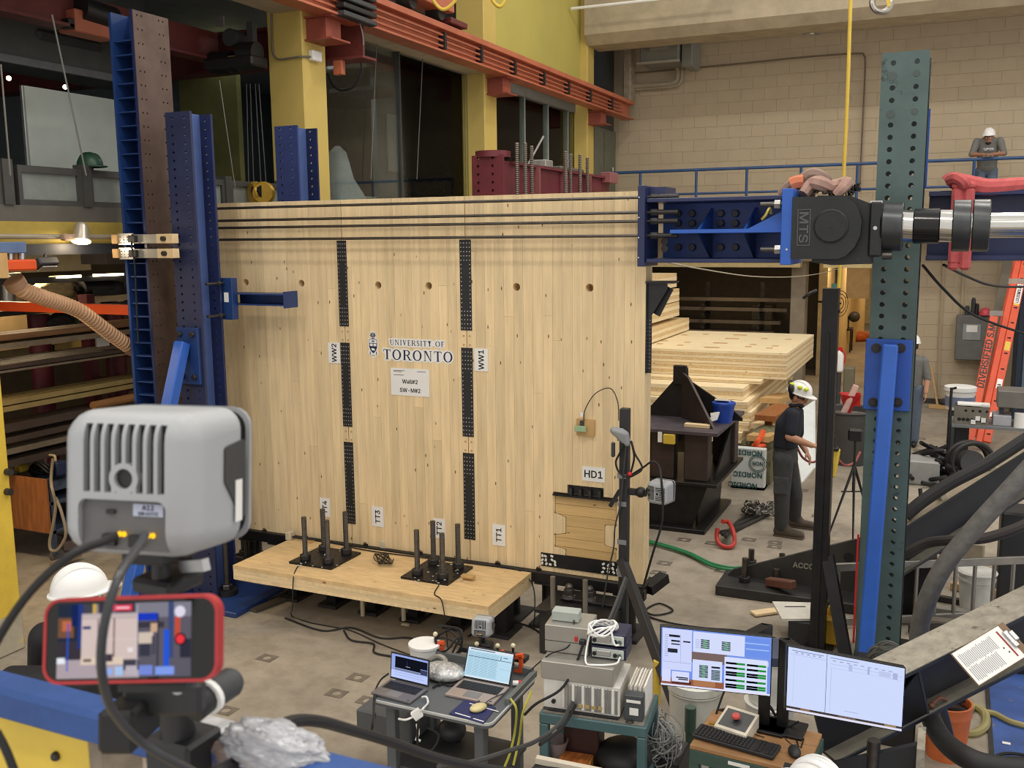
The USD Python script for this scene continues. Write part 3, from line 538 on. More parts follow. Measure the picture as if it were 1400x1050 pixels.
# maroon test beam behind the wall with threaded rods on it
mx0 = PY(645,230,10)[0]; mx1 = PY(688,230,10)[0]; mz = PY(667,212,10)[2]; my1 = PX(836,250, mx1)[1]
mb = T('maroon_beam', 'maroon perforated steel beam rising behind the timber wall below the office glass', 'steel beam', loc=((mx0 + mx1) / 2,11.5,0))
mb.part('end_flange', MB().ext(holes_plate(mx1 - mx0,.9,(.08, mx1 - mx0 - .13),.06,.09,.017),(mx0,10.03, mz - .9),(1,0,0),(0,0,1),.03), maroon); mb.part('cap', MB().lathe([(.2,0),(.2,.07)],((mx0 + mx1) / 2,10.15, mz - .02), n=24), maroon)
mb.part('box', MB().cb(mx0 + .04, mx1 - .03,10.03, my1, mz - .7, mz - .06,.008), maroon); mb.part('top_flange', MB().box(mx0, mx1 + .02,10.25, my1, mz - .09, mz - .06), maroon)
for y in (10.9,11.8,12.7): mb.part('stiffener', MB().box(mx1 - .03, mx1 + .06, y, y + .03, mz - .7, mz - .09), mat('pale_maroon', (140,84,84),.5))
for y in (10.1, my1 - .3): mb.part('leg', MB().box(mx0 + .05, mx1 - .05, y, y + .25,0, mz - .7), maroon)
mb.part('ledge', MB().box(mx1 - .02, mx1 + .22,10.2, my1, mz - .55, mz - .5), maroon); mb.part('end_bracket', MB().cb(mx1 - .05, mx1 + .1, my1 - .35, my1, mz - .15, mz, .006), mat('pale_maroon', (140,84,84),.5))
rod0 = None
for k, (px, py) in enumerate([(707,195),(718,196),(727,198),(773,187),(780,190),(793,192),(803,192)]):
    b0 = PX(px, 240, mx1 + .12 + (.04 if k % 2 else -.04)); hz = PY(px, py, b0[1])[2] - (mz - .5)
    if rod0 is None: zz_ = np.arange(0, hz, .011); rod0 = T('threaded_rod', 'ribbed threaded rod standing on the maroon beam, first from the left', 'threaded rod', loc=(b0[0], b0[1], mz - .5), group='threaded rods on the maroon beam', local=True); rod0.part('shank', MB().lathe([(.017 + (.009 if j % 2 else 0), z) for j, z in enumerate(zz_)],(0,0,0), n=8), mat('dull_rod_steel', (128,122,112),.45,.7)); rod0.part('nut', MB().hexnut((0,0,0),(0,0,1),.045,.04), dark_steel)
    else: rod0.copy((b0[0], b0[1], mz - .5),.3 * k, 'ribbed threaded rod standing on the maroon beam, %s from the left' % ['', 'second', 'third', 'fourth', 'fifth', 'sixth', 'last'][k])
p = PX(740,226, mx1 - .1); one('steel_offcut', 'small grey steel block lying on the maroon beam', 'steel block', MB().cb(p[0] - .1, p[0] + .1, p[1] - .1, p[1] + .15, mz - .06, mz + .03,.01), alu_dull)
p = PX(757,232, mx1 - .1); one('steel_offcut', 'long flat grey plate lying on the maroon beam by the rods', 'steel plate', MB().cb(p[0] - .12, p[0] + .12, p[1] - .05, p[1] + .8, mz - .06, mz - .02,.006), mat('dull_rod_steel', (128,122,112),.45,.7))
p = PX(738,226, mx1 - .05); one('steel_bar', 'thin steel bar leaning upright on the maroon beam', 'steel bar', MB().bar((p[0] - .1, p[1] - .15, mz - .05),(p[0] + .05, p[1], mz + .3),.02,.02), alu_dull)
# ================================================================ back wall and gallery
YR = 20.3; rz = PY(1345,217.5, YR)[2]; rm = PY(1290,255.5, YR)[2]
rl = T('gallery_railing', 'blue tubular railing along the gallery on the far wall', 'railing', loc=(-2, YR, 3.62))
rail_blue = mat('railing_blue', (44,76,122),.45)
rl.part('top_rail', MB().tube([(-7.0, YR, rz),(6, YR, rz)],.032,10,0), rail_blue); rl.part('mid_rail', MB().tube([(-7.0, YR, rm),(6, YR, rm)],.024,8,0), rail_blue)
for px in (875.5,952,1021,1095,1172,1251,1331,1412,1490): x = PY(px, 240, YR)[0]; rl.part('post', MB().tube([(x, YR, 3.62),(x, YR, rz)],.028,8,0), rail_blue)
P = lambda px, py, y=20.9: PY(px, py, y)
ht = T('unit_heater', 'grey unit heater with dark louvre hanging high in the far corner', 'heater', loc=P(915,95))
hg = mat('heater_grey', (126,126,120),.5, var=.06)
ht.part('cabinet', MB().cb(P(881,0)[0], P(934,0)[0],20.6,21.4, P(900,89)[2], P(900,20)[2],.02), hg); ht.part('side_panel', MB().cb(P(936,0)[0], P(951,0)[0],20.7,21.4, P(940,93)[2], P(940,40)[2],.02), hg); ht.part('louvre', MB().box(P(897,0)[0], P(918,0)[0],20.57,20.6, P(905,72)[2], P(905,40)[2]), mat('dark_louvre', (40,44,52),.5))
ht.part('louvre_frame', MB().ext(rect(0,0, P(920,0)[0] - P(895,0)[0],.5).difference(rect(.03,.1, P(920,0)[0] - P(895,0)[0] - .03,.47)),(P(895,0)[0],20.6, P(905,73)[2]),(1,0,0),(0,0,1),.05), alu_dull); ht.part('drip_edge', MB().box(P(878,0)[0], P(936,0)[0],20.55,20.62, P(900,90)[2], P(900,87)[2]), alu_dull)
pp = mat('pipe_paint', (160,150,132),.6)
one('pipe_run', 'pale pipes bending down from the heater along the far wall', 'pipe', MB().tube([P(866,118,21.4), P(905,115,21.4), P(922,112,21.4), P(926,104,21.4), P(926,92,21.4)],.05,8).tube([P(866,122,21.45), P(918,118,21.45), P(930,112,21.45), P(932,100,21.45), P(932,92,21.45)],.035,8), pp)
one('corner_pier', 'rough pale vertical duct in the far corner by the heater', 'duct', MB().cb(P(855,0,21.3)[0], P(866,0,21.3)[0],21.15,21.5, P(860,141,21.3)[2],10.5,.03), mat('rough_pale', (160,146,126),.85, var=.3, scale=8))
one('conduit', 'thin conduit running along the upper far wall and bending down behind the green column', 'conduit', MB().tube([P(866,100,21.5), P(1000,88,21.5), P(1100,78,21.5), P(1172,73,21.5), P(1181,76,21.5), P(1183,90,21.5), P(1179,180,21.5), P(1175,262,21.5)],.02,6,4), mat('conduit_brown', (112,96,80),.6))
lp = T('pendant_lamp', 'small white cone lamp hanging under the roof beam', 'lamp', loc=PY(1110,48,20.4)); c = PY(1110,47,20.4)
lp.part('shade', MB().lathe([(.03,.17),(.07,.12),(.16,.03),(.165,0),(.15,.005),(.06,.1)], c, n=20, closed=False), alu_dull); lp.part('stem', MB().cyl(c + [0,0,.16], c + [0,0,3],.02, n=8), grey_paint); lp.part('bulb', MB().ball(c + [0,0,.05],.05), white)
one('light_conduit', 'white bar fixture crossing high in front of the roof beam', 'light bar', MB().tube([PY(781,12,18.6), PY(893,0,18.6), PY(1000,-12,18.6)],.03,8,0), white)
hk = T('crane_hook', 'steel ring of a crane hook hanging at the top edge', 'hook', loc=PD(1205,10,9.0)); c = PD(1205,4,9.0)
a = np.linspace(0,2 * np.pi, 25)[:-1]; ring = [c + .085 * (math.cos(t) * RC[0] - math.sin(t) * RC[1]) for t in np.append(a, 0)]
hk.part('ring', MB().tube(ring, .028,10,0, False), mat('worn_chrome', (170,166,158),.3,.9)); hk.part('shank', MB().cyl(c + [0,0,.11], c + [0,0,1.2],.03, n=10), dark_steel); hk.part('latch', MB().bar(c + [.05,0,.05], c + [.07,0,-.04],.015,.03), yellow)
one('pendant_cable', 'long yellow crane pendant cable hanging from the roof down to the yellow remote', 'cable', MB().tube([PY(1167,-60,11), PY(1163,0,11), PY(1159,120,11), PY(1153,250,11), PY(1148,370,11), PY(1140,500,11), PY(1137,590,11)],.019,8,4), yellow_tape)
# ---------------------------------------------------------------- person leaning on the railing
def human(joints, radii, bones, edge=.022, extra=None, iters=12):
    M = None; parts = []
    def sph(c, r): return m3.Manifold.sphere(r, 20).translate(tuple(map(float, c)))
    for a, b in bones: parts.append(m3.Manifold.batch_hull([sph(joints[a], radii[a]), sph(joints[b], radii[b])]))
    for e in extra or []: parts.append(e)
    M = m3.Manifold.batch_boolean(parts, m3.OpType.Add).refine_to_length(edge); g = M.to_mesh(); t = trimesh.Trimesh(g.vert_properties[:, :3], g.tri_verts); t.merge_vertices(); trimesh.smoothing.filter_taubin(t, iterations=iters); return t
def ell(c, r, R=None):
    s = m3.Manifold.sphere(1.0,24).scale(tuple(r)); m = np.eye(4)[:3]; m[:, :3] = np.eye(3) if R is None else np.asarray(R).T; m[:, 3] = c; return s.transform(m)
def head(t, c, fwd, size=1.0, skinm=skin, tilt=0, beard=False, parent=None, glasses=False):
    """c: centre of the skull; face with eyes, nose, mouth, ears"""
    f = nrm(fwd); r = nrm(np.cross(f, (0,0,1))); u = np.cross(r, f); R = np.array([r, f, u]); S = size
    g = m3.Manifold.batch_boolean([ell(c, (.076 * S, .096 * S, .105 * S), R), ell(c + u * -.065 * S + f * .022 * S, (.056 * S, .07 * S, .06 * S), R), ell(c + f * .096 * S - u * .025 * S, (.013 * S, .02 * S, .03 * S), R), ell(c + r * .077 * S - u * .02 * S, (.012 * S, .024 * S, .035 * S), R), ell(c - r * .077 * S - u * .02 * S, (.012 * S, .024 * S, .035 * S), R)], m3.OpType.Add).refine_to_length(.016)
    q = g.to_mesh(); hm = trimesh.Trimesh(q.vert_properties[:, :3], q.tri_verts); hm.merge_vertices(); trimesh.smoothing.filter_taubin(hm, iterations=4)
    hp = t.part('head', hm, skinm, smooth=True)
    for s in (-1,1):
        e = c + r * s * .032 * S + f * .088 * S - u * .003; t.part('eye', MB().ball(e, .011 * S), white, parent=hp); t.part('eyebrow', MB().bar(e + u * .02 - r * .016 + f * .004, e + u * .021 + r * .016 + f * .004,.006,.008), hair, parent=hp)
    t.part('mouth', MB().bar(c - u * .077 * S + f * .083 * S - r * .022, c - u * .077 * S + f * .083 * S + r * .022,.008,.008), mat('lip', (140,84,76),.5), parent=hp)
    if beard: t.part('beard', MB().add(ell(c - u * .095 * S + f * .045 * S, (.05,.05,.035), R), True), hair, parent=hp)
    t.part('hair', MB().add(m3.Manifold.batch_boolean([ell(c + u * .012 - f * .012,(.08 * S, .1 * S, .103 * S), R), ell(c + f * .09 * S - u * .04,(.12 * S, .1 * S, .12 * S), R)], m3.OpType.Subtract), True), hair, parent=hp)
    if glasses: t.part('glasses', MB().bar(c + r * .07 + f * .09, c - r * .07 + f * .09,.008,.03, u).bar(c + r * .078 + f * .09, c + r * .08 - f * .03,.006,.01), black, parent=hp)
    return R
def hardhat(t, c, R, m, S=1.0, name='hard_hat', parent=None):
    r, f, u = R; V = []
    prof = [(math.cos(a), math.sin(a)) for a in np.linspace(0, math.pi / 2,9)]
    mb = MB(); n = 28; th = np.arange(n) * 2 * np.pi / n; rings = []
    for rr, zz in [(1.02,-.06)] + prof: rings.append([c + (math.cos(t_) * rr * .108 * r + math.sin(t_) * rr * .138 * f) * S + u * zz * .122 * S for t_ in th])
    V = np.array(rings).reshape(-1,3); F = [(i * n + j, i * n + (j + 1) % n, (i + 1) * n + (j + 1) % n) for i in range(len(rings) - 1) for j in range(n)] + [(i * n + j, (i + 1) * n + (j + 1) % n, (i + 1) * n + j) for i in range(len(rings) - 1) for j in range(n)]
    mb.raw(V, F); mb.round = True; p = t.part(name, mb, m, parent=parent)
    brim = [c + (math.cos(t_) * .118 * r + math.sin(t_) * (.152 + (.055 if math.sin(t_) > .3 else 0) * math.sin(t_)) * f) * S - u * .012 * S for t_ in th]; inn = [c + (math.cos(t_) * .1 * r + math.sin(t_) * .13 * f) * S - u * .002 for t_ in th]
    V = np.array(brim + inn + [b - u * .008 for b in brim]); F = []
    for j in range(n): k = (j + 1) % n; F += [(j, k, n + k),(j, n + k, n + j),(2 * n + j, j, k),(2 * n + j, k, 2 * n + k)]
    b = MB().raw(V, F); b.round = True; t.part('brim', b, m, parent=p)
    for s in (-.35,0,.35): t.part('ridge', MB().tube([c + (r * s * .11 + f * .13 * math.cos(a) * math.sqrt(1 - s * s * .8)) * S + u * .123 * S * math.sin(a) * math.sqrt(1 - s * s * .6) for a in np.linspace(.35,2.8,10)],.006 * S, 6,2), m, parent=p)
    return p
def hand(t, wrist, d, palm_n, skinm, curl=.5, side=1, name='hand', S=1.0, parent=None):
    """palm and five separate fingers; d: pointing direction, palm_n: the palm's normal"""
    d = nrm(d); n_ = nrm(np.asarray(palm_n) - d * (np.asarray(palm_n) @ d)); w = np.cross(d, n_) * side
    sp = lambda c, r: m3.Manifold.sphere(r * S, 10).translate(tuple(map(float, c)))
    ps = [m3.Manifold.batch_hull([sp(wrist, .022), sp(wrist + d * .085 * S + w * .03 * S, .014), sp(wrist + d * .08 * S - w * .03 * S, .013), sp(wrist + d * .02 * S + w * .025 * S, .016)])]
    for k, L in enumerate((.068,.078,.072,.056)):
        b = wrist + d * (.088 - .004 * abs(k - 1)) * S + w * (.031 - .0205 * k) * S; a = 0; q = b
        for j, fr in enumerate((.45,.3,.25)):
            a += curl * (.7,1.0,.8)[j]; q2 = q + (d * math.cos(a) + n_ * math.sin(a)) * L * fr * S; ps.append(m3.Manifold.batch_hull([sp(q, .0088 - .0008 * j), sp(q2,.0080 - .0008 * j)])); q = q2
    b = wrist + d * .025 * S + w * .028 * S; q = b + (d * .55 + w * .7 + n_ * .3) * .042 * S; q2 = q + (d * .85 + w * .15 + n_ * .45) * .032 * S
    ps += [m3.Manifold.batch_hull([sp(b, .013), sp(q, .0105)]), m3.Manifold.batch_hull([sp(q, .0105), sp(q2,.0085)])]
    g = m3.Manifold.batch_boolean(ps, m3.OpType.Add).refine_to_length(.006).to_mesh(); h = trimesh.Trimesh(g.vert_properties[:, :3], g.tri_verts); h.merge_vertices(); trimesh.smoothing.filter_taubin(h, iterations=4)
    return t.part(name, h, skinm, smooth=True, parent=parent)
px_, yb_ = PY(1351,200,20.55)[0],20.62
gp = T('person', 'person in a grey t-shirt and white hard hat leaning on the blue gallery railing', 'person', loc=(px_, yb_, 3.62))
Z0 = 3.62; J = lambda x, y, z: np.array([px_ + x, yb_ + y, Z0 + z])
hd = PY(1352,188,20.5); hd = np.array([hd[0],20.48, hd[2]])
gtee = mat('grey_tshirt', (112,112,108),.85, var=.1, scale=20)
tors = m3.Manifold.batch_hull([ell(J(0,0,1.0),(.17,.12,.1)), ell(J(0,-.04,1.3),(.185,.125,.12)), ell(J(0,-.09,1.5),(.15,.1,.06))])
gb = human({'n': J(0,-.1,1.5), 'h': hd - [0,0,.07], 'ls': J(-.19,-.09,1.47), 'rs': J(.19,-.09,1.47), 'le': J(-.27,-.2,1.24), 're': J(.27,-.2,1.24), 'hipl': J(-.09,.03,.93), 'hipr': J(.09,.03,.93), 'kl': J(-.1,.0,.5), 'kr': J(.12,.0,.5), 'al': J(-.1,.06,.09), 'ar': J(.13,.06,.09)}, {'n': .06, 'h': .055, 'ls': .075, 'rs': .075, 'le': .052, 're': .052, 'hipl': .1, 'hipr': .1, 'kl': .065, 'kr': .065, 'al': .05, 'ar': .05}, [('ls', 'le'),('rs', 're'),('n', 'h')], extra=[tors])
gp.part('shirt', gb, gtee, smooth=True)
gl = human({'hl': J(-.09,.03,.95), 'hr': J(.09,.03,.95), 'kl': J(-.1,.0,.5), 'kr': J(.12,.0,.5), 'al': J(-.1,.06,.09), 'ar': J(.13,.06,.09)}, {'hl': .105, 'hr': .105, 'kl': .07, 'kr': .07, 'al': .055, 'ar': .055}, [('hl', 'kl'),('kl', 'al'),('hr', 'kr'),('kr', 'ar'),('hl', 'hr')]); gp.part('jeans', gl, denim, smooth=True)
for s in (-1,1):
    gp.part('shoe', MB().add(ell(J(s * .115,-.0,.05),(.05,.14,.05)), True), black_rubber)
    el, wr = J(s * .27,-.205,1.235), J(s * .07,-.37,1.215)
    gp.part('forearm', human({'e': el, 'w': wr}, {'e': .045, 'w': .028}, [('e', 'w')],.015), skin_dark, smooth=True); hand(gp, wr + [-s * .01,0,0],(-s, -.15,.0),(0,0,-1), skin_dark, .45, s)
gp.part('neck', MB().cyl(J(0,-.1,1.5), hd - [0,0,.05],.052, n=14), skin_dark)
R_ = head(gp, hd, (-.15,-1,-.12),1.0, skin_dark, beard=True); hardhat(gp, hd + np.array(R_[2]) * .055, R_, white)
gp.part('shirt_print', MB().ext(rect(-.09,-.005,.09,.0), J(0,-.215,1.33),(1,0,0),(0,0,1),.004).add(meshkit.text_mesh('UFCX', .045,.004).apply_transform(trimesh.transformations.rotation_matrix(math.pi / 2,(1,0,0))).apply_translation(J(-.07,-.205,1.3))), white)
# ================================================================ loading beam, actuator, reaction frame
bl2 = mat('loading_beam_blue', (30,66,142),.42, var=.15, scale=4, wear=((60,90,150),.7,6))
lb = T('loading_beam', 'blue steel loading beam with bolts and gussets between the wall corner and the actuator', 'steel beam', loc=(-1.65,7.5,3.2))
x0, x1 = -2.187,-1.148
lb.part('web', MB().box(x0, x1,7.85,7.87,3.22,3.68), bl2); lb.part('top_flange', MB().cb(x0, x1,7.36,7.95,3.66,3.69,.004), navy); lb.part('bottom_flange', MB().cb(x0, x1,7.36,7.95,3.2,3.23,.004), navy)
zs = PY(1000,313,7.37)[2]; lb.part('shelf', MB().cb(PY(916,313,7.37)[0], x1,7.36,7.85, zs - .03, zs, .003), bright_blue)
for px in (966,1026):
    x = PY(px + 6,310,7.85)[0]
    lb.part('gusset', MB().ext(Polygon([(0,0),(.45,0),(0,.17)]),(x, 7.85, zs),(0,-1,0),(0,0,1),-.016), bright_blue); lb.part('gusset', MB().ext(Polygon([(0,0),(.45,0),(0,-.2)]),(x, 7.85, zs - .03),(0,-1,0),(0,0,1),-.016), blue)
lb.part('end_gusset', MB().ext(Polygon([(0,0),(.26,0),(.26,.13)]),(x1 - .26,7.38, zs),(1,0,0),(0,0,1),.016), bright_blue)
for px in (928,947,986,1006):
    for py in (292,305,338): p = PY(px, py, 7.85); lb.part('bolt', MB().hexnut(p, (0,-1,0),.03,.035), mat('blued_bolt', (58,56,60),.4,.6))
for py in (330,340): p = PY(909, py, 7.54); lb.part('hole_ring', MB().cyl(p, p - [0,.01,0],.028, n=14), dark_steel)
lb.part('shackle', MB().tube([PY(1042,300,7.4), PY(1047,294,7.38), PY(1052,285,7.4), PY(1054,292,7.42)],.012,6), mat('shackle_yellow', (214,196,110),.4,.3))
sw = T('swivel_plate', 'bright blue flat plate between the loading beam and the black swivel', 'steel plate', loc=(-1.1,7.4,3.2))
sw.part('plate', MB().cb(x1 + .003,-1.068,7.22,7.76,3.19,3.73,.004), bright_blue); sw.part('pin', MB().cyl((-1.1,7.221,3.3),(-1.1,7.215,3.3),.008, n=8), silver)
for py in (279,341): p = PY(1063, py, 7.3); sw.part('tie_bolt', MB().cyl((p[0] - .12,7.3, p[2]),(x1,7.3, p[2]),.018, n=10), bolt_steel); sw.part('nut', MB().hexnut((p[0] - .02,7.3, p[2]),(1,0,0),.035,.045), alu)
swv = T('actuator_swivel', 'big black swivel head with raised lettering and a round pin cap', 'actuator swivel', loc=(-.8,7.3,3.2))
blk = mat('swivel_black', (34,36,38),.42,.15, var=.25, scale=6, wear=((70,72,74),.68,9), bump=.12, bscale=60)
P = lambda px, py, y=7.2: PY(px, py, y)
pl = Polygon([(p[0], p[2]) for p in (P(1084,269), P(1155,269), P(1166,276), P(1174,288), P(1178,302), P(1176,322), P(1168,338), P(1156,350), P(1146,354), P(1081,354))])
swv.part('near_cheek', MB().ext(pl, (0,7.3,0),(1,0,0),(0,0,1),.1), blk); swv.part('far_cheek', MB().ext(pl, (0,7.66,0),(1,0,0),(0,0,1),.1), blk)
pl2 = Polygon([(p[0], p[2]) for p in (P(1120,268,7.4), P(1164,268,7.4), P(1192,279,7.4), P(1192,360,7.4), P(1140,362,7.4), P(1112,358,7.4))]); swv.part('tongue', MB().ext(pl2,(0,7.56,0),(1,0,0),(0,0,1),.26), blk)
c = P(1136,309); swv.part('pin_cap', MB().lathe([(.118,0),(.118,.012),(.108,.018),(.108,.012),(0.012,.012),(.01,.0)], c, (0,-1,0),32), blk)
swv.part('pin_screw', MB().cyl(c + [0,-.013,0], c + [0,-.016,0],.012, n=10), black); swv.part('pin_screw', MB().cyl(c + [.07,-.013,.03], c + [.07,-.017,.03],.008, n=8), black)
fr = rect(-.128,-.045,.128,.045); tx = meshkit.text_mesh('MTS', .06,.006, True); tx.apply_translation([-tx.bounds.mean(0)[0],-.03,0]); o = P(1099,311); U, V = np.array([0,0,-1.]), np.array([1., 0,0])
tv = tx.vertices; swv.part('raised_lettering', MB().raw(o + tv[:, :1] * 1.25 * U + tv[:, 1:2] * V + tv[:, 2:] * np.cross(U, V), tx.faces), mat('raised_black', (84,86,88),.4,.2)); swv.part('lettering_frame', MB().ext(fr.difference(fr.buffer(-.006)), o, U, V, .005), mat('raised_black', (84,86,88),.4,.2))
yc = 7.42; ax = lambda px: PY(px, 309, yc)[0]; zc = PY(1280,309, yc)[2]
ac = T('actuator_rod', 'hydraulic actuator rod of chrome and black collars reaching to the right edge', 'actuator', loc=(ax(1290), yc, zc))
chrome = mat('chrome', (206,204,198),.16,1, var=.04, scale=30, stretch=(1,8,8)); collar = mat('collar_steel', (74,76,78),.32,.7, var=.2, scale=8)
ac.part('flange_block', MB().cb(ax(1190), ax(1208), yc - .16, yc + .16, zc - .21, zc + .175,.015), blk); ac.part('flange_plate', MB().box(ax(1191), ax(1207), yc - .15, yc + .15, zc + .13, zc + .177), chrome)
def seg(n, a, b, r, m, ch=.006): ac.part(n, MB().lathe([(r - ch, 0),(r, ch),(r, ax(b) - ax(a) - ch),(r - ch, ax(b) - ax(a))],(ax(a), yc, zc),(1,0,0),36), m)
seg('collar', 1207,1235,.172, collar); seg('chrome_sleeve', 1234,1250,.114, chrome); seg('black_sleeve', 1249,1285,.122, mat('gloss_black', (28,28,30),.18,.3)); seg('chrome_sleeve', 1284,1303,.112, chrome); seg('clamp_collar', 1302,1327,.176, collar); seg('clamp_collar', 1329,1353,.176, collar); seg('piston_rod', 1326,1480,.086, chrome)
ac.part('lock_bolt', MB().cyl((ax(1209), yc - .05, zc - .2),(ax(1222), yc - .05, zc - .2),.03, n=10), bolt_steel); ac.part('port', MB().cyl((ax(1199), yc - .158, zc - .01),(ax(1199), yc - .166, zc - .01),.014, n=8), silver)
# green reaction column
gx0, gx1, gy, gh = -.565,-.238,7.9,4.72
gc = T('reaction_column', 'tall grey-green steel column with two rows of round holes, left of the ladder', 'steel column', loc=(-.4,8.1,0))
gc.part('front_flange', MB().ext(holes_plate(gx1 - gx0, gh - .04,(.082,.243),.09,.0885,.019,4),(gx0, gy + .03,.04),(1,0,0),(0,0,1),.03), green_steel)
gc.part('rear_flange', MB().ext(holes_plate(gx1 - gx0, gh - .04,(.082,.243),.09,.0885,.019,4),(gx0, gy + .4,.04),(1,0,0),(0,0,1),.03), mat('dark_green_steel', (44,54,54),.5)); gc.part('web', MB().box(-.42,-.385, gy + .03, gy + .37,.04, gh), mat('dark_green_steel', (44,54,54),.5))
gc.part('base_plate', MB().box(gx0 - .01, gx1 + .15, gy - .1, gy + .5,0,.04), dark_steel); gc.part('blue_edge_strip', MB().box(gx1 - .03, gx1 + .012, gy + .41, gy + .44,3.75,4.35), bright_blue, label='blue strip on the rear edge')
gc.part('red_strip', MB().box(gx0 - .02, gx0 - .005, gy - .02, gy, .15,1.05), red, label='thin red strip at the left edge')
for z in (4.55,4.28): gc.part('plugged_hole', MB().cyl((gx0 + .08, gy, z),(gx0 + .08, gy - .004, z),.03, n=14), mat('green_plug', (72,84,82),.5)); gc.part('plugged_hole', MB().cyl((gx0 + .243, gy, z + .01),(gx0 + .243, gy - .004, z + .01),.024, n=14), mat('green_plug', (72,84,82),.5))
gb2 = T('raking_brace', 'bright blue sloping brace bolted to the grey-green column by a blue plate', 'steel brace', loc=(-.5,7,0))
a, b = PY(1184,463,7.87), PY(1243,563,7.87); gb2.part('head_plate', MB().cb(a[0], b[0],7.87,7.897, b[2], a[2],.004), mat('brace_plate_blue', (38,84,172),.45, var=.1, wear=((170,180,196),.74,9)))
for px, py in ((1198,476),(1231,476),(1194,550),(1227,550)):
    p = PY(px, py, 7.87); gb2.part('bolt', MB().lathe([(.038,0),(.038,.006),(.024,.006),(.024,.03),(.012,.03),(.012,.045)], p, (0,-1,0),12), dark_steel)
t0 = PY(1217,480,7.79); t1 = PZ(1181,928,0); dd = nrm(t1 - t0); t2 = t1; gb2.part('tube', MB().bar(t0 - dd * .05, t2,.14,.11,(1,0,0),.012), bright_blue)
one('reaction_beam', 'dark navy horizontal beam behind the actuator rod, right of the green column', 'steel beam', MB().cb(-.2,3.2,8.1,8.5,3.68,3.72,.004).cb(-.2,3.2,8.1,8.5,3.2,3.24,.004).box(-.2,3.2,8.28,8.3,3.24,3.68), navy)
bp0 = Z_ = PZ(1117,887,0)
bp = T('black_post', 'slim black steel post with a sloping foot brace standing left of the green column', 'steel post', loc=bp0)
pt = PY(1125,394, bp0[1])[2]; bp.part('post', MB().box(bp0[0] - .058, bp0[0] + .062, bp0[1] - .06, bp0[1] + .07,.02, pt), black_steel); bp.part('weld_bar', MB().box(bp0[0] - .01, bp0[0] + .01, bp0[1] - .075, bp0[1] - .06,.02, pt - .35), black_steel)
bp.part('foot_brace', MB().bar(PY(1132,760, bp0[1]), PZ(1158,908,.02),.09,.1,(0,1,0)), black_steel); bp.part('base_plate', MB().box(bp0[0] - .1, bp0[0] + .12, bp0[1] - .12, bp0[1] + .12,0,.02), black_steel)
bp.part('prong', MB().tube([PY(1116,397, bp0[1]), PY(1108,401, bp0[1] - .1), PY(1098,408, bp0[1] - .1)],.012,6), black); bp.part('prong', MB().tube([PY(1137,422, bp0[1]), PY(1143,421, bp0[1]), PY(1148,427, bp0[1])],.012,6), black)
# slings
sl_b = mat('sling_brown', (140,118,106),.85, var=.2, scale=12, bump=.5, bscale=25)
P = lambda px, py, y=7.6: PY(px, py, y)
r_ = T('round_sling', 'heap of faded brown round slings lying on top of the loading beam', 'lifting sling', loc=P(1110,265))
r_.part('loop', MB().tube([P(1066,267), P(1078,256), P(1095,248), P(1108,240), P(1118,240), P(1128,247), P(1122,254), P(1108,256), P(1098,262), P(1110,267,7.5)],[.03,.045,.05,.055,.05,.05,.04,.04,.04,.03],8), sl_b)
r_.part('loop', MB().tube([P(1098,266,7.4), P(1110,252,7.45), P(1122,251,7.4), P(1135,256,7.45), P(1148,252,7.5), P(1158,250,7.45), P(1152,258,7.4), P(1143,267,7.4)],[.04,.05,.055,.05,.045,.045,.04,.035],8), mat('sling_pinkish', (166,134,122),.85, var=.2, scale=12, bump=.5, bscale=25)); r_.part('orange_sleeve', MB().tube([P(1082,253,7.56), P(1090,250,7.56), P(1099,249,7.56)],.055,8), mat('sling_orange', (206,122,88),.85))
ch = T('chain', 'dark steel chain piled beside the brown slings on the loading beam', 'chain', loc=P(1160,262)); lk = MB()
for k in range(46):
    c = P(random.uniform(1112,1176), random.uniform(256,266), random.uniform(7.4,7.6)) if k > 14 else P(random.uniform(1160,1175), random.uniform(249,264),7.45); d1 = nrm(RNG.normal(size=3)); d2 = nrm(np.cross(d1, RNG.normal(size=3)))
    lk.tube([c + .022 * math.cos(t) * d1 + .013 * math.sin(t) * d2 for t in np.linspace(0,6.283,9)],.005,5,0, False)
ch.part('links', lk, dark_steel, kind='stuff')
pink = mat('sling_pink', (196,92,92),.8, var=.15, scale=14, bump=.4, bscale=25)
ps = T('round_sling', 'salmon pink round sling lying along the navy beam at the right edge', 'lifting sling', loc=P(1350,258,8.1)); P = lambda px, py, y=8.15: PY(px, py, y)
ps.part('strap', MB().tube([P(1294,250), P(1302,245), P(1312,246), P(1320,249), P(1335,254), P(1355,256), P(1400,253), P(1440,250)],[.06,.055,.05,.06,.07,.065,.06,.06],10), pink); ps.part('knot', MB().tube([P(1300,247,8.1), P(1310,244,8.0), P(1318,250,8.0), P(1312,254,8.05)],.045,8), pink)
p2 = T('round_sling', 'salmon pink sling looped down around the navy beam beside the black clamp collar', 'lifting sling', loc=P(1313,365,8.05))
for a, b, z1 in ((1299,1315,362),(1315,1331,365)):
    u, v = PY(a, 300,8.04)[0], PY(b, 300,8.04)[0]; top, bot = PY(a, 257,8.04)[2], PY(a, z1,8.04)[2]; p2.part('strap', MB().cb(u, v, 8.0,8.09, bot, top, .02).cb(u, v, 8.0,8.58,3.722,3.78,.02).cb(u, v, 8.0,8.58,3.13,3.195,.02), pink)
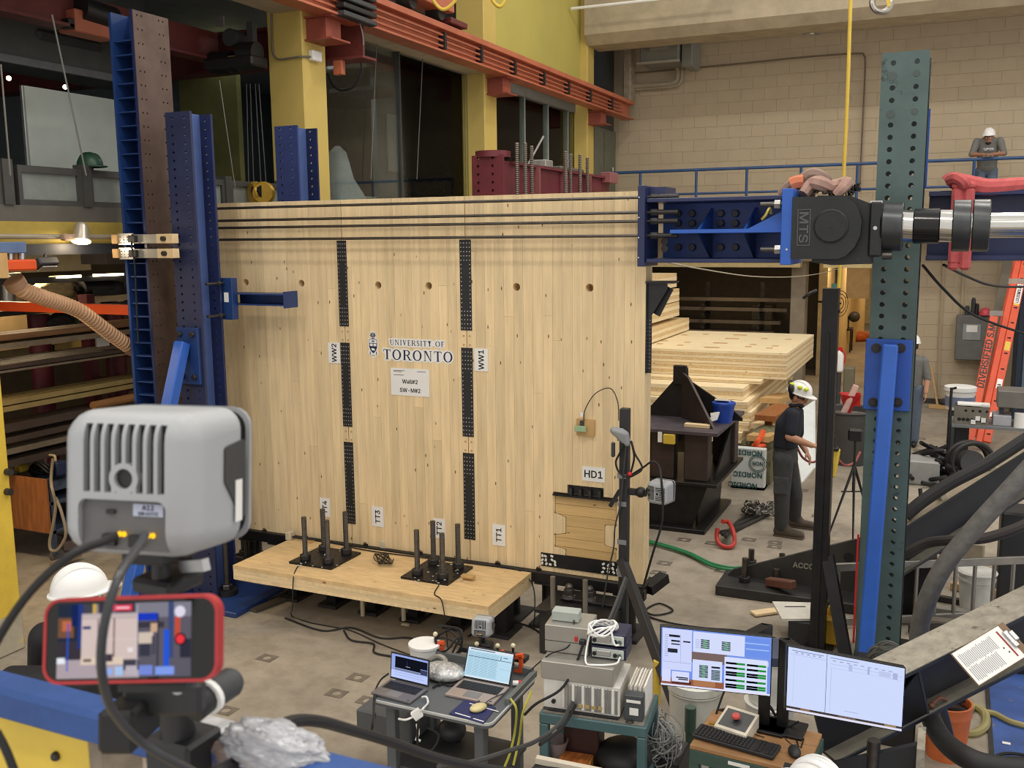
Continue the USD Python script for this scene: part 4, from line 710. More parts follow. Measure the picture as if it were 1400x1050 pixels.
for k, pts in enumerate((((1261,362,8.3),(1290,395,8.4),(1330,430,8.6),(1400,456,9),(1450,470,9.2)),((1290,362,8.4),(1320,377,8.8),(1355,390,9.2),(1400,392,9.6),(1450,386,10)), )):
    one('hanging_cable', ['long dark cable sagging from the green column across the ladder', 'upper dark cable sagging under the navy beam to the right edge'][k], 'cable', MB().tube([PY(*p) for p in pts],.011,6), black_rubber)
one('thin_line', 'thin pale line sagging below the loading beam across the dark alcove', 'cable', MB().tube([PY(905,357,7.8), PY(960,368,11), PY(1030,378,14), PY(1090,378,17), PY(1130,372,19.5), PY(1160,363,21.2)],.008,5), mat('pale_line', (170,160,140),.7))
# ================================================================ middle distance behind the wall
def panel(t, name, x0, x1, y0, y1, z0, n=5, th=.035, label=None):
    for k in range(n): t.part('layer', MB().box(x0 + (.002 if k % 2 else 0), x1 - (.002 if k % 2 else 0), y0, y1, z0 + k * th, z0 + (k + 1) * th - .002),(fresh_x, fresh_end)[k % 2])
zt = 1.6
fr = PZ(1076,483, zt); bk_ = PZ(1114,457, zt); X1 = fr[0]
for k in range(2):
    t = T('stacked_clt_panel', ['uppermost big timber panel with plugged notches on the stack behind the wall', 'second timber panel from the top of the stack behind the wall'][k], 'timber panel', loc=(X1 - 1.4,(fr[1] + bk_[1]) / 2, zt - .21 - .21 * k)); panel(t, '', X1 - 2.7, X1, fr[1] + .02 * k, bk_[1], zt - .208 - .21 * k, 5,.0416)
    if k == 0:
        for px, py in ((1012,458),(1001,463),(985,469),(973,475)): p = PZ(px, py, zt); t.part('notch_plug', MB().box(p[0] - .12, p[0] + .12, p[1] - .06, p[1] + .06, zt - .002, zt + .003), ply_tan)
        for px, py in ((936,458),(965,457),(909,466),(940,468),(930,472),(902,470),(1045,463),(1078,464),(1023,474),(1060,473),(1030,471),(1052,476)): p = PZ(px, py, zt); t.part('plugged_notch', MB().box(p[0] - .05, p[0] + .05, p[1] - .05, p[1] + .05, zt - .002, zt + .003), ply_tan)
low = [((1040,521),1.18,.05),((1016,531),1.125,.18),((1022,550),.94,.15),((1027,564),.785,.14),((1024,578),.64,.13),((1014,592),.505,.16)]
for k, ((px, py), z, th) in enumerate(low):
    f = PZ(px, py, z); t = T('stacked_clt_panel', ['dark dunnage layer under the two upper timber panels', 'timber panel sticking out furthest to the front, under the dunnage layer', 'timber panel below the one that sticks out, in the panel stack', 'fourth timber panel from the floor in the stack', 'timber panel next to the lowest one in the stack', 'lowest timber panel of the stack, beside the black test stand'][k], 'timber panel', loc=(f[0] - 1.3, f[1] + 1.4, z - th)); panel(t, '', f[0] - 2.1, f[0], f[1],18.6, z - th, 3, th / 3)
for k in range(3): x = X1 - .5 - k * 1.1; t = one('dunnage_timber', 'squared timber bearer under the panel stack, %s from the right' % ['first', 'second', 'third'][k], 'timber', MB().cb(x - .06, x + .06,16.6,18.4,0,.34,.01), wood_y)
xs_ = -4.7
for k, (y0, y1) in enumerate(((373,392),(394,411),(412,431),(434,452))):
    far = PX(929 + (5 if k == 3 else 0), y0, xs_); zb = PX(929, y1, xs_)[2]; t = T('stored_clt_panel', ['topmost', 'second', 'third', 'lowest'][k] + ' of the four thick timber panels racked beside the wall edge', 'timber panel', loc=(-5.6,13.5, zb)); d_ = [-.05,0,0,.12][k]
    for i in range(4): h_ = (far[2] - zb) / 4; t.part('layer', MB().box(-6.6, xs_ + d_ - (.004 if i % 2 else 0),14.0, far[1], zb + i * h_, zb + (i + 1) * h_ - .002),(fresh_x, fresh_end)[i % 2])
one('panel_rack_trestle', 'steel trestle carrying the four racked timber panels', 'trestle', MB().box(-6.5,-6.3,14.1,14.3,0, zb - .1).box(-5.3,-5.15,14.1,14.3,0, zb - .1).box(-6.5,-4.8,14.1,14.3, zb - .1, zb - .002).box(-6.5,-6.3,15.5,15.7,0, zb - .1).box(-5.3,-5.15,15.5,15.7,0, zb - .1).box(-6.5,-4.8,15.5,15.7, zb - .1, zb - .002), dark_steel)
# steel racks in the alcove
for k, py in enumerate((408,421,438,452)):
    a, b = PY(935 + 4 * k, py, 23.5), PY(1085 - 9 * k, py + 3,23.5); t = T('steel_stock', ['top', 'second', 'third', 'lowest'][k] + ' bundle of dark steel bars on the rack in the alcove', 'steel bars', loc=(a[0] + 1.5,23.5, a[2]))
    for j in range(3): t.part('bar', MB().box(a[0] - 1.5, b[0],23.4 + j * .12,23.47 + j * .12, a[2] - .04, a[2] + .04), dark_steel if j else mat('greyish_bar', (120,108,96),.5,.4))
t = T('bar_rack', 'dark cantilever rack holding steel bars in the alcove', 'rack', loc=(-4,24,0))
for px in (965,1040): x = PY(px, 420,23.6)[0]; t.part('post', MB().box(x - .05, x + .05,23.8,23.9,0,2.3), dark_steel); [t.part('arm', MB().box(x - .03, x + .03,23.3,23.8, PY(px, py + 5,23.5)[2] - .1, PY(px, py + 5,23.5)[2] - .03), dark_steel) for py in (408,421,438,452)]
p, q = PY(1026,460,24.5), PY(1055,418,24.5); one('dark_cabinet', 'dark metal cabinet at the back of the alcove', 'cabinet', MB().cb(p[0], q[0],24.5,25.2,0, q[2],.02), mat('cabinet_dark', (70,66,58),.6))
# things in the corridor
P = lambda px, py, y=30: PY(px, py, y)
t = T('work_stand', 'small black stand with machine parts in the warm corridor', 'stand', loc=(P(1155,470)[0],30,0)); a, b = P(1146,448), P(1164,480); t.part('top', MB().box(a[0], b[0],29.7,30.3, a[2] - .05, a[2]), black); [t.part('leg', MB().box(x, x + .04, y, y + .04,0, a[2] - .05), black) for x in (a[0], b[0] - .04) for y in (29.72,30.24)]
t.part('grinder', MB().cyl(P(1143,437) , P(1160,434),.14, n=12).ball(P(1168,433),.16).box(a[0], b[0] - .1,29.9,30.1, a[2], a[2] + .25), dark_grey)
one('orange_tarp', 'orange crumpled cloth on the far corridor floor', 'cloth', MB().ball(PZ(1177,460,.12),(.35,.3,.18)).ball(PZ(1172,462,.1),(.3,.25,.14)), mat('tarp_orange', (206,108,50),.8))
for k, px in enumerate((1135,1147)):
    c = PZ(px, 498 + 6 * k, .95); c = PD(px, 490 + 3 * k, 17); t = T('fire_extinguisher', ['red fire extinguisher half hidden behind the black post', 'white-labelled fire extinguisher right of the black post'][k], 'fire extinguisher', loc=c); t.part('cylinder', MB().lathe([(.06,-.2),(.08,-.17),(.08,.1),(.03,.18)], c, n=14), red if k == 0 else white); t.part('valve', MB().box(c[0] - .03, c[0] + .05, c[1] - .03, c[1] + .03, c[2] + .16, c[2] + .24).tube([c + [.05,0,.2], c + [.1,0,.1], c + [.09,0,-.05]],.015,6), red)
    t.part('stand', MB().cyl((c[0], c[1],0), c - [0,0,.2],.05, n=8), dark_grey)
c = PD(1149,415,20.5); t = T('wall_fan', 'dark caged fan above the corridor stand', 'fan', loc=c); [t.part('cage_ring', MB().tube([c + r * (math.cos(a) * np.array([.5,.6,0]) + math.sin(a) * np.array([0,0,1])) for a in np.linspace(0,6.283,20)],.008,5,0, False), black) for r in (.12,.2,.27)]; t.part('bracket', MB().bar(c, c + [-.5,.5,0],.04,.04), black)
t = T('exit_sign', 'small green and white sign on the corridor wall', 'sign', loc=PY(1142,397,21.1)); p = PY(1142,397,21.1); t.part('plate', MB().box(p[0] - .08, p[0] + .08, p[1], p[1] + .03, p[2] - .14, p[2] + .14), mat('sign_teal', (90,140,130),.5)); t.part('bracket', MB().box(p[0] - .02, p[0] + .02, p[1] + .03, p[1] + .12, p[2] - .1,2.9), dark_grey)
one('corridor_post', 'grey steel box by the corridor entrance, right of the black post', 'cabinet', MB().cb(PY(1152,540,19)[0], PY(1166,540,19)[0],19,19.3,0, PY(1155,503,19)[2],.02), mat('olive_grey', (118,112,92),.7))
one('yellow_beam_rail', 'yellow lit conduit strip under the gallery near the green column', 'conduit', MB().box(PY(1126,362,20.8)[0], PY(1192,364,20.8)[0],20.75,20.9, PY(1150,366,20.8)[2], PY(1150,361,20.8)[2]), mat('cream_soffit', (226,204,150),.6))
# ---------------------------------------------------------------- black test stand with the blue bucket
P = lambda px, py, y: PY(px, py, y)
ts = T('test_stand', 'heavy black welded steel test stand behind the right edge of the wall', 'steel stand', loc=(-3,11.3,0))
sx, y0, y1 = -2.33,10.75,12.3; zt_ = PY(988,593, y0)[2]; zm = PY(985,664, y0)[2]
ts.part('base_plate', MB().cb(-4.4,-2.45,10.72,12.2,0,.05,.006), black_steel); ts.part('top_plate', MB().cb(-4.4, sx, y0, y1, zt_ - .045, zt_, .005), mat('stand_top', (84,76,82),.5,.3, var=.25, scale=6, wear=((150,144,140),.7,12))); ts.part('shelf', MB().cb(-4.4, sx, y0, y1, zm - .04, zm, .005), black_steel)
for x, y in ((-3.0,10.95),(-2.6,10.95),(-3.4,11.6),(-2.5,12.0)): ts.part('post', MB().cb(x - .14, x + .14, y - .1, y + .1, zm, zt_ - .045,.01), mat('stand_brown', (70,58,54),.5,.3, var=.2, scale=5))
ts.part('lower_panel', MB().ext(Polygon([(-4.3,.05),(-2.62,.05),(-2.45, zm - .04),(-4.3, zm - .04)]),(0,10.86,0),(1,0,0),(0,0,1),.03), black_steel); ts.part('side_panel', MB().ext(Polygon([(10.9,.05),(12.1,.05),(12.25, zm - .04),(10.9, zm - .04)]),(-2.6,0,0),(0,1,0),(0,0,1),.03), black_steel)
ts.part('side_gusset', MB().ext(Polygon([(11.0, zm),(12.25, zm),(12.3, zt_ - .05),(12.0, zt_ - .05)]),(sx - .1,0,0),(0,1,0),(0,0,1),.025), black_steel)
q = [P(*p, 11.6) for p in ((880,566),(922,519),(922,503),(940,503),(941,519),(1001,560),(1015,572))]; ts.part('rear_gable', MB().ext(Polygon([(p[0], p[2]) for p in q] + [(q[-1][0], zt_),(q[0][0], zt_)]),(0,11.63,0),(1,0,0),(0,0,1),.04), black_steel)
ts.part('crown_tube', MB().cb(q[2][0], q[3][0],11.54,11.6, q[1][2] - .05, q[2][2] + .04,.008), black_steel)
u = nrm([.55,-.6,0]); a0 = np.array([-2.93,11.55, zt_]); ts.part('gusset', MB().ext(Polygon([(0,0),(.78,0),(.15,.52),(0,.56)]), a0, u, (0,0,1),.03), mat('stand_brown', (70,58,54),.5,.3, var=.2, scale=5))
ts.part('diagonal', MB().bar((-4.2,10.9, zm + .05),(-2.8,11.5, zt_ - .1),.12,.2), mat('stand_brown', (70,58,54),.5,.3, var=.2, scale=5))
c = PZ(989,577, zt_); bb = T('bucket', 'blue plastic bucket with a lid and paper label on the black test stand', 'bucket', loc=c); bm_ = mat('bucket_blue', (34,72,170),.4)
bb.part('body', MB().lathe([(.1,0),(.13,.2),(.135,.2),(.135,.22)], c, n=20), bm_); bb.part('lid', MB().lathe([(.14,.215),(.14,.24),(.12,.25)], c, n=20), bm_); bb.part('label', MB().ob(c + [-.01,-.02,.262],(.16,.14,.02), trimesh.transformations.rotation_matrix(.3,(1,0,0))[:3, :3]), paper)
c = PZ(972,580, zt_); one('c_clamp', 'small white clamp leaning on the blue bucket', 'clamp', MB().ext(Polygon([(0,0),(.1,.04),(.12,.12),(.03,.1),(.04,.07),(.08,.08),(.07,.06),(-.01,.04)]).buffer(.008), c + [-.02,-.06,.03],(1,0,0),(0,.3,1),.03), white)
c = PZ(955,584, zt_); one('wood_offcut', 'pale wood offcut on the test stand top', 'wood block', MB().cb(c[0] - .16, c[0] + .14, c[1] - .05, c[1] + .04, zt_, zt_ + .04,.004), wood_x)
c = PY(913,597,10.7); one('yellow_tag', 'yellow switch box hanging below the test stand top', 'switch box', MB().cb(c[0] - .07, c[0] + .07,10.74,10.8, c[2] - .1, c[2] + .02,.01), yellow); c = PY(901,595,10.7); one('white_tag', 'white tag hanging below the test stand top', 'tag', MB().box(c[0] - .025, c[0] + .025,10.735,10.745, c[2] - .09, c[2] + .03), paper)
# hooks, chain, hose on the floor
P0 = lambda px, py, z=.03: PZ(px, py, z)
one('lifting_hook', 'red lifting link lying on the floor at the foot of the test stand', 'lifting link', MB().tube([P0(981,722,.2), P0(980,735,.1), P0(985,745,.04), P0(997,748,.03), P0(1004,742,.06), P0(1003,728,.15), P0(996,714,.2), P0(988,713,.24)],.025,8), mat('hook_red', (190,60,52),.5))
lk = MB()
for k in range(60):
    c = P0(random.uniform(1018,1056), random.uniform(688,703), random.uniform(.02,.12)); d1, d2 = nrm(RNG.normal(size=3)), None; d2 = nrm(np.cross(d1, RNG.normal(size=3))); lk.tube([c + .05 * math.cos(t) * d1 + .028 * math.sin(t) * d2 for t in np.linspace(0,6.283,9)],.011,5,0, False)
one('floor_chain', 'pile of bare steel chain on the floor behind the standing worker', 'chain', lk, mat('chain_steel', (120,116,110),.4,.8), kind='stuff')
for k in range(3): one('sling_leg', ['upper', 'middle', 'lower'][k] + ' dark wire sling running over the floor from the red link to the chain', 'wire sling', MB().tube([P0(984 + 4 * k, 728 + 3 * k, .12), P0(1010,722 - 5 * k, .03), P0(1035,710 - 5 * k, .03), P0(1056,700 - 6 * k, .03)],.022,6), mat('wire_grey', (66,64,62),.5,.4))
for k in range(2): one('air_hose', ['upper', 'lower'][k] + ' green air hose snaking over the floor from the wall corner', 'hose', MB().tube([P0(880,738 + 2 * k), P0(905,744 + 2 * k), P0(940,755 + 2 * k), P0(972,770 + 3 * k), P0(1000,776 + 3 * k), P0(1018,775 + 2 * k)],.016,8), green_hose)
# wrapped boards with upside-down lettering
wb_ = T('wrapped_board', 'white wrapped board with upside-down green lettering behind the test stand', 'wrapped panel', loc=PY(1022,668,13.0)); a, b = PY(1000,611,13.0), PY(1045,668,13.0)
wb_.part('sheet', MB().cb(a[0], b[0],13.0,13.12, b[2], a[2],.01), mat('wrap_white', (206,210,208),.5, var=.06))
def text_on(t, txt, h, o, u, v, m, bold=True, depth=.003, center=True, sx=1.0, name='lettering', parent=None):
    tm = meshkit.text_mesh(txt, h, depth, bold); q = tm.vertices; b = tm.bounds
    off = np.array([b[:, 0].mean(), h / 2,0]) if center else np.zeros(3); q = q - off; q = q * [sx, 1,1]; u, v = nrm(u), nrm(v)
    return t.part(name, MB().raw(np.asarray(o) + q[:, :1] * u + q[:, 1:2] * v + q[:, 2:] * np.cross(u, v), tm.faces), m, parent=parent)
tg = mat('nordic_green', (40,84,84),.6)
for py, s in ((619, 'NORDIC'),(649, 'NORDIC'),(663, 'NORDIC')): text_on(wb_, s, .065, PY(1022 if py != 663 else 1015, py, 12.995),(-1,0,0),(0,0,-1), tg, sx=1.1)
c = PY(1036,634,12.99); [wb_.part('logo_ring', MB().ext(disc(0,0, r, 8).difference(disc(0,0, r - .008,8)), c, (1,0,0),(0,0,1),.003), tg) for r in (.12,.1)]; text_on(wb_, 'NOR', .05, c, (-1,0,0),(0,0,-1), tg)
one('board_pallet', 'pale wood pallet under the wrapped board', 'pallet', MB().box(a[0], b[0],12.98,13.3,0, PY(1022,669,13.0)[2]), wood_x)
for k, (p, q) in enumerate((((1036,600),(1062,588)),((1046,572),(1072,556)),((1040,583),(1066,575)),((1052,548),(1076,541)))):
    one('scrap_board', ['wood board leaning low behind the worker', 'brown scrap board behind the worker at waist height', 'short plank behind the worker above the rags', 'plank end at the worker shoulder height'][k], 'board', MB().bar(PD(p[0], p[1],13.3 + .5 * k), PD(q[0], q[1],14.2 + .5 * k),.3,.08).bar(PD(p[0] + 5, p[1] + 4,13.6 + .5 * k),[*(PD(p[0] + 5, p[1] + 4,13.6 + .5 * k)[:2]),0],.1,.1,(0,1,0)),[ply_tan, brown_ply, wood_x, ply_tan][k])
one('orange_strap', 'bright orange ratchet strap thrown over the rags behind the worker', 'strap', MB().tube([PD(1032,610,13.3), PD(1036,604,13.2), PD(1041,596,13.3), PD(1043,590,13.4)],.04,6).tube([PD(1030,609,13.3), PD(1038,610,13.2), PD(1045,609,13.3)],.035,6), red_orange)
one('rag_heap', 'olive and grey heap of rags and scrap beside the wrapped board', 'scrap heap', MB().ball(PD(1040,604,13.7),(.22,.3,.16)).ball(PD(1050,600,13.9),(.25,.3,.2)).ball(PD(1033,607,13.8),(.2,.3,.12)).box(*(sorted([PD(1030,610,13.6)[0], PD(1060,610,13.6)[0]])),13.3,13.8,0, PD(1040,612,13.6)[2]), mat('rag_olive', (110,106,78),.9, var=.4, scale=9), kind='stuff')
sh = T('plastic_sheet', 'white printed plastic sheet draped over boards behind the worker', 'plastic sheet', loc=PZ(1100,655,0)); A_, B_, C_, D_ = PD(1080,570,13.2), PD(1112,548,13.6), PD(1112,640,12.4), PD(1096,660,12.2)
sh.part('sheet', MB().raw([A_, B_, C_, D_, A_ + [.02,.05,0], B_ + [.02,.05,0], C_ + [.02,.05,0], D_ + [.02,.05,0]],[(0,1,2),(0,2,3),(4,6,5),(4,7,6),(0,4,5),(0,5,1),(1,5,6),(1,6,2),(2,6,7),(2,7,3),(3,7,4),(3,4,0)]), mat('wrap_white', (206,210,208),.5, var=.06))
sh.part('board_prop', MB().bar(PD(1096,580,13.8), PZ(1100,640,0),.3,.08), wood_x)
# big bin and things beyond
c = PZ(1158,631,0); tb = T('waste_bin', 'large dark grey round waste bin beyond the black post', 'waste bin', loc=c); tb.part('body', MB().lathe([(.33,0),(.4,.75),(.4,.8),(.37,.8),(.3,.05)], c, n=24, closed=False), mat('bin_grey', (70,68,68),.55)); tb.part('rim', MB().tube([c + [.41 * math.cos(a),.41 * math.sin(a),.8] for a in np.linspace(0,6.283,24)],.02,6,0, False), mat('bin_grey', (70,68,68),.55)); tb.part('base', MB().cyl(c, c + [0,0,.03],.33, n=20), black)
tb.part('rubbish', MB().cyl(c + [0,0,.68], c + [0,0,.72],.36, n=20), mat('rubbish_grey', (110,104,98),.9, var=.4, scale=12))
one('red_funnel', 'red plastic funnel sticking out of the waste bin', 'funnel', MB().lathe([(.16,.35),(.05,.12),(.05,0)], c + [-.02,-.1,.7],(.1,0,1),16, False).ob(c + [.1,-.1,.98],(.12,.05,.2)), red)
one('white_tube', 'white and red tube standing in the waste bin', 'tube', MB().cyl(c + [-.08,-.2,.72], c + [.1,-.2,1.2],.045, n=12), mat('tube_pink', (222,180,172),.5)); one('pale_cup', 'pale cup standing in the waste bin', 'cup', MB().cyl(c + [-.25,-.15,.72], c + [-.25,-.15,.95],.06, n=12), mat('cup_beige', (206,192,170),.6))
t = T('camera_tripod', 'thin black camera tripod in front of the waste bin', 'tripod', loc=PZ(1162,735,0)); ap = PD(1168,636,11.0); [t.part('leg', MB().tube([ap, PZ(*e, 0)],[.018,.01],6,0), black) for e in ((1129,742),(1166,742),(1194,728))]; t.part('column', MB().cyl(ap - [0,0,.3], ap + [0,0,.3],.015, n=8), black); t.part('head', MB().cb(ap[0] - .08, ap[0] + .08, ap[1] - .05, ap[1] + .05, ap[2] + .28, ap[2] + .42,.02), black); t.part('spreader', MB().bar(PD(1150,672,11.0), PD(1182,672,11.0),.012,.012), black)
one('red_rod', 'thin red rod standing behind the black post', 'rod', MB().cyl(PZ(1131,722,0), PD(1133,640,11.3),.016, n=8), red); one('braided_rope', 'red and white braided rope hanging in loops behind the black post', 'rope', MB().tube([PD(1090,612,11.2), PD(1098,626,11.1), PD(1112,632,11.1), PD(1128,622,11.1), PD(1143,626,11.2), PD(1155,636,11.2), PD(1168,632,11.3), PD(1176,618,11.4)],.014,6), mat('rope_red', (150,80,74),.8, var=.5, scale=60))
c = PD(1139,632,10.95); rm_ = T('crane_remote', 'yellow crane pendant remote hanging beside the worker hand', 'remote control', loc=c); rm_.part('case', MB().ob(c, (.11,.09,.34), trimesh.transformations.rotation_matrix(.13, RC[2])[:3, :3].T, .02), yellow); rm_.part('strain_relief', MB().lathe([(.035,0),(.02,.14)], c + [.0,0,.17], n=10), black); rm_.part('guard', MB().cb(c[0] - .08, c[0] + .06, c[1] - .06, c[1] + .05, c[2] + .14, c[2] + .18,.01), black)
# ---------------------------------------------------------------- walking worker in a navy polo
wy = 11.0; W = lambda px, py, dy=0: PY(px, py, wy + dy)
foot = PZ(1068,733,0)
wk_ = T('person', 'worker in a navy polo and charcoal trousers with a white hard hat, facing right', 'person', loc=(foot[0], wy, 0))
navyp = mat('navy_polo', (32,36,48),.85, var=.12, scale=20); trs = mat('charcoal_trousers', (66,68,70),.85, var=.15, scale=16, bump=.3, bscale=20); boot = mat('work_boot', (84,74,64),.75, var=.2, scale=12)
an1, an2 = PZ(1064,733,.1), PZ(1090,716,.1); an1 = np.array([an1[0], foot[1],.11]); an2 = np.array([PZ(1089,718,0)[0], foot[1] + .42,.11])
hipn, hipf = W(1071,628,-.06), W(1076,628,.12); kn, kf = W(1069,680,-.05), W(1087,676,.25)
jt = {'hn': hipn, 'hf': hipf, 'kn': kn, 'kf': kf, 'an': an1 + [-.02,0,.03], 'af': an2 + [-.02,0,.03]}
wk_.part('trousers', human(jt, {'hn': .115, 'hf': .11, 'kn': .088, 'kf': .085, 'an': .08, 'af': .078}, [('hn', 'hf'),('hn', 'kn'),('kn', 'an'),('hf', 'kf'),('kf', 'af')], extra=[m3.Manifold.batch_hull([ell((hipn + hipf) / 2 + [0,0,.0],(.14,.17,.1)), ell(W(1074,612,.03),(.13,.16,.06))])], iters=8), trs, smooth=True)
wk_.part('cargo_pocket', MB().ob(kn + [.0,-.1,.16],(.16,.03,.2), None, .01), trs)
wk_.part('belt', MB().add(ell(W(1074,611,.03),(.142,.172,.025)), True), black)
hd = W(1092,541,.02); rs, ls = W(1083,567,-.17), W(1089,567,.2); el = W(1079,597,-.24); wr = W(1110,609,-.2); el2, wr2 = W(1092,600,.26), W(1102,617,.16)
shirt = human({'rs': rs, 'ls': ls, 're': W(1081,590,-.22), 'le': W(1091,592,.25)}, {'rs': .08, 'ls': .08, 're': .07, 'le': .065}, [('rs', 're'),('ls', 'le')], extra=[m3.Manifold.batch_hull([ell(W(1074,608,.02),(.135,.165,.06)), ell(W(1079,580,.02),(.15,.19,.12)), ell(W(1086,562,.02),(.1,.17,.05))])], iters=10); wk_.part('polo_shirt', shirt, navyp, smooth=True)
wk_.part('collar', MB().tube([W(1089,553,.02) + .07 * np.array([math.cos(a), math.sin(a),.15 * math.cos(a)]) for a in np.linspace(0,6.283,16)],.018,6,0, False), navyp)
wk_.part('neck', MB().cyl(W(1087,560,.02), hd - [.0,0,.03],.056, n=14), skin)
for e, w_, s in ((W(1081,588,-.22), wr, 1),(W(1091,590,.25), wr2,-1)):
    ee = el if s == 1 else el2; wk_.part('arm', human({'a': e, 'e': ee, 'w': w_}, {'a': .05, 'e': .046, 'w': .03}, [('a', 'e'),('e', 'w')],.015, iters=6), skin, smooth=True); hand(wk_, w_, (1,.0,-.1) if s == 1 else (.5,-.2,-.8),(0, s * .2,-1) if s == 1 else (-.8,0,-.5), skin, .5 if s == 1 else .35, s)
Rh = head(wk_, hd, (.93,-.25,-.28),1.0, skin, beard=True, glasses=True); hh = hardhat(wk_, hd + np.array(Rh[2]) * .05, Rh, white)
rr, ff, uu = Rh; [wk_.part('sticker', MB().ball(hd + uu * .12 + rr * sx_ * .1 + ff * fx, (.028,.028,.022),1), mat('hi_vis_yellow', (214,224,60),.5), parent=hh) for sx_, fx in ((1,.02),(.85,.09),(.95,-.08))]
wk_.part('ear_defender', MB().ball(hd + rr * .1 - ff * .07 + uu * .07,(.035,.055,.06)), black, parent=hh); wk_.part('ear_defender_band', MB().tube([hd + rr * .1 - ff * .07 + uu * .07, hd - ff * .15 + uu * .12, hd - rr * .1 - ff * .07 + uu * .07],.014,6), black, parent=hh)
for a, d_ in ((an1,(1,-.12,0)),(an2,(1,-.1,0))):
    d_ = nrm(d_); b = human({'h': np.array([a[0], a[1],.055]) - d_ * .06, 'm': np.array([a[0], a[1],.055]) + d_ * .06, 't': np.array([a[0], a[1],.045]) + d_ * .2, 'a': a + [-.02,0,.06]}, {'h': .05, 'm': .052, 't': .042, 'a': .055}, [('h', 'm'),('m', 't'),('h', 'a'),('m', 'a')],.02, iters=6); p = wk_.part('boot', b, boot, smooth=True); wk_.part('sole', MB().bar(np.array([a[0], a[1],.012]) - d_ * .1, np.array([a[0], a[1],.012]) + d_ * .235,.095,.024), mat('sole_tan', (96,84,72),.8), parent=p)
# person half hidden behind the green column
c = PZ(1250,610,0); hp_ = T('person', 'person in a grey t-shirt almost hidden behind the green column', 'person', loc=c); c = c + [-.1,0,0]
hp_.part('shirt', human({'s': c + [.17,0,1.4], 'e': c + [.24,-.02,1.12]}, {'s': .075, 'e': .06}, [('s', 'e')], extra=[m3.Manifold.batch_hull([ell(c + [0,0,1.0],(.17,.13,.08)), ell(c + [0,0,1.4],(.19,.13,.1))])]), gtee, smooth=True); hp_.part('forearm', human({'e': c + [.24,-.02,1.12], 'w': c + [.23,-.1,.9]}, {'e': .05, 'w': .032}, [('e', 'w')],.015), skin, smooth=True); hand(hp_, c + [.23,-.1,.9],(0,-.1,-1),(-1,0,0), skin, .3,1)
hp_.part('trousers', human({'a': c + [-.09,0,.95], 'b': c + [.09,0,.95], 'c': c + [-.09,0,.1], 'd': c + [.09,0,.1]}, {'a': .11, 'b': .11, 'c': .07, 'd': .07}, [('a', 'c'),('b', 'd'),('a', 'b')]), denim, smooth=True); [hp_.part('shoe', MB().ball(c + [s * .09,-.05,.05],(.05,.13,.05)), black) for s in (-1,1)]
hp_.part('neck', MB().cyl(c + [0,0,1.45], c + [0,0,1.6],.055), skin); Rq = head(hp_, c + [0,0,1.64],(-.3,1,0),1, skin); hardhat(hp_, c + [0,0,1.7], Rq, white)
# ================================================================ instrument benches in front of the wall
def plane_screen(t, TL, TR, BL, depth, parts, frame_m, scr_strength=1.0, name='screen', bez=.012):
    """a flat screen with corners in space; parts: list of (x0, y0, x1, y1, colour) in 0..1, y down, all flat emitting areas"""
    U, V = TR - TL, BL - TL; n = nrm(np.cross(U, V)); n = n * (-1 if n @ (EYE - TL) < 0 else 1)
    u_, v_ = nrm(U), nrm(V); a, b = np.linalg.norm(U), np.linalg.norm(V)
    c = TL + U / 2 + V / 2 - n * (depth / 2); t.part('casing', MB().ob(c, (a + 2 * bez, b + 2 * bez, depth), np.array([u_, v_, np.cross(u_, v_)]),.003), frame_m)
    layers = {}
    for i, (x0, y0, x1, y1, col) in enumerate(parts):
        q = TL + n * (.0008 + .00012 * i); layers.setdefault(col, MB()).raw([q + U * x0 + V * y0, q + U * x1 + V * y0, q + U * x1 + V * y1, q + U * x0 + V * y1],[(0,2,1),(0,3,2)] if np.cross(U, V) @ n < 0 else [(0,1,2),(0,2,3)])
    p = None
    for col, mb in layers.items():
        p2 = t.part(name if p is None else 'screen_area', mb, glow('screen_%02x%02x%02x' % col, col, scr_strength), parent=p, kind='stuff' if mb.n > 4 else None); p = p or p2
    return n
def rows(x0, y0, x1, y1, n, col, fill=.5, jag=0.0): h = (y1 - y0) / n; return [(x0, y0 + k * h, x1 - random.uniform(0, jag) * (x1 - x0), y0 + k * h + h * fill, col) for k in range(n)]
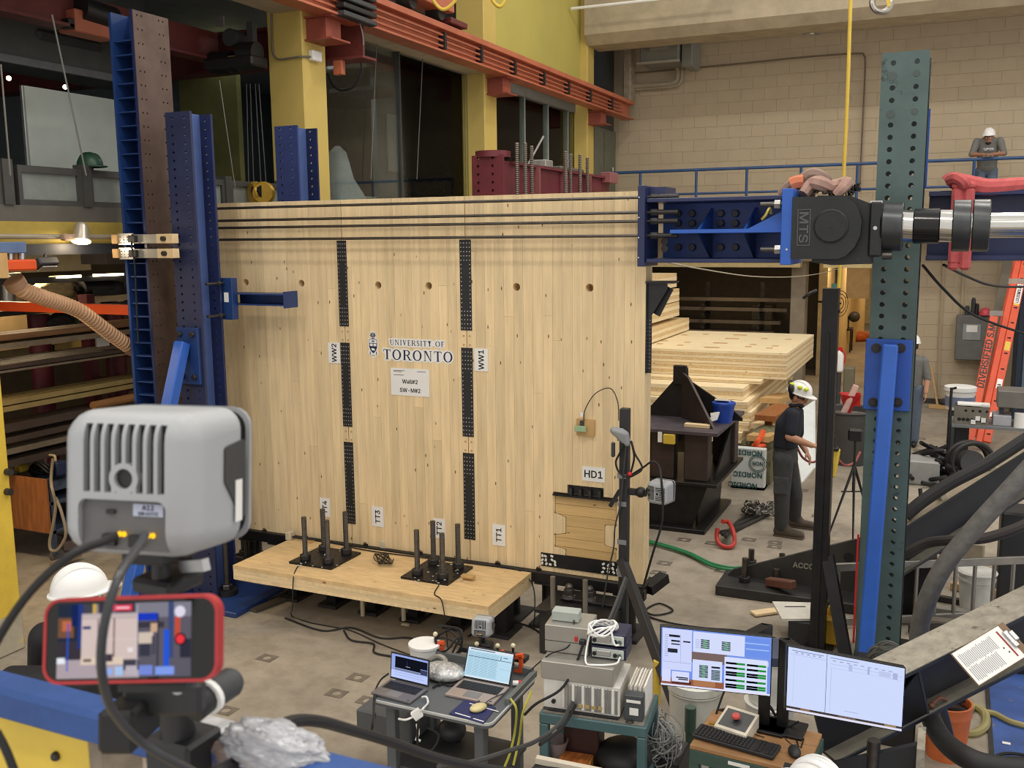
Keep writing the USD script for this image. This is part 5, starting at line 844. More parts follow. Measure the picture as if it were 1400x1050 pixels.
def laptop(name, label, FL, FR, BR, BL, TLpx, z, screen, body, H=None):
    fl, fr_, br, bl = (PZ(*p, z) for p in (FL, FR, BR, BL)); u = nrm(fr_ - fl); v = nrm(np.cross((0,0,1), u)); w = (np.linalg.norm(fr_ - fl) + np.linalg.norm(br - bl)) / 2; d = .5 * ((br - fr_) @ v + (bl - fl) @ v)
    c = (fl + fr_ + br + bl) / 4; t = T(name, label, 'laptop', loc=c); o = c - u * w / 2 - v * d / 2; R = np.array([u, v, [0,0,1]])
    t.part('base', MB().ob(c + [0,0,.008],(w, d, .016), R, .003), body); q = lambda x, y, h=.0165: o + u * w * x + v * d * y + np.array([0,0, h])
    kb = t.part('keyboard', MB().ob(q(.5,.66),(w * .86, d * .46,.001), R), mat('key_well', (52,52,56),.6)); keys = MB()
    for r in range(5):
        for k in range(14): keys.ob(q(.09 + (k + .5) * .82 / 14,.46 + (r + .5) * .4 / 5,.0185),(w * .046, d * .062,.003), R)
    t.part('keys', keys, mat('key_black', (34,34,37),.5), parent=kb, kind='stuff'); t.part('touchpad', MB().ob(q(.5,.22,.0162),(w * .32, d * .32,.001), R), mat('touchpad_grey', (120,118,118),.4)); t.part('badge', MB().ob(q(.93,.06,.0162),(w * .04, d * .05,.001), R), navy)
    h0 = q(0,1.0,.016); L = d * 1.0 if H is None else H; best = None
    for a in np.radians(np.arange(88,130,1)):
        for LL in np.linspace(L * .85, L * 1.15,7):
            p = h0 + (-v * math.cos(a) + np.array([0,0, math.sin(a)])) * LL; e = RC @ (p - EYE); err = abs(700 + FPX * e[0] / e[2] - TLpx[0]) + abs(525 + FPX * e[1] / e[2] - TLpx[1])
            if best is None or err < best[0]: best = (err, p)
    tl = best[1]; i_ = nrm(h0 - tl) * .008; plane_screen(t, tl + u * .008 + i_, tl + u * (w - .008) + i_, h0 + u * .008 - i_ * 1.6,.007, screen, mat('lid_dark', (40,40,44),.45),1.0, bez=.009)
    return t, q
bx = [PZ(504.5,957,.75)[0], PZ(719,928.5,.75)[0],4.5,5.16]
tbl = T('work_table', 'grey plastic work table carrying two laptops in front of the base slab', 'table', loc=(-2.58,4.83,0)); tg_ = mat('table_grey', (88,92,96),.55, var=.06)
bx[1] = -2.19
top = rect(bx[0], bx[2], bx[1], bx[3]).buffer(-.05).buffer(.05, quad_segs=4); tbl.part('tabletop', MB().ext(top, (0,0,.72),(1,0,0),(0,1,0),.03), tg_); tbl.part('edge_band', MB().ext(top.buffer(.004).difference(top.buffer(-.006)),(0,0,.738),(1,0,0),(0,1,0),.0135), mat('edge_pale', (186,188,188),.5))
tbl.part('rear_lip', MB().box(bx[0] + .02, bx[1] - .02, bx[3] - .03, bx[3],.75,.80), mat('lip_grey', (104,108,108),.5)); tbl.part('side_lip', MB().box(bx[1] - .03, bx[1], bx[2] + .25, bx[3],.75,.785), mat('lip_grey', (104,108,108),.5))
for x in (bx[0] + .1, bx[1] - .1):
    for y in (bx[2] + .08, bx[3] - .08): tbl.part('leg', MB().cb(x - .03, x + .03, y - .03, y + .03,0,.72,.006), tg_)
tbl.part('lower_shelf', MB().cb(bx[0] + .05, bx[1] - .05, bx[2] + .08, bx[3] - .05,.28,.32,.006), dark_grey)
LB, LG, PB = (206,214,252),(222,232,246),(40,44,52)
sc1 = [(0,0,1,1,(150,168,228)),(.1,.08,.8,.55,(18,20,30)),(.8,.08,.99,.4,(20,22,34)),(.8,.42,.99,.62,(60,64,90)),(.1,.57,.78,.64,(120,128,150)),(.0,.66,1,.97,(190,204,250)),(.1,.72,.9,.74,(150,168,228)),(.1,.82,.9,.84,(150,168,228)),(.43,.2,.435,.45,(60,80,220)),(.4,.42,.52,.44,(190,190,190)),(.0,.97,1,1,(40,44,60))]
l1, q1 = laptop('laptop', 'smaller grey laptop with a dark 3D view window on its screen, left on the table', (507.4,950),(562,964),(584,944),(533,931),(534.6,891.3),.752, sc1, mat('laptop_grey', (128,124,126),.4,.5))
sc2 = [(0,0,1,1,(188,222,240)),(0,0,1,.09,(222,232,240)),(.05,.03,.6,.06,(90,100,120))] + rows(.03,.14,.72,.93,24,(150,186,206),.45,.06) + [(.15,.12,.16,.95,(188,222,240)),(.3,.12,.31,.95,(188,222,240)),(.5,.12,.51,.95,(188,222,240)),(.03,.28,.99,.3,(90,110,130)),(.74,.14,.76,.3,(110,140,160)),(.8,.17,.9,.19,(40,60,80)),(.74,.56,.98,.57,(150,180,200)),(0,.96,1,1,(226,236,244))]
l2, q2 = laptop('laptop', 'larger beige-grey laptop showing a pale spreadsheet, on the table beside the blue mouse pad', (609,952),(677,966),(695,941),(630.5,930.5),(640,882),.752, sc2, mat('laptop_beige', (176,160,152),.4,.4))
mp = [PZ(*p, .752) for p in ((614,976),(636,957),(678,968),(661,990))]; mp = [p + [0,0,.0] for p in mp]
t = T('mouse_pad', 'dark blue mouse pad with white print hanging over the table front edge', 'mouse pad', loc=mp[0]); t.part('pad', MB().raw(mp + [p - [0,0,.004] for p in mp],[(0,2,1),(0,3,2),(4,5,6),(4,6,7),(0,1,5),(0,5,4),(1,2,6),(1,6,5),(2,3,7),(2,7,6),(3,0,4),(3,4,7)]).shift((0,0,.004)), mat('pad_navy', (34,40,92),.6))
for (fx, fy, w_) in ((.2,.85,.3),(.7,.85,.35),(.12,.12,.45),(.66,.1,.3)): o = mp[0] + (mp[3] - mp[0]) * fx + (mp[1] - mp[0]) * fy + [0,0,.0042]; t.part('print_line', MB().ob(o + (mp[3] - mp[0]) * w_ / 2,(np.linalg.norm(mp[3] - mp[0]) * w_, .008,.0006), np.array([nrm(mp[3] - mp[0]), nrm(mp[1] - mp[0]),(0,0,1)])), paper)
c = PZ(654,971,.756); t = T('computer_mouse', 'beige computer mouse on the dark blue mouse pad', 'computer mouse', loc=c); t.part('shell', MB().ball(c + [0,0,.016],(.036,.055,.022)).rot(-.5, c), mat('mouse_beige', (214,200,146),.45)); t.part('wheel', MB().cyl(c + [-.018,.03,.034], c + [-.008,.036,.034],.008, n=8), dark_grey); one('mouse_cable', 'thin dark mouse cable over the laptop palm rest', 'cable', MB().tube([c + [.0,.05,.02], PZ(662,962,.78), PZ(672,955,.775), PZ(688,948,.77)],.003,5), dark_grey)
ad = [PZ(566,978,.7), PZ(576,970,.73)]; t = T('usb_adapter', 'white adapter with cable hanging at the table front edge below the small laptop', 'adapter', loc=ad[0]); t.part('block', MB().bar(PD(565,980,5.45), PD(575,973,5.45),.03,.05), white); t.part('cable', MB().tube([PZ(577,953,.77), PZ(583,953,.78), PZ(585,961,.76), PD(579,968,5.4), PD(575,973,5.42)],.006,6).tube([PD(565,980,5.45), PD(555,984,5.45), PD(545,983,5.5)],.006,6), white)
one('white_lead', 'white frayed lead hanging below the table', 'cable', MB().tube([PD(569,1012,5.5), PD(572,1002,5.5), PD(570,990,5.5)],.008,5).tube([PD(569,1010,5.5), PD(575,1013,5.5)],.008,5), white)
cr = trimesh.creation.icosphere(4,1.0); cr.vertices *= [[.14,.1,.05]]; cr.vertices += .05 * (meshkit.fbm(cr.vertices * 30,3,3)[:, None] - .5) * nrm(cr.vertices) * 2
c = PZ(606,918,.79); one('bubble_wrap', 'crumpled clear bubble wrap between the two laptops', 'plastic wrap', MB().raw(cr.vertices + c, cr.faces), mat('crumpled_film', (190,192,192),.12,.35, var=.4, scale=30, bump=1, bscale=40))
c = PZ(599,908,.79); one('roll_of_pipe', 'short grey metal elbow pipe behind the bubble wrap', 'pipe', MB().tube([c + [-.08,.02,0], c + [-.02,.04,.03], c + [.04,.02,.02], c + [.05,-.04,.0]],.018,8), alu_dull)
def cclamp(px, py, hpx, lab, tt):
    c = PY(px, py, tt); h = hpx / FPX * (RC[2] @ (c - EYE)); t = T('c_clamp', lab, 'clamp', loc=c - [0,0, h / 2]); w = h * .42
    t.part('frame', MB().bar(c + [w / 2,0,-h / 2], c + [w / 2,0, h / 2 - .02],.022,.03,(0,1,0),.004).bar(c + [w / 2 + .015,0, h / 2 - .015], c + [-w / 2,0, h / 2 - .035],.03,.03,(0,1,0),.004).bar(c + [w / 2,0,-h / 2 + .01], c + [-w / 4,0,-h / 2 + .01],.02,.026,(0,1,0)), red_orange); t.part('screw', MB().cyl(c + [-w / 2,0,-h / 2], c + [-w / 2,0, h * .75],.008, n=8), black); t.part('handle', MB().ball(c + [-w / 2,0, h * .8],.016,1), mat('cream_knob', (220,214,180),.5)); return t
cclamp(600,886,24, 'orange clamp at the rear table edge above the small laptop screen', 5.18); cclamp(655,893,16, 'orange clamp partly behind the large laptop screen, below the small camera', 5.16); cclamp(683,894,14, 'orange clamp just above the top edge of the large laptop', 5.16); cclamp(707,905,28, 'orange clamp right of the large laptop at the table corner', 5.14)
c = PZ(581,903,0) ; c = PD(581,889,6.25); one('white_bucket', 'white lidded bucket on a stool behind the work table', 'bucket', MB().lathe([(.085,-.14),(.1,.03),(.107,.035),(.107,.05),(.09,.055)], c, n=20), white)
one('bucket_stool', 'grey low stool under the white lidded bucket', 'stool', MB().box(c[0] - .13, c[0] + .13, c[1] - .13, c[1] + .13, c[2] - .17, c[2] - .14).box(c[0] - .12, c[0] - .08, c[1] - .12, c[1] - .08,0, c[2] - .17).box(c[0] + .08, c[0] + .12, c[1] + .08, c[1] + .12,0, c[2] - .17).box(c[0] - .12, c[0] - .08, c[1] + .08, c[1] + .12,0, c[2] - .17).box(c[0] + .08, c[0] + .12, c[1] - .12, c[1] - .08,0, c[2] - .17), grey_paint)
cc = PY(612,893,5.2); one('cable_coil', 'coil of black cable behind the bubble wrap', 'cable', MB().tube([cc + [(.09 + .015 * math.sin(3 * a)) * math.cos(a),.06 * math.sin(a),.07 * math.sin(a) + .02 * math.cos(2.3 * a) + .005 * a] for a in np.linspace(0,25,60)],.007,5,2), black_rubber)
t = T('marker_pen', 'white marker pen with a red cap at the right end of the table', 'pen', loc=PZ(706,934,.754)); t.part('barrel', MB().cyl(PZ(701,934,.77), PZ(709,934,.77),.016, n=10), white); t.part('cap', MB().cyl(PZ(709,934,.77), PZ(713,934,.77),.018, n=10), red)
for k, pts in enumerate((((531,921),(520,930),(513,945),(511,960)),((534,935),(522,940),(515,948),(512,962)),((600,937),(610,932),(625,930),(634,925)),((592,940),(603,934),(615,937),(630,932)))): one('table_cable', ['outer black cable looping off the left side of the table', 'inner black cable looping off the left side of the table', 'black cable between the laptops, near the bubble wrap', 'lower black cable between the laptops'][k], 'cable', MB().tube([PZ(px, py, .76) for px, py in pts] + ([PD(511,985,5.3), PD(508,1000,5.3)] if k < 2 else []),.006,5), black_rubber)
one('trailing_cable', 'black cables hanging behind the table front leg', 'cable', MB().tube([PD(513,975,5.4), PD(508,1000,5.5), PD(516,1010,5.5)],.007,5).tube([PD(572,985,5.4), PD(572,1020,5.5), PD(590,1025,5.5), PD(600,1005,5.5), PD(585,995,5.5)],.007,5), black_rubber)
bxp = PZ(553,1000,.33); one('storage_box', 'dark grey box on the lower shelf of the work table', 'box', MB().cb(bxp[0] - .28, bxp[0] + .12, bxp[1] - .12, bxp[1] + .25,.321,.48,.01), mat('box_grey', (84,86,88),.6)); c = PZ(618,1008,.33); one('dark_dome', 'dark round cap lying on the lower shelf under the table', 'cap', MB().ball(c + [0,0,.05],(.09,.09,.07)), mat('cap_grey', (60,60,62),.5))
# motion-capture camera body (used four times), built about its own origin: lens towards +y, back towards -y
cam_grey, cam_face = mat('camera_shell_grey', (166,169,172),.45, var=.03), mat('camera_face_black', (12,12,14),.65, spec=.2)
def mocap(label, loc, rz, S, pitch=0, roll=0, leds=True, tagtext=None):
    t = T('motion_camera', label, 'motion-capture camera', loc=loc, rz=rz, local=True); M = trimesh.transformations.euler_matrix(pitch, roll, 0)[:3, :3]
    def add(n, mb, m, parent=None, **k): mb.v = [(v @ M.T) * S for v in mb.v]; return t.part(n, mb, m, parent=parent, **k)
    w, d, h = .128,.125,.126
    body = m3.Manifold.batch_hull([m3.Manifold.sphere(.026,24).translate((sx * (w / 2 - .026), y, sz * (h / 2 - .026))) for sx in (-1,1) for y in (-d / 2 + .026,) for sz in (-1,1)] + [m3.Manifold.sphere(.018,20).translate((sx * (w / 2 - .018), d / 2 - .018, sz * (h / 2 - .018))) for sx in (-1,1) for sz in (-1,1)])
    cuts = []
    for k in range(8):
        x = -.0325 + k * .0099; rr = m3.Manifold.cube((.0064,.022,.058), True).translate((x, -d / 2,.023)); cuts.append(rr)
    boss = m3.Manifold.cylinder(.06,.0135,.0135,24, True).rotate((90,0,0)).translate((.002,-d / 2,.006))
    cuts = m3.Manifold.batch_boolean(cuts, m3.OpType.Add) - boss
    hole = m3.Manifold.cylinder(.03,.0086,.0086,24, True).rotate((90,0,0)).translate((.002,-d / 2,.006))
    rec = m3.Manifold.batch_hull([m3.Manifold.cylinder(.014,.008,.008,16, True).rotate((90,0,0)).translate((sx * .033 + .0,-d / 2, z)) for sx in (-1,1) for z in (-.02,-.08)])
    rear = m3.Manifold.cube((w + .1,.15, h + .1), True).translate((0,-.049,0)); front = m3.Manifold.cube((w + .1,.03, h + .1), True).translate((0,.059,0))
    shell = (body ^ rear) - cuts - hole - rec
    add('rear_shell', MB().add(shell, True), cam_grey); add('front_rim', MB().add(body ^ front, True), cam_grey); band = m3.Manifold.batch_hull([m3.Manifold.sphere(.017,20).translate((sx * (w / 2 - .021), y, sz * (h / 2 - .021))) for sx in (-1,1) for y in (-.02, d / 2 - .019) for sz in (-1,1)]); add('seam_band', MB().add(band, True), cam_face)
    add('vent_liner', MB().box(-.038,.043,-d / 2 + .0075,-d / 2 + .009,-.006,.05), mat('vent_black', (20,20,22),.6)); add('lens_socket', MB().cyl((.002,-d / 2 + .004,.006),(.002,-d / 2 + .016,.006),.0087, n=16), black)
    side = m3.Manifold.batch_hull([m3.Manifold.cylinder(.003,.004,.004,10, True).rotate((0,90,0)).translate((w / 2 + .0005, y, z)) for y, z in ((-.002,.026),(.028,.03),(.028,-.034),(.012,-.016),(-.002,.0))]); add('side_grip', MB().add(side, True), mat('grip_grey', (62,62,62),.5))
    pn = add('connector_panel', MB().box(-.041,.041,-d / 2 + .0065,-d / 2 + .0075,-.056,-.014), mat('panel_grey', (96,96,96),.5))
    add('reset_switch', MB().box(-.017,-.009,-d / 2 + .004,-d / 2 + .0066,-.025,-.0215), black, parent=pn); [add('socket', MB().box(x - .006, x + .006,-d / 2 + .001,-d / 2 + .0066,-.052,-.042), black, parent=pn) for x in (-.013,.012)]
    if tagtext:
        lb_ = add('label_sticker', MB().box(.008,.036,-d / 2 + .0052,-d / 2 + .0064,-.026,-.0155), mat('label_lilac', (176,184,204),.6))
        for s_, hh, z in ((tagtext[0],.0042,-.0205),(tagtext[1],.0026,-.0248)):
            m_ = meshkit.text_mesh(s_, hh, .0004, True); v = m_.vertices - [m_.bounds[:, 0].mean(),0,0]; add('lettering', MB().raw(np.stack([.022 + v[:, 0],-d / 2 + .0051 - v[:, 2], z + v[:, 1]],1), m_.faces), mat('label_ink', (60,64,76),.6), parent=lb_)
        add('serial_sticker', MB().box(w / 2 + .0024, w / 2 + .003,.012,.024,-.04,-.002), white)
    if leds:
        for x in (-.003,.001,.024,.028) if tagtext else (-.018,-.008,.002,.01): add('status_light', MB().ball((x, -d / 2 + .003,-.0415),(.0022,.0015,.0024),1), glow('led_amber', (255,190,30),1.6))
    add('mount_block', MB().cb(-.022,.022,-.03,.03,-h / 2 - .012,-h / 2 + .001,.003), black); add('mount_post', MB().cyl((0,0,-h / 2 - .03),(0,0,-h / 2 - .01),.009, n=12), black)
    return t
c2 = PY(660,856,5.22); S2 = 27 / FPX * (RC[2] @ (c2 - EYE)) / .128; mocap('small grey motion-capture camera standing behind the large laptop, seen from behind', c2, math.radians(8), S2 * .98, pitch=-.15)
one('camera_stand', 'black camera stand clamped behind the large laptop', 'stand', MB().cyl([c2[0], c2[1],.75], c2 - [0,0,.08],.016, n=8).cb(c2[0] - .05, c2[0] + .06, c2[1] - .04, c2[1] + .04, c2[2] - .16, c2[2] - .1,.01).box(c2[0] - .15, c2[0] + .3, c2[1] - .03, c2[1] + .04,.80,.83).box(c2[0] - .02, c2[0] + .02, c2[1] - .02, c2[1] + .02,0,.8), black)
# ---------------------------------------------------------------- green instrument cart
Fl, Fr, Br = PZ(737,975,.8), PZ(884,996,.8), PZ(902,949.5,.8); u = nrm(Fr - Fl); v = nrm(np.cross((0,0,1), u)); W_, D_ = np.linalg.norm(Fr - Fl),(Br - Fr) @ v; R3 = np.array([u, v, [0,0,1]]); cq = lambda x, y, z: Fl + u * x * W_ + v * y * D_ + np.array([0,0, z - .8])
kt = T('instrument_cart', 'green-grey steel cart loaded with metal instrument boxes', 'cart', loc=cq(.5,.5,0)); rib = mat('ribbed_mat', (118,112,104),.7, var=.3, scale=14, stretch=(8,1,1))
kt.part('top_deck', MB().ob(cq(.5,.5,.77),(W_, D_, .06), R3,.005), teal_steel); kt.part('rubber_mat', MB().ob(cq(.5,.5,.803),(W_ * .94, D_ * .94,.006), R3), rib); kt.part('lower_shelf', MB().ob(cq(.5,.5,.42),(W_ * .98, D_, .05), R3,.005), teal_steel)
for x in (.045,.955):
    for y in (.05,.95): kt.part('leg', MB().ob(cq(x, y, .4),(.05,.05,.68), R3,.004), teal_steel); kt.part('caster', MB().cyl(cq(x, y, .04) - u * .015, cq(x, y, .04) + u * .015,.04, n=14), black_rubber)
def obx(t, n, x0, x1, y0, y1, z0, z1, m, parent=None, ch=.004): return t.part(n, MB().ob(cq((x0 + x1) / 2,(y0 + y1) / 2,(z0 + z1) / 2),((x1 - x0) * W_, (y1 - y0) * D_, z1 - z0), R3, ch), m, parent=parent)
ck = T('card_cage', 'white instrument rack with a row of upright card slots on the green cart', 'instrument rack', loc=cq(.35,.5,.806)); obx(ck, 'case', .02,.74,.12,.9,.815,.985, mat('rack_white', (214,212,206),.5)); obx(ck, 'plinth', .02,.74,.1,.9,.806,.815, black)
for k in range(17): x = .2 + k * .031; p = obx(ck, 'slot_card', x, x + .024,.1,.122,.83,.97, alu if k % 3 else mat('card_white', (222,222,216),.5), ch=.0015)
for k in range(4): obx(ck, 'gold_tag', .36 + k * .06,.40 + k * .06,.095,.1,.845,.865, mat('gold_label', (206,180,120),.4,.5), ch=0)
ck.part('knob', MB().cyl(cq(.12,.12,.86), cq(.12,.09,.86),.012, n=10), black); ck.part('foot_strip', MB().ob(cq(.4,.1,.811),(W_ * .66,.02,.006), R3), black)
sb_ = T('metal_box', 'wide stainless steel box lying on top of the white instrument rack', 'metal box', loc=cq(.33,.5,.99)); obx(sb_, 'lid', .0,.68,.1,.85,.987,1.09, alu_dull)
ub = T('metal_box', 'upper stainless steel power box with a red switch and black plug', 'metal box', loc=cq(.2,.6,1.09)); obx(ub, 'case', -.02,.4,.4,.95,1.092,1.25, alu_dull); sp_ = obx(ub, 'switch', .27,.3,.385,.4,1.17,1.2, red); ub.part('plug', MB().ob(cq(.35,.38,1.175),(.035,.03,.03), R3,.005), black); obx(ub, 'front_seam', -.02,.4,.395,.4,1.158,1.161, dark_grey, ch=0)
gb_ = T('small_box', 'small pale grey box with cables on the power box', 'small box', loc=cq(.1,.6,1.25)); obx(gb_, 'case', .02,.28,.55,.75,1.252,1.31, mat('pale_green_grey', (170,178,172),.5)); gb_.part('lead', MB().tube([cq(.24,.54,1.27), cq(.25,.45,1.2), cq(.2,.38,1.13), cq(.05,.25,1.1), cq(-.12,.0,1.02)],.004,5), black_rubber)
for k in range(2):
    z = 1.092 + k * .078; t = T('strain_amplifier', ['lower', 'upper'][k] + ' dark blue instrument box with white end caps in the pair on the metal box', 'instrument', loc=cq(.6,.45, z)); obx(t, 'case', .43,.76,.38,.8, z, z + .07, mat('instrument_navy', (40,44,72),.45)); obx(t, 'front_panel', .44,.74,.365,.38, z + .008, z + .062, mat('panel_pale', (196,204,198),.4)); obx(t, 'connector', .48,.62,.35,.366, z + .02, z + .052, alu); [t.part('socket', MB().cyl(cq(x, .365, z + .03), cq(x, .345, z + .03),.012, n=8), black if x < .7 else green_steel) for x in (.465,.66,.70)]
one('white_cable_coil', 'loops of white cable heaped on the paired instrument boxes', 'cable', MB().tube([cq(.53 + .12 * math.cos(a),.45 + .2 * math.sin(a * 1.03),1.262 + .02 * math.sin(2.2 * a)) for a in np.linspace(0,26,70)],.006,5,2).tube([cq(.62,.36,1.27), cq(.66,.3,1.2), cq(.7,.33,1.19)],.006,5), white)
one('white_cable_loop', 'white cable looping across the front of the metal box', 'cable', MB().tube([cq(.71,.34,1.12), cq(.68,.22,1.1), cq(.5,.12,1.098), cq(.42,.15,1.1), cq(.4,.3,1.15), cq(.42,.45,1.25)],.006,5), white)
cs = T('card_rack', 'stack of thin white cards in a rack at the right of the cart', 'card rack', loc=cq(.88,.6,.806))
for k in range(12): obx(cs, 'card', .79 + k * .014,.80 + k * .014,.3,.85,.806,.97 + .01 * (k % 2), paper if k % 3 else mat('card_tan', (190,176,150),.6), ch=0)
pu = T('battery_unit', 'dark grey unit with two white labels in front of the white cards', 'instrument', loc=cq(.86,.2,.806)); obx(pu, 'case', .78,.95,.12,.28,.806,.95, mat('unit_grey', (70,74,78),.5)); obx(pu, 'label', .8,.93,.112,.12,.91,.925, paper, ch=0); obx(pu, 'label', .83,.91,.112,.12,.84,.88, paper, ch=0)
one('metal_ring', 'thin metal ring lying on the ribbed cart top', 'ring', MB().tube([cq(.84 + .035 * math.cos(a),-.0 + .06 + .03 * math.sin(a),.812) for a in np.linspace(0,6.283,20)],.003,5,0, False), dark_steel)
wbx = T('wooden_box', 'orange-brown wood-grained box on the lower shelf of the cart', 'wooden box', loc=cq(.32,.05,.445)); obx(wbx, 'box', .17,.47,-.02,.3,.445,.53, mat('varnished_wood', (196,136,64),.4, var=.3, scale=3, stretch=(3,14,14))); obx(wbx, 'top_inlay', .18,.46,-.01,.29,.53,.533, mat('grained_top', (160,92,44),.45, var=.5, scale=5, stretch=(10,2,1)), ch=0)
t = one('dark_case', 'dark reddish case behind the wooden box on the cart shelf', 'case', MB().ob(cq(.34,.55,.56),(W_ * .34, D_ * .4,.22), R3,.006), mat('dark_maroon_case', (62,36,32),.5)); one('paper_cone', 'grey cone on the cart shelf at the left', 'cone', MB().lathe([(.07,.16),(.02,0)], cq(.12,.25,.445), n=14, closed=False), mat('mauve_grey', (134,122,122),.6)); one('round_dish', 'brown round dish on the cart shelf', 'dish', MB().lathe([(.05,0),(.07,.025),(.06,.03)], cq(.6,.08,.445), n=16), mat('dish_brown', (120,106,90),.6))
one('black_net', 'black netting bundled on the cart shelf', 'netting', MB().add(MB().ball(cq(.74,.45,.52),(.16,.16,.09))), black_rubber)
for k, pts in enumerate(((cq(.36,.37,1.17), cq(.3,.2,1.05), cq(.2,.02,.95), cq(0,-.12,.88), cq(-.12,-.1,.8)),(PD(855,790,6.5), PD(838,835,6.2), PD(818,880,5.9), PD(795,935,5.5), PD(768,985,5.2), PD(735,1012,5.0), PD(700,1025,4.6), PD(645,1042,4.2), PD(600,1048,3.8)),(PD(858,792,6.5), PD(842,838,6.2), PD(824,880,5.9), PD(799,937,5.5), PD(772,990,5.2), PD(738,1018,5.0)))): one('cart_cable', ['black plug lead running down over the metal boxes', 'thick dark cable crossing diagonally in front of the cart to the table', 'second dark cable crossing in front of the cart'][k], 'cable', MB().tube(pts, [.008,.011,.01][k],6),[black_rubber, mat('cable_grey', (60,60,60),.6), black_rubber][k])
one('yellow_lead', 'yellow green lead hanging between table and cart', 'cable', MB().tube([PD(698,955,5.4), PD(706,970,5.4), PD(704,1000,5.5), PD(697,1030,5.5), PD(690,1048,5.5)],.007,5).tube([PD(727,945,5.4), PD(715,975,5.4), PD(710,1010,5.5), PD(702,1046,5.5)],.007,5), mat('lead_yellow', (196,190,80),.5))
wr = MB()
for k in range(70):
    a = random.uniform(0,6.28); c = PD(903 + random.uniform(-14,14),1015 + random.uniform(-22,22),5.6); r = random.uniform(.06,.13); d1 = nrm(RNG.normal(size=3)); d2 = nrm(np.cross(d1, RNG.normal(size=3))); wr.tube([c + r * (math.cos(t) * d1 * .6 + math.sin(t) * d2) for t in np.linspace(a, a + 4.6,12)],.004,4,0, False)
one('wire_bundle', 'big tangled bundle of grey wires between the cart and the desk', 'wire bundle', wr, mat('wire_bundle_grey', (150,152,152),.5), kind='stuff')
one('bundle_crate', 'black crate under the tangled grey wires', 'crate', MB().cb(*(lambda c: (c[0] - .14, c[0] + .14, c[1] - .12, c[1] + .15))(PD(903,1030,5.7)),0, PD(903,1030,5.65)[2],.01), black)
# ---------------------------------------------------------------- desk with keyboard and two monitors
dz = .82; Fl, Bl, Br, Fr = (PZ(*p, dz) for p in ((941,1015),(975,970),(1124,1003),(1100,1047))); u = nrm(Br - Bl); v = nrm(np.cross((0,0,1), u)); W_, D_ = np.linalg.norm(Br - Bl),.42; R3 = np.array([u, v, [0,0,1]]); o_ = Bl - v * D_; dq = lambda x, y, z=0: o_ + u * x * W_ + v * y * D_ + np.array([0,0, z])
dk_ = T('control_desk', 'small green desk with a worn wood top carrying keyboard and red stop button', 'desk', loc=dq(.5,.5,-dz)); dk_.part('desktop', MB().ob(dq(.5,.5,-.012),(W_, D_, .024), R3,.003), mat('desk_wood', (156,116,76),.55, var=.2, scale=3, stretch=(2,10,2), wear=((124,88,56),.62,4))); dg = mat('desk_green', (56,82,74),.5)
dk_.part('apron', MB().ob(dq(.5,.02,-.06),(W_, .02,.07), R3,.002), dg); dk_.part('apron', MB().ob(dq(1,.5,-.06),(.02, D_, .07), R3,.002), dg); [dk_.part('leg', MB().ob(dq(x, y, -.45),(.05,.05,.76), R3), dg) for x in (.04,.96) for y in (.06,.94)]; dk_.part('name_plate', MB().ob(dq(.44,-.006,-.045),(.11,.004,.018), R3), paper); dk_.part('shelf', MB().ob(dq(.5,.5,-.35),(W_ * .9, D_ * .9,.02), R3), black)
kp = [PZ(*p, dz + .01) for p in ((957,992),(1067,1022),(1058,1039.5),(946.5,1006))]; ku = nrm(kp[1] - kp[0]); kv = nrm(np.cross((0,0,1), ku)); kc = sum(kp) / 4; kw, kd = np.linalg.norm(kp[1] - kp[0]),.135; RK = np.array([ku, kv, [0,0,1]])
kb = T('keyboard', 'black full-size keyboard on the wooden desk', 'keyboard', loc=kc); kb.part('case', MB().ob(kc + [0,0,.004],(kw, kd, .02), RK, .004), mat('keyboard_black', (32,32,34),.5))
for r in range(6):
    for k in range(21):
        if k in (15,18) : continue
        kb.part('key', MB().ob(kc + ku * ((k + .5) / 21 - .5) * kw * .96 + kv * ((r + .5) / 6 - .5) * kd * .88 + [0,0,.0165],(kw * .037, kd * .11,.007), RK, .0015), mat('key_black', (34,34,37),.5))
ec = [PZ(*p, dz + .06) for p in ((990,967.6),(1033,981),(1024,1003),(981.5,993))]; c = sum(ec) / 4; eu = nrm(ec[1] - ec[0]); ev = nrm(np.cross((0,0,1), eu)); ew, ed = np.linalg.norm(ec[1] - ec[0]),.16
eb = T('stop_button_box', 'cream control box with a red mushroom stop button on the desk', 'control box', loc=c - [0,0,.06]); sl_ = lambda x, y, z: c + eu * x * ew + ev * y * ed + np.array([0,0, z])
eb.part('case', MB().add(m3.Manifold.hull_points(np.array([sl_(x, y, z) for x in (-.5,.5) for y, z in ((-.5,-.06),(.5,-.06),(-.5,-.02),(.5,.03))]))), mat('case_cream', (214,206,188),.5)); tn = nrm(np.cross(eu, sl_(0,.5,.03) - sl_(0,-.5,-.02))); eb.part('face_plate', MB().ob(sl_(0,0,.006),(ew * .84, ed * .8,.003), np.array([eu, np.cross(tn, eu), tn])), mat('face_grey', (74,76,78),.5)); bt = eb.part('button_base', MB().cyl(sl_(0,0,.006), sl_(0,0,.006) + tn * .018,.014, n=14), black); eb.part('button', MB().lathe([(.02,0),(.025,.008),(.02,.016)], sl_(0,0,.006) + tn * .018, tn, 18), mat('button_red', (206,70,66),.4), parent=bt)
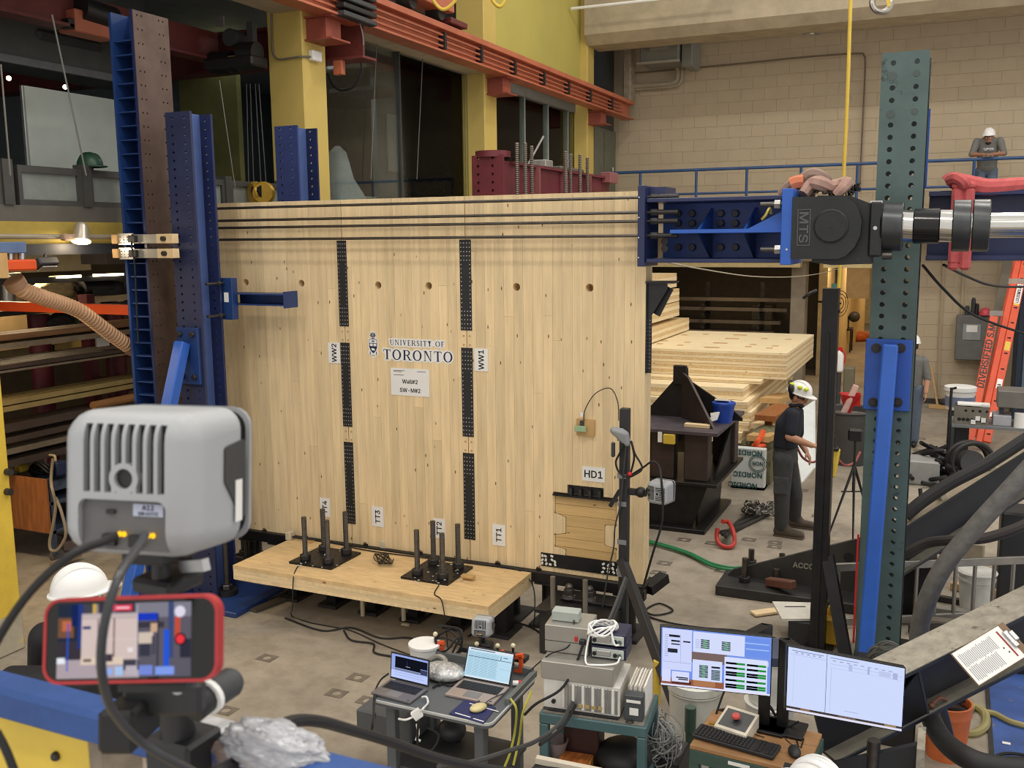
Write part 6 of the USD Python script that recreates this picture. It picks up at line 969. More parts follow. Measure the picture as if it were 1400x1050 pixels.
c = PZ(1086,1031, dz); t = T('computer_mouse', 'black computer mouse right of the keyboard on the desk', 'computer mouse', loc=c); t.part('shell', MB().ball(c + [0,0,.014],(.032,.055,.022)).rot(.25, c), mat('keyboard_black', (32,32,34),.5)); t.part('wheel', MB().cyl(c + [-.006,.03,.032], c + [.006,.03,.032],.007, n=8), dark_grey); one('mouse_cable', 'thin black mouse cable curling over the wooden desk', 'cable', MB().tube([c + [0,.05,.01], PZ(1076,1012, dz + .005), PZ(1066,1000, dz + .005), PZ(1040,992, dz + .01), PZ(1030,1002, dz + .005), PZ(1045,1008, dz + .005)],.0025,5), black)
for k, (a, b, e) in enumerate((((1082,1010),(1088,1008),(1092,1021)),((1090,1011),(1099,1010),(1095,1022)))): one('hex_key', ['left', 'right'][k] + ' black hex key lying by the mouse on the desk', 'hex key', MB().tube([PZ(*a, dz + .004), PZ(*b, dz + .004), PZ(*e, dz + .004)],.004,6,0), black_steel)
c = PZ(973,990, dz); one('brass_key', 'small brass key on the desk left of the control box', 'key', MB().ob(c + [0,0,.004],(.03,.012,.006), R3).cyl(c + [.02,.01,0], c + [.02,.01,.008],.012, n=10), mat('brass_yellow', (184,148,52),.35,.4))
G, BK, RO = (40,140,60),(12,14,20),(150,92,66)
s1 = [(0,0,1,1,(120,150,230)),(.0,.86,.62,.97, RO),(.28,.37,.6,.55,(120,100,96)),(.6,.42,.98,.5,(216,204,206)),(.3,.80,.5,.96,(172,120,84)),(.1,.9,.28,.96,(90,50,44)),(.75,.04,.99,.36,(110,146,232)),(.76,.12,.98,.14,(160,190,245)),(.77,.22,.98,.24,(160,190,245)),(.01,.01,.28,.72,(206,214,252)),(.01,.72,.09,.93,(214,220,252)),(.1,.74,.26,.92,(214,220,252)),(.29,.02,.76,.37,(212,220,252)),(.29,.5,.56,.86,(212,220,252)),(.58,.4,.97,.97,(216,224,252)),(0,.97,1,1,(226,226,246)),(.07,.11,.17,.15, PB),(.09,.2,.17,.23, PB),(.09,.26,.17,.28, PB),(.2,.2,.265,.225, PB),(.06,.35,.15,.42, PB),(.175,.1,.178,.58,(150,160,200)),(.02,.58,.27,.585,(120,130,170)),(.14,.83,.25,.85, PB),(.16,.86,.25,.88, PB)]
s1 += rows(.36,.14,.44,.3,8,(50,70,70),.75) + rows(.385,.14,.415,.3,8, G, .6) + rows(.55,.14,.63,.3,8,(50,70,70),.75) + rows(.575,.14,.605,.3,8, G, .6) + rows(.35,.58,.43,.8,10,(50,70,70),.75) + rows(.375,.58,.405,.8,10, G, .6) + rows(.46,.58,.54,.62,1, PB, .8) + rows(.46,.64,.54,.82,7,(60,84,84),.75) + rows(.31,.14,.35,.3,8,(170,180,214),.35) + rows(.03,.1,.06,.5,12,(160,170,210),.3)
for x in (.59,.78):
    for y in (.47,.55,.63,.67,.76,.84,.88): s1 += [(x, y, x + .1, y + .035, BK),(x + .1, y, x + .175, y + .035, G)]
s2 = [(0,0,1,1,(206,218,252)),(.0,.93,1,.965,(70,62,58)),(.12,.93,.2,.96,(150,110,90)),(.45,.935,.6,.96,(120,100,90)),(.85,.935,.95,.96,(170,140,100)),(0,.965,1,1,(224,222,240)),(.33,.0,.334,.93,(70,80,120)),(.02,.1,.32,.104,(150,164,214)),(.36,.14,.98,.144,(150,164,214)),(.36,.20,.98,.203,(170,180,224)),(.05,.1,.052,.85,(170,180,224)),(.37,.2,.373,.9,(170,180,224)),(.52,.1,.55,.2,(180,190,230)),(.68,.1,.7,.2,(170,180,220)),(.78,.11,.88,.19,(190,200,236)),(.9,.1,.94,.2,(170,180,220)),(.5,.84,.62,.848,(160,170,210)),(.03,.035,.3,.045,(120,130,170)),(.36,.04,.6,.05,(130,140,180))] + [(.06 + .05 * k, .06,.08 + .05 * k, .075,(130,140,190)) for k in range(5)] + [(.38 + .06 * k, .08,.41 + .06 * k, .09,(130,140,190)) for k in range(9)]
mfr = mat('monitor_black', (18,18,20),.4)
def monitor(label, TLp, TRp, BLp, tt, w, parts, base):
    tl = PD(*TLp, tt); r0 = ray(*TRp); lo, hi = .7,1.3
    k_ = min(np.linspace(.8,1.25,451), key=lambda f: abs(np.linalg.norm(EYE + r0 * tt * f - tl) - w) + .05 * abs(f - (1.03 if TRp[0] < 1100 else .97))); tr = EYE + r0 * tt * k_
    up = np.array([0,0,-1.0]) * w * .5625; bl_ = tl + up; rb = ray(*BLp); s_ = (bl_ - EYE) @ rb / (rb @ rb)
    t = T('computer_monitor', label, 'monitor', loc=[*base[:2], base[2]]); n = plane_screen(t, tl, tr, bl_, .03, parts, mfr, 1.0, bez=.006)
    c = (tl + tr) / 2 + up * .75 - n * .06; t.part('stand_neck', MB().bar([base[0], base[1], base[2] + .01],[base[0], base[1], c[2] + .12],.06,.03,(0,1,0),.006).bar([base[0], base[1], c[2] + .1], c + n * .03 + [0,0,.1],.06,.04), mfr); t.part('stand_base', MB().ob([base[0], base[1], base[2] + .008],(.24,.18,.016), R3,.004), mfr); return t
monitor('left monitor showing windows over a seaside picture, above the keyboard', (904.5,857),(1055,872),(905,939),4.75,.53, s1, dq(.5,.86)); monitor('right monitor with two blank white plots, tilted in front of the black beams', (1078,884),(1237,914),(1072,968),4.55,.56, s2, dq(.66,.9))
one('desk_cables', 'tangle of black cables behind the monitor stands', 'cable', MB().tube([dq(.55,.9,.1), dq(.6,.95,.06), dq(.65,1.0,.12), dq(.7,.92,.02), dq(.8,.95,.05)],.006,5).tube([dq(.45,.95,.15), dq(.55,1.0,.08), dq(.62,.9,.05), dq(.72,1.02,.1)],.005,5).tube([dq(.05,.9,.0), dq(.1,1.1,.12), dq(.2,1.2,.18), dq(.3,1.1,.15)],.006,5), black_rubber)
hc = PD(1117,1072,4.45); Rh2 = np.array([[.9,-.4,0],[.4,.9,0],[0,0,1.]]); t = T('hard_hat', 'white hard hat at the bottom edge in front of the desk mouse', 'hard hat', loc=hc); Rz = np.array([[.35,.93,0],[-.93,.35,0],[0,0,1.]]); hardhat(t, hc, Rz, white, 1.0, 'shell')
one('hat_stool', 'dark stool under the hard hat at the bottom edge', 'stool', MB().box(hc[0] - .17, hc[0] + .17, hc[1] - .17, hc[1] + .17, hc[2] - .06, hc[2] - .02).box(hc[0] - .03, hc[0] + .03, hc[1] - .03, hc[1] + .03,0, hc[2] - .06), black)
for k in range(2): c = [PZ(952,985,0), PZ(1050,985,0)][k]; c = PD([950,1052][k],[985,985][k],[6.3,6.0][k]); c[2] = 0; h_ = PD([950,1052][k],[935,890][k],[6.3,6.0][k])[2]; t = T('white_pail', ['pale translucent pail behind the left monitor foot', 'stacked white pails with a dark lid between the two monitors'][k], 'pail', loc=c); r = [.17,.15][k]; [t.part('body', MB().lathe([(r * .86,0),(r, h_ / (1 + 2 * k) * .96),(r * 1.05, h_ / (1 + 2 * k) * .97),(r * 1.05, h_ / (1 + 2 * k) - .005)], c + [0,0, j * h_ / (1 + 2 * k)], n=24), mat('pail_white', (216,216,210),.5)) for j in range(1 + 2 * k)]; t.part('lid', MB().lathe([(r * 1.06,0),(r * 1.06,.05),(r * .9,.055)], c + [0,0, h_], n=24), mat('pail_lid', (60,68,90),.5) if k else mat('pail_white', (216,216,210),.5))
c = PD(944,979,6.0); one('spray_can', 'dark can in front of the pale pail', 'can', MB().cyl(c - [0,0,.1], c + [0,0,.06],.035, n=14).cyl([c[0], c[1],0], c - [0,0,.1],.03, n=8), mat('can_green', (60,84,72),.4)); c = PD(993,975,5.7); one('brown_cup', 'brown steel cup behind the control box', 'cup', MB().lathe([(.06,-.14),(.065,0),(.055,0),(.05,-.1)], c, n=16, closed=False).cyl([c[0], c[1],0], c - [0,0,.1],.05, n=12), mat('cup_brown', (92,78,68),.5,.3))
one('black_case', 'black case with a pale top edge at the bottom edge before the cart', 'case', MB().cb(*(lambda a, b: (a[0], b[0], a[1] - .12, a[1] + .02))(PD(733,1040,4.9), PD(822,1040,4.9)),0, PD(760,1040,4.9)[2],.008), black); one('pale_case_rim', 'pale strip lying on the black case at the bottom edge', 'strip', MB().bar(PD(733,1038,4.88), PD(822,1056,4.8),.035,.03), mat('rim_pale', (206,196,178),.5)); c = PZ(898,960,0); one('yellow_bollard', 'yellow post beyond the white card rack beside the black pole leg', 'post', MB().cyl(c, [c[0], c[1], PY(898,903, c[1])[2]],.03, n=12), yellow)
# black pole with the second motion camera
pb = PZ(852,893,0); pt_ = PY(852,558, pb[1]); pole = T('instrument_pole', 'black square instrument pole with tape and cables in front of the wall corner', 'pole', loc=pb); pole.part('post', MB().cb(pb[0] - .036, pb[0] + .036, pb[1] - .036, pb[1] + .036,0, pt_[2],.004), mat('pole_black', (48,48,50),.5,.2)); lt_, lb2 = PY(850,765, pb[1]), PZ(940,1008,0); pole.part('leg', MB().bar(lt_, lb2,.07,.07,(0,1,0),.004), mat('pole_black', (48,48,50),.5,.2))
for py in (597,648,686,738,774): p = PY(852, py, pb[1]); pole.part('tape', MB().box(p[0] - .038, p[0] + .038, p[1] - .038, p[1] + .038, p[2] - .03 - (.05 if py > 770 else 0), p[2] + .01), mat('silver_tape', (150,152,154),.35,.4))
p = PY(850,592, pb[1] - .06); pole.part('sensor_head', MB().add(m3.Manifold.batch_hull([m3.Manifold.sphere(.03,16).translate(tuple(p + d_)) for d_ in ([-.06,-.02,.02],[.03,0,-.01],[.04,.02,-.08],[-.0,0,.01])]), True), mat('sensor_grey', (150,152,154),.45)); pole.part('sensor_clip', MB().ob(p + [-.07,0,-.14],(.03,.03,.12), None, .008), dark_grey)
t = pole.part('cable_loop', MB().tube([PY(856,600, pb[1] - .06), PY(847,620, pb[1] - .07), PY(842,632, pb[1] - .07), PY(846,645, pb[1] - .07), PY(856,652, pb[1] - .06), PY(866,650, pb[1] - .06), PY(878,640, pb[1] - .06), PY(868,620, pb[1] - .06), PY(863,603, pb[1] - .05), PY(867,625, pb[1] - .05), PY(862,648, pb[1] - .05)],.008,6), black_rubber); pole.part('red_tie', MB().ball(PY(861,648, pb[1] - .07),.02,1), red)
one('camera_lead', 'black lead arching from the pole to the side camera and down to the floor', 'cable', MB().tube([PY(862,650, pb[1]), PY(878,640, pb[1]), PY(892,631, pb[1]), PY(901,638, pb[1]), PY(904,655, pb[1] - .1), PY(906,685, pb[1] - .1), PY(905,715, pb[1] - .1), PY(893,755, pb[1] - .1), PY(883,790, pb[1]), PY(872,830, pb[1])],.009,6), black_rubber)
one('pole_lead', 'thin lead running down the black pole to the floor', 'cable', MB().tube([PY(857,600, pb[1] - .05), PY(853,640, pb[1] - .06), PY(848,690, pb[1] - .06), PY(841,720, pb[1] - .06), PY(839,750, pb[1] - .06), PY(832,780, pb[1] - .06), PY(822,840, pb[1] - .06)],.007,5), mat('cable_grey', (60,60,60),.6))
a = PY(862,672, pb[1]); b = PY(884,674, pb[1]); pole.part('camera_arm', MB().bar(a - [.08,0,0], b, .04,.05).ball(PY(876,673, pb[1]),.045,1).bar(a - [.09,0,0], a - [.17,0,.14],.03,.03), black)
c3 = PY(904,672, pb[1]); mocap('grey motion-capture camera fixed sideways to the black pole by the wall corner', c3, math.radians(-12),31 / FPX * (RC[2] @ (c3 - EYE)) / .128, roll=math.radians(90), leds=False)
# ================================================================ right side: anchors, inclined beams, ladders, hoses
# hold-down anchor chair at the wall corner
c = PZ(790,868,0); ah_ = T('anchor_chair', 'dark steel anchor chair with two tall studs in front of the wall sill', 'anchor chair', loc=c); zt_ = .36
p0, p1 = PZ(735,838, zt_), PZ(842,852, zt_); y0 = p1[1]
ah_.part('block', MB().cb(p0[0], p1[0] - .03, y0 - .02, y0 + .38,0, zt_, .01), dark_steel); ah_.part('top_plate', MB().cb(p0[0] - .03, p1[0] - .02, y0 - .05, y0 + .42, zt_, zt_ + .035,.005), black_steel); ah_.part('upper_plate', MB().cb(p0[0] + .1, p1[0] - .02, y0 + .2, y0 + .41, zt_ + .035, zt_ + .06,.004), black_steel)
for px, py, pt in ((756,842,792),(800,850,797)): q = PZ(px, py, zt_ + .035); h_ = PY(px, pt, q[1])[2] - zt_; ah_.part('stud', MB().lathe([(.021 + (.001 if j % 2 else -.001), j * .008) for j in range(int(h_ / .008))], q, n=10), mat('stud_zinc', (150,146,138),.35,.8)); ah_.part('nut', MB().hexnut(q, (0,0,1),.05,.06), dark_steel)
for px, py in ((778,817),(806,820)): q = PZ(px, py, zt_ + .06); ah_.part('washer', MB().cyl(q, q + [0,0,.02],.055, n=16), silver); ah_.part('dome_nut', MB().hexnut(q + [0,0,.02],(0,0,1),.045,.06).ball(q + [0,0,.09],.035,1), bolt_steel)
# anchor studs seen left of the slab
for k, (px, py, h_) in enumerate(((338,768,.36),(333,758,.2),(356,760,.2))):
    q = PZ(px, py, .12); t = T('floor_stud', ['tall bare floor stud left of the base slab', 'short nutted floor stud left behind the base slab', 'short nutted floor stud nearest the slab edge'][k], 'stud', loc=q); t.part('plate', MB().cb(q[0] - .1, q[0] + .1, q[1] - .08, q[1] + .08,0,.12,.008), dark_steel); t.part('rod', MB().cyl(q, q + [0,0, h_],.024, n=10), bolt_steel); t.part('nut', MB().hexnut(q, (0,0,1),.045,.05), dark_steel)
# wedge-shaped anchor plate on the floor by the green column
a, b = PZ(978,800,.1), PZ(1112,822,.1); bs = T('wedge_anchor', 'dark steel floor plate with upright wedge plate and studs, left of the black post', 'anchor plate', loc=(a + b) / 2 * [1,1,0])
bs.part('base_plate', MB().cb(a[0], a[0] + 1.5, a[1] - .0, a[1] + .5,0,.1,.008), dark_steel); w0, w1 = PZ(996,784,.1), PZ(1175,800,.1); yy = w0[1] - .05; zt_ = PY(1168,738, yy)[2]; wx = PY(1168,738, yy)[0]
bs.part('wedge_plate', MB().ext(Polygon([(w0[0],.1),(wx + .3,.1),(wx + .3, zt_ + .05),(wx, zt_),(w0[0] + .05,.16)]),(0, yy + .04,0),(1,0,0),(0,0,1),.04), mat('wedge_steel', (70,68,66),.5,.4, var=.15)); bs.part('hole_ring', MB().cyl((PY(1160,762, yy)[0], yy - .003, PY(1160,762, yy)[2]),(PY(1160,762, yy)[0], yy + .0, PY(1160,762, yy)[2]),.045, n=18), black)
for px, py, pt in ((1018,795,763),(1061,800,778),(1027,772,751),(1069,770,757)): q = PZ(px, py, .1); bs.part('stud', MB().cyl(q, [q[0], q[1], PY(px, pt, q[1])[2]],.03, n=12), bolt_steel); bs.part('nut', MB().hexnut(q, (0,0,1),.055,.05), dark_steel)
bs.part('clamp_bar', MB().bar(PZ(1050,795,.14), PZ(1085,800,.2),.09,.08, cham=.01), mat('rust_bar', (100,62,48),.6)); text_on(bs, 'ACCOR', .05, PY(1102,774, yy - .002),(1,0,0),(0,0,1), mat('chalk', (160,156,140),.7))
a = PZ(1030,838,.02); one('wood_strip', 'pale wood strip on the floor in front of the wedge anchor', 'board', MB().bar(a + [0,-.02,0], PZ(1066,834,.02),.1,.02), wood_x); one('wood_strip', 'orange wood strip on the floor right of the black post', 'board', MB().bar(PZ(1125,826,.02), PZ(1168,822,.02),.1,.02), ply_tan)
c = PZ(1085,845,0); t = T('floor_sign', 'white printed sign board on a dark floor box left of the black post', 'sign', loc=c); q = [PZ(*p, .22) for p in ((1069,846),(1056,822),(1122,824),(1122,846))]; t.part('board', MB().raw(q + [p - [0,0,.02] for p in q],[(0,2,1),(0,3,2),(4,5,6),(4,6,7),(0,1,5),(0,5,4),(1,2,6),(1,6,5),(2,3,7),(2,7,6),(3,0,4),(3,4,7)]), mat('sign_white', (206,202,192),.6)); t.part('print_line', MB().raw([q[0] * .3 + q[1] * .7 + (q[3] - q[0]) * f + [0,0,.002] + dv for f, dv in ((.25,0),(.8,0))] + [q[0] * .35 + q[1] * .65 + (q[3] - q[0]) * f + [0,0,.002] for f in (.8,.25)],[(0,1,2),(0,2,3)]), dark_grey); t.part('box', MB().box(q[0][0] + .05, q[2][0], q[0][1] + .03, q[1][1] - .02,0,.195), black)
c = PZ(1136,880,0); one('yellow_jug', 'yellow plastic jug on the floor behind the black post brace', 'jug', MB().cb(c[0] - .1, c[0] + .1, c[1] - .08, c[1] + .1,0,.26,.03).lathe([(.05,.26),(.03,.33)], c, n=12), mat('jug_yellow', (214,168,44),.5))
# aluminium ladder lying on its edge
def ladder_run(t, A, B, up, h, n, m): # two rails and the rungs between them
    t.part('rail', MB().bar(A, B, .03,.07, up, .004), m); t.part('rail', MB().bar(A + up * h, B + up * h, .03,.07, up, .004), m)
    for k in range(n): p = A + (B - A) * (k + .5) / n; t.part('rung', MB().cyl(p, p + up * h, .017, n=8), m)
A_, B_ = PZ(1130,851,.06), PZ(1420,838,.06); hz = PY(1140,777, A_[1])[2] - .06; t = T('ladder', 'grey aluminium ladder standing on its long edge on the floor behind the green column', 'ladder', loc=(A_ + B_) / 2 * [1,1,0]); ladder_run(t, A_, B_, np.array([0,0,1.]), hz, 11, mat('ladder_alu', (150,148,142),.45,.7))
# inclined black beams
def incline(t, A, B, fw, h, m, top, e0=0, e1=0):
    d = nrm(B - A); w = nrm(np.cross(d, (0,0,1))); v = np.cross(w, d); A, B = A - d * e0, B + d * e1; R = np.array([w, v, d]); L = np.linalg.norm(B - A); C = (A + B) / 2
    t.part('web', MB().ob(C, (.02, h, L), R), m); t.part('top_flange', MB().ob(C + v * h / 2,(fw, .025, L), R, .003), m); t.part('top_face', MB().ob(C + v * (h / 2 + .0135),(fw * .98,.003, L), R), top); t.part('bottom_flange', MB().ob(C - v * h / 2,(fw, .025, L), R, .003), m); t.part('bottom_face', MB().ob(C - v * (h / 2 - .0135) , (fw * .96,.003, L), R), mat('dusty_steel', (124,120,108),.7, var=.2)); return d, w, v
ib = mat('inclined_black', (48,50,56),.45,.2, var=.15, scale=6, wear=((110,112,116),.72,9)); worn = mat('worn_grey_steel', (156,150,136),.6,.2, var=.25, scale=14, wear=((96,92,84),.6,10))
lo_a, lo_b = PD(1240,937,5.5), PD(1400,857,5.7); t = T('inclined_beam', 'near inclined black beam with worn grey top flange carrying the clipboard', 'steel beam', loc=lo_a); d, w, v = incline(t, lo_a, lo_b, .24,.3, ib, worn, .6,.6)
q0 = lo_a + d * .02; t.part('stiffener', MB().ob(q0 + w * .06,(.11,.28,.015), np.array([w, v, d])), ib); t.part('gusset', MB().ext(Polygon([(0,-.14),(.0,.14),(-.22,.0),(-.22,-.14)]), q0 + w * .1, d, v, .012), black_steel); t.part('shackle', MB().tube([q0 - v * .1 + d * .05 + w * .1, q0 - v * .09 + d * .1 + w * .1, q0 - v * .12 + d * .14 + w * .1],.012,6).ball(q0 - v * .11 + d * .04 + w * .1,.018,1), mat('rust_bar', (100,62,48),.6))
pe = [PD(*p, 5.25) for p in ((1138,1035),(1255,975),(1258,1075),(1138,1075))]; sp = T('beam_support', 'black steel support block with a stud under the lower end of the inclined beam', 'steel support', loc=[pe[0][0] + .2, pe[0][1],0]); base = pe[0]; sp.part('side_plate', MB().ext(Polygon([(0,0),(PD(1255,1010,5.25)[0] - base[0],0),(PD(1255,1010,5.25)[0] - base[0], PD(1255,985,5.25)[2]),(0, PD(1138,1038,5.25)[2])]),[base[0], base[1] - .02,0],(1,0,0),(0,0,1),.04), ib); sp.part('end_plate', MB().box(PD(1255,1010,5.25)[0], PD(1260,1010,5.25)[0] + .02, base[1] - .14, base[1] + .12,0, PD(1255,980,5.25)[2]), worn)
q = PD(1195,1012,5.1); sp.part('stud', MB().cyl([q[0], q[1],0], q, .034, n=14), bolt_steel); sp.part('foot', MB().box(base[0] - .1, base[0] + .55, base[1] - .2, base[1] + .3,0,.04), black_steel)
up_a, up_b = PD(1240,738,8.5), PD(1400,637,8.7); t = T('inclined_beam', 'far inclined black beam with pale clamps on its worn top, behind the grey hose', 'steel beam', loc=up_a); d2, w2, v2 = incline(t, up_a, up_b, .25,.38, ib, mat('dusty_top', (170,156,134),.7, var=.2, scale=8),.35,.9)
for f in (.42,.95): q = up_a + d2 * f + v2 * .22; t.part('cable_clamp', MB().ob(q + w2 * .02,(.16,.05,.06), np.array([w2, v2, d2]),.005), mat('clamp_pale', (196,186,166),.5))
# prop under the far beam
one('beam_prop', 'black steel prop block under the low end of the far inclined beam', 'steel support', MB().box(up_a[0] - .15, up_a[0] + .25, up_a[1] + .06, up_a[1] + .3,0, up_a[2] - .2), black_steel)
# clipboard
q = [PD(*p, tt) for p, tt in (((1303,891),5.32),((1366,853),5.4),((1401,904),5.28),((1336,936),5.2))]; cu, cv_ = nrm(q[1] - q[0]), nrm(q[3] - q[0]); cn = nrm(np.cross(cu, cv_)); cv_ = np.cross(cn, cu); cn = cn if cn @ (EYE - q[0]) > 0 else -cn; cw, chh = np.linalg.norm(q[1] - q[0]), np.linalg.norm(q[3] - q[0]); cc = sum(q) / 4
t = T('clipboard', 'brown clipboard with printed form leaning on the near inclined beam', 'clipboard', loc=cc - [0,0,.15]); RCB = np.array([cu, cv_, np.cross(cu, cv_)]); ss = 1 if RCB[2] @ cn > 0 else -1
t.part('board', MB().ob(cc + cu * .02 - cn * .006,(cw + .05, chh + .01,.006), RCB, .002), mat('clipboard_brown', (126,100,74),.5)); pg = t.part('paper', MB().ob(cc, (cw, chh, .002), RCB), paper)
ln = MB(); pt2 = lambda x, y: cc + cu * (x - .5) * cw + cv_ * (y - .5) * chh + cn * .0016
for k in range(22): x = .06 + k * .032; ln.ob(pt2(x, .3),(cw * .012, chh * random.uniform(.3,.42),.0006), RCB); (ln.ob(pt2(x, .72),(cw * .012, chh * random.uniform(.3,.42),.0006), RCB) if k < 19 else None)
t.part('text_lines', ln, mat('grey_print', (150,152,158),.7), parent=pg, kind='stuff'); t.part('header_bar', MB().ob(pt2(.9,.5),(cw * .03, chh * .8,.0006), RCB), mat('header_red', (150,50,48),.6), parent=pg); t.part('clip', MB().ob(pt2(1.0,.45) + cn * .01,(.03, chh * .5,.012), RCB, .003).ob(pt2(1.07,.42) + cn * .012,(.03,.06,.02), RCB, .004), silver); t.part('logo_dot', MB().ob(pt2(.8,.55),(.008,.008,.0008), RCB).ob(pt2(.83,.7),(.008,.008,.0008), RCB), navy_ink, parent=pg)
# pail, hoses
c = PZ(1292,1032,0); h_ = PY(1292,958, c[1])[2]; t = T('orange_pail', 'orange plastic pail with dark scraps on the floor under the near inclined beam', 'pail', loc=c); om = mat('pail_orange', (206,110,58),.5); t.part('body', MB().lathe([(.118,0),(.143, h_ * .8),(.148, h_ * .8),(.148, h_ * .84),(.145, h_ * .9),(.15, h_ * .97),(.15, h_),(.138, h_),(.12,.1)], c, n=26, closed=False).cyl(c, c + [0,0,.02],.118, n=24), om); t.part('scraps', MB().cyl(c + [0,0, h_ - .08], c + [0,0, h_ - .05],.13, n=20).bar(c + [-.08,-.03, h_ - .03], c + [.09,.05, h_ + .01],.06,.02), black)
hg_ = mat('hose_grey', (98,96,94),.6, var=.25, scale=20); one('grey_hose', 'thick dusty grey hydraulic hose sweeping up across the right side', 'hose', MB().tube([PD(1262,905,6.3), PD(1256,870,6.3), PD(1266,825,6.2), PD(1290,775,6.1), PD(1330,725,6.0), PD(1380,670,5.9), PD(1440,605,5.8)],.058,12), hg_)
one('black_hose', 'black hose running along the far inclined beam', 'hose', MB().tube([PD(1238,705,8.35), PD(1262,685,8.35), PD(1300,660,8.35), PD(1350,634,8.35), PD(1400,602,8.35), PD(1450,570,8.35)],.056,10), black_rubber); one('black_hose', 'dark brown hose curving behind the grey hose under the far beam', 'hose', MB().tube([PD(1238,757,8.1), PD(1270,742,8.0), PD(1310,738,7.8), PD(1350,735,7.7), PD(1400,718,7.6), PD(1450,690,7.6)],.042,10), mat('hose_brown', (52,46,44),.6))
one('black_hose', 'thick black hose curving along the lower right corner in front of the orange pail', 'hose', MB().tube([PD(1270,960,5.95), PD(1274,985,5.5), PD(1290,1012,5.15), PD(1320,1035,4.8), PD(1360,1048,4.7), PD(1440,1056,4.6)],.055,12), black_rubber); one('black_hose', 'ribbed black hose end hanging into the orange pail', 'hose', MB().tube([PD(1284,965,5.9), PD(1290,985,6.0), PD(1296,1010,6.1), PD(1300,1028,6.2)],.04,10), mat('hose_dull', (40,42,46),.5))
one('yellow_hose', 'dirty yellow hose looping on the floor by the orange pail', 'hose', MB().tube([PZ(1318,1003,.02), PZ(1334,1002,.02), PZ(1347,992,.02), PZ(1346,975,.02), PZ(1330,966,.02), PZ(1322,974,.04)],.03,8), mat('hose_yellow', (150,140,92),.6)); one('yellow_hose', 'thin yellow hose running right over the blue floor area', 'hose', MB().tube([PZ(1345,973,.03), PZ(1360,976,.03), PZ(1380,986,.03), PZ(1400,992,.03), PZ(1430,1000,.03)],.022,8), mat('hose_yellow', (150,140,92),.6))
c = PZ(1394,917,0); one('rubber_foot', 'black round rubber foot on the blue floor at the right edge', 'foot', MB().lathe([(.09,0),(.09,.05),(.07,.06),(.07,.1)], c, n=20), black_rubber); one('floor_leads', 'black thin leads tangled on the blue floor at the bottom right', 'cable', MB().tube([PZ(1352,1042,.03), PZ(1365,1032,.03), PZ(1385,1030,.03), PZ(1410,1034,.03)],.01,6).tube([PZ(1358,1050,.03), PZ(1370,1038,.03), PZ(1395,1036,.03), PZ(1410,1040,.03)],.01,6), black_rubber)
one('paper_scrap', 'small white paper scrap on the blue floor', 'paper', MB().ob(PZ(1376,1016,.015),(.05,.03,.003)), paper)
cl_ = MB()
for k in range(26): cl_.tube([PD(1180 + k * .6,905 + random.uniform(-3,6),6.6), PD(1195 + random.uniform(-4,4),888 + random.uniform(-4,8),6.5), PD(1215 + random.uniform(-5,5),880 + random.uniform(-4,9),6.4), PD(1240,890 + random.uniform(-5,8),6.4)],.007,4,4)
one('lead_bundle', 'bundle of dark and pale leads at the foot of the blue brace', 'wire bundle', cl_, mat('lead_bundle_grey', (110,110,106),.5), kind='stuff'); c = PD(1212,912,6.55); one('bundle_box', 'dark box carrying the leads at the foot of the blue brace', 'box', MB().cb(c[0] - .2, c[0] + .2, c[1] - .1, c[1] + .15,0, c[2] + .02,.01), black)
# scrap behind the ladder
for k, (a, b, r) in enumerate((((1245,830),(1330,842),.05),((1250,812),(1345,828),.03),((1262,850),(1420,868),.05),((1300,800),(1370,812),.04),((1245,862),(1310,858),.04))): one('floor_timber', ['grey pipe', 'thin dark bar', 'long grey board', 'short pale plank', 'dark squared bar'][k] + ' lying on the floor behind the ladder rungs', ['pipe', 'bar', 'board', 'plank', 'bar'][k], MB().bar(PZ(*a, r), PZ(*b, r), r * 2, r * 1.6),[alu_dull, dark_steel, mat('grey_board', (120,112,102),.7), ply_tan, dark_steel][k])
c = PZ(1333,832,0); t = T('white_pail', 'ribbed white pail on the floor behind the ladder', 'pail', loc=c); t.part('body', MB().lathe([(.13,0),(.15,.28),(.16,.28),(.16,.3),(.152,.3),(.155,.34),(.165,.34),(.165,.36),(.15,.37)], c, n=24), mat('pail_white', (216,216,210),.5)); t.part('rim', MB().tube([c + [.165 * math.cos(a),.165 * math.sin(a),.355] for a in np.linspace(0,6.283,24)],.008,5,0, False), white)
for k, (p, q, y, z0, m) in enumerate((((1272,0),(1300,0),11.0,(765,800), 'x'),((1310,0),(1345,0),10.5,(740,775), 'y'),((1370,0),(1420,0),9.8,(700,770), 'z'))): a, b = PY(p[0], z0[0], y), PY(q[0], z0[1], y); one('equipment_case', ['olive metal frame box behind the ladder', 'white and grey electric box behind the grey hose', 'dark equipment case at the right edge above the ladder'][k], 'equipment box', MB().cb(a[0], b[0], y, y + .4,0, a[2],.02),[mat('case_olive', (112,108,92),.6), mat('case_pale', (176,166,146),.6), mat('case_dark', (44,46,50),.5)][k])
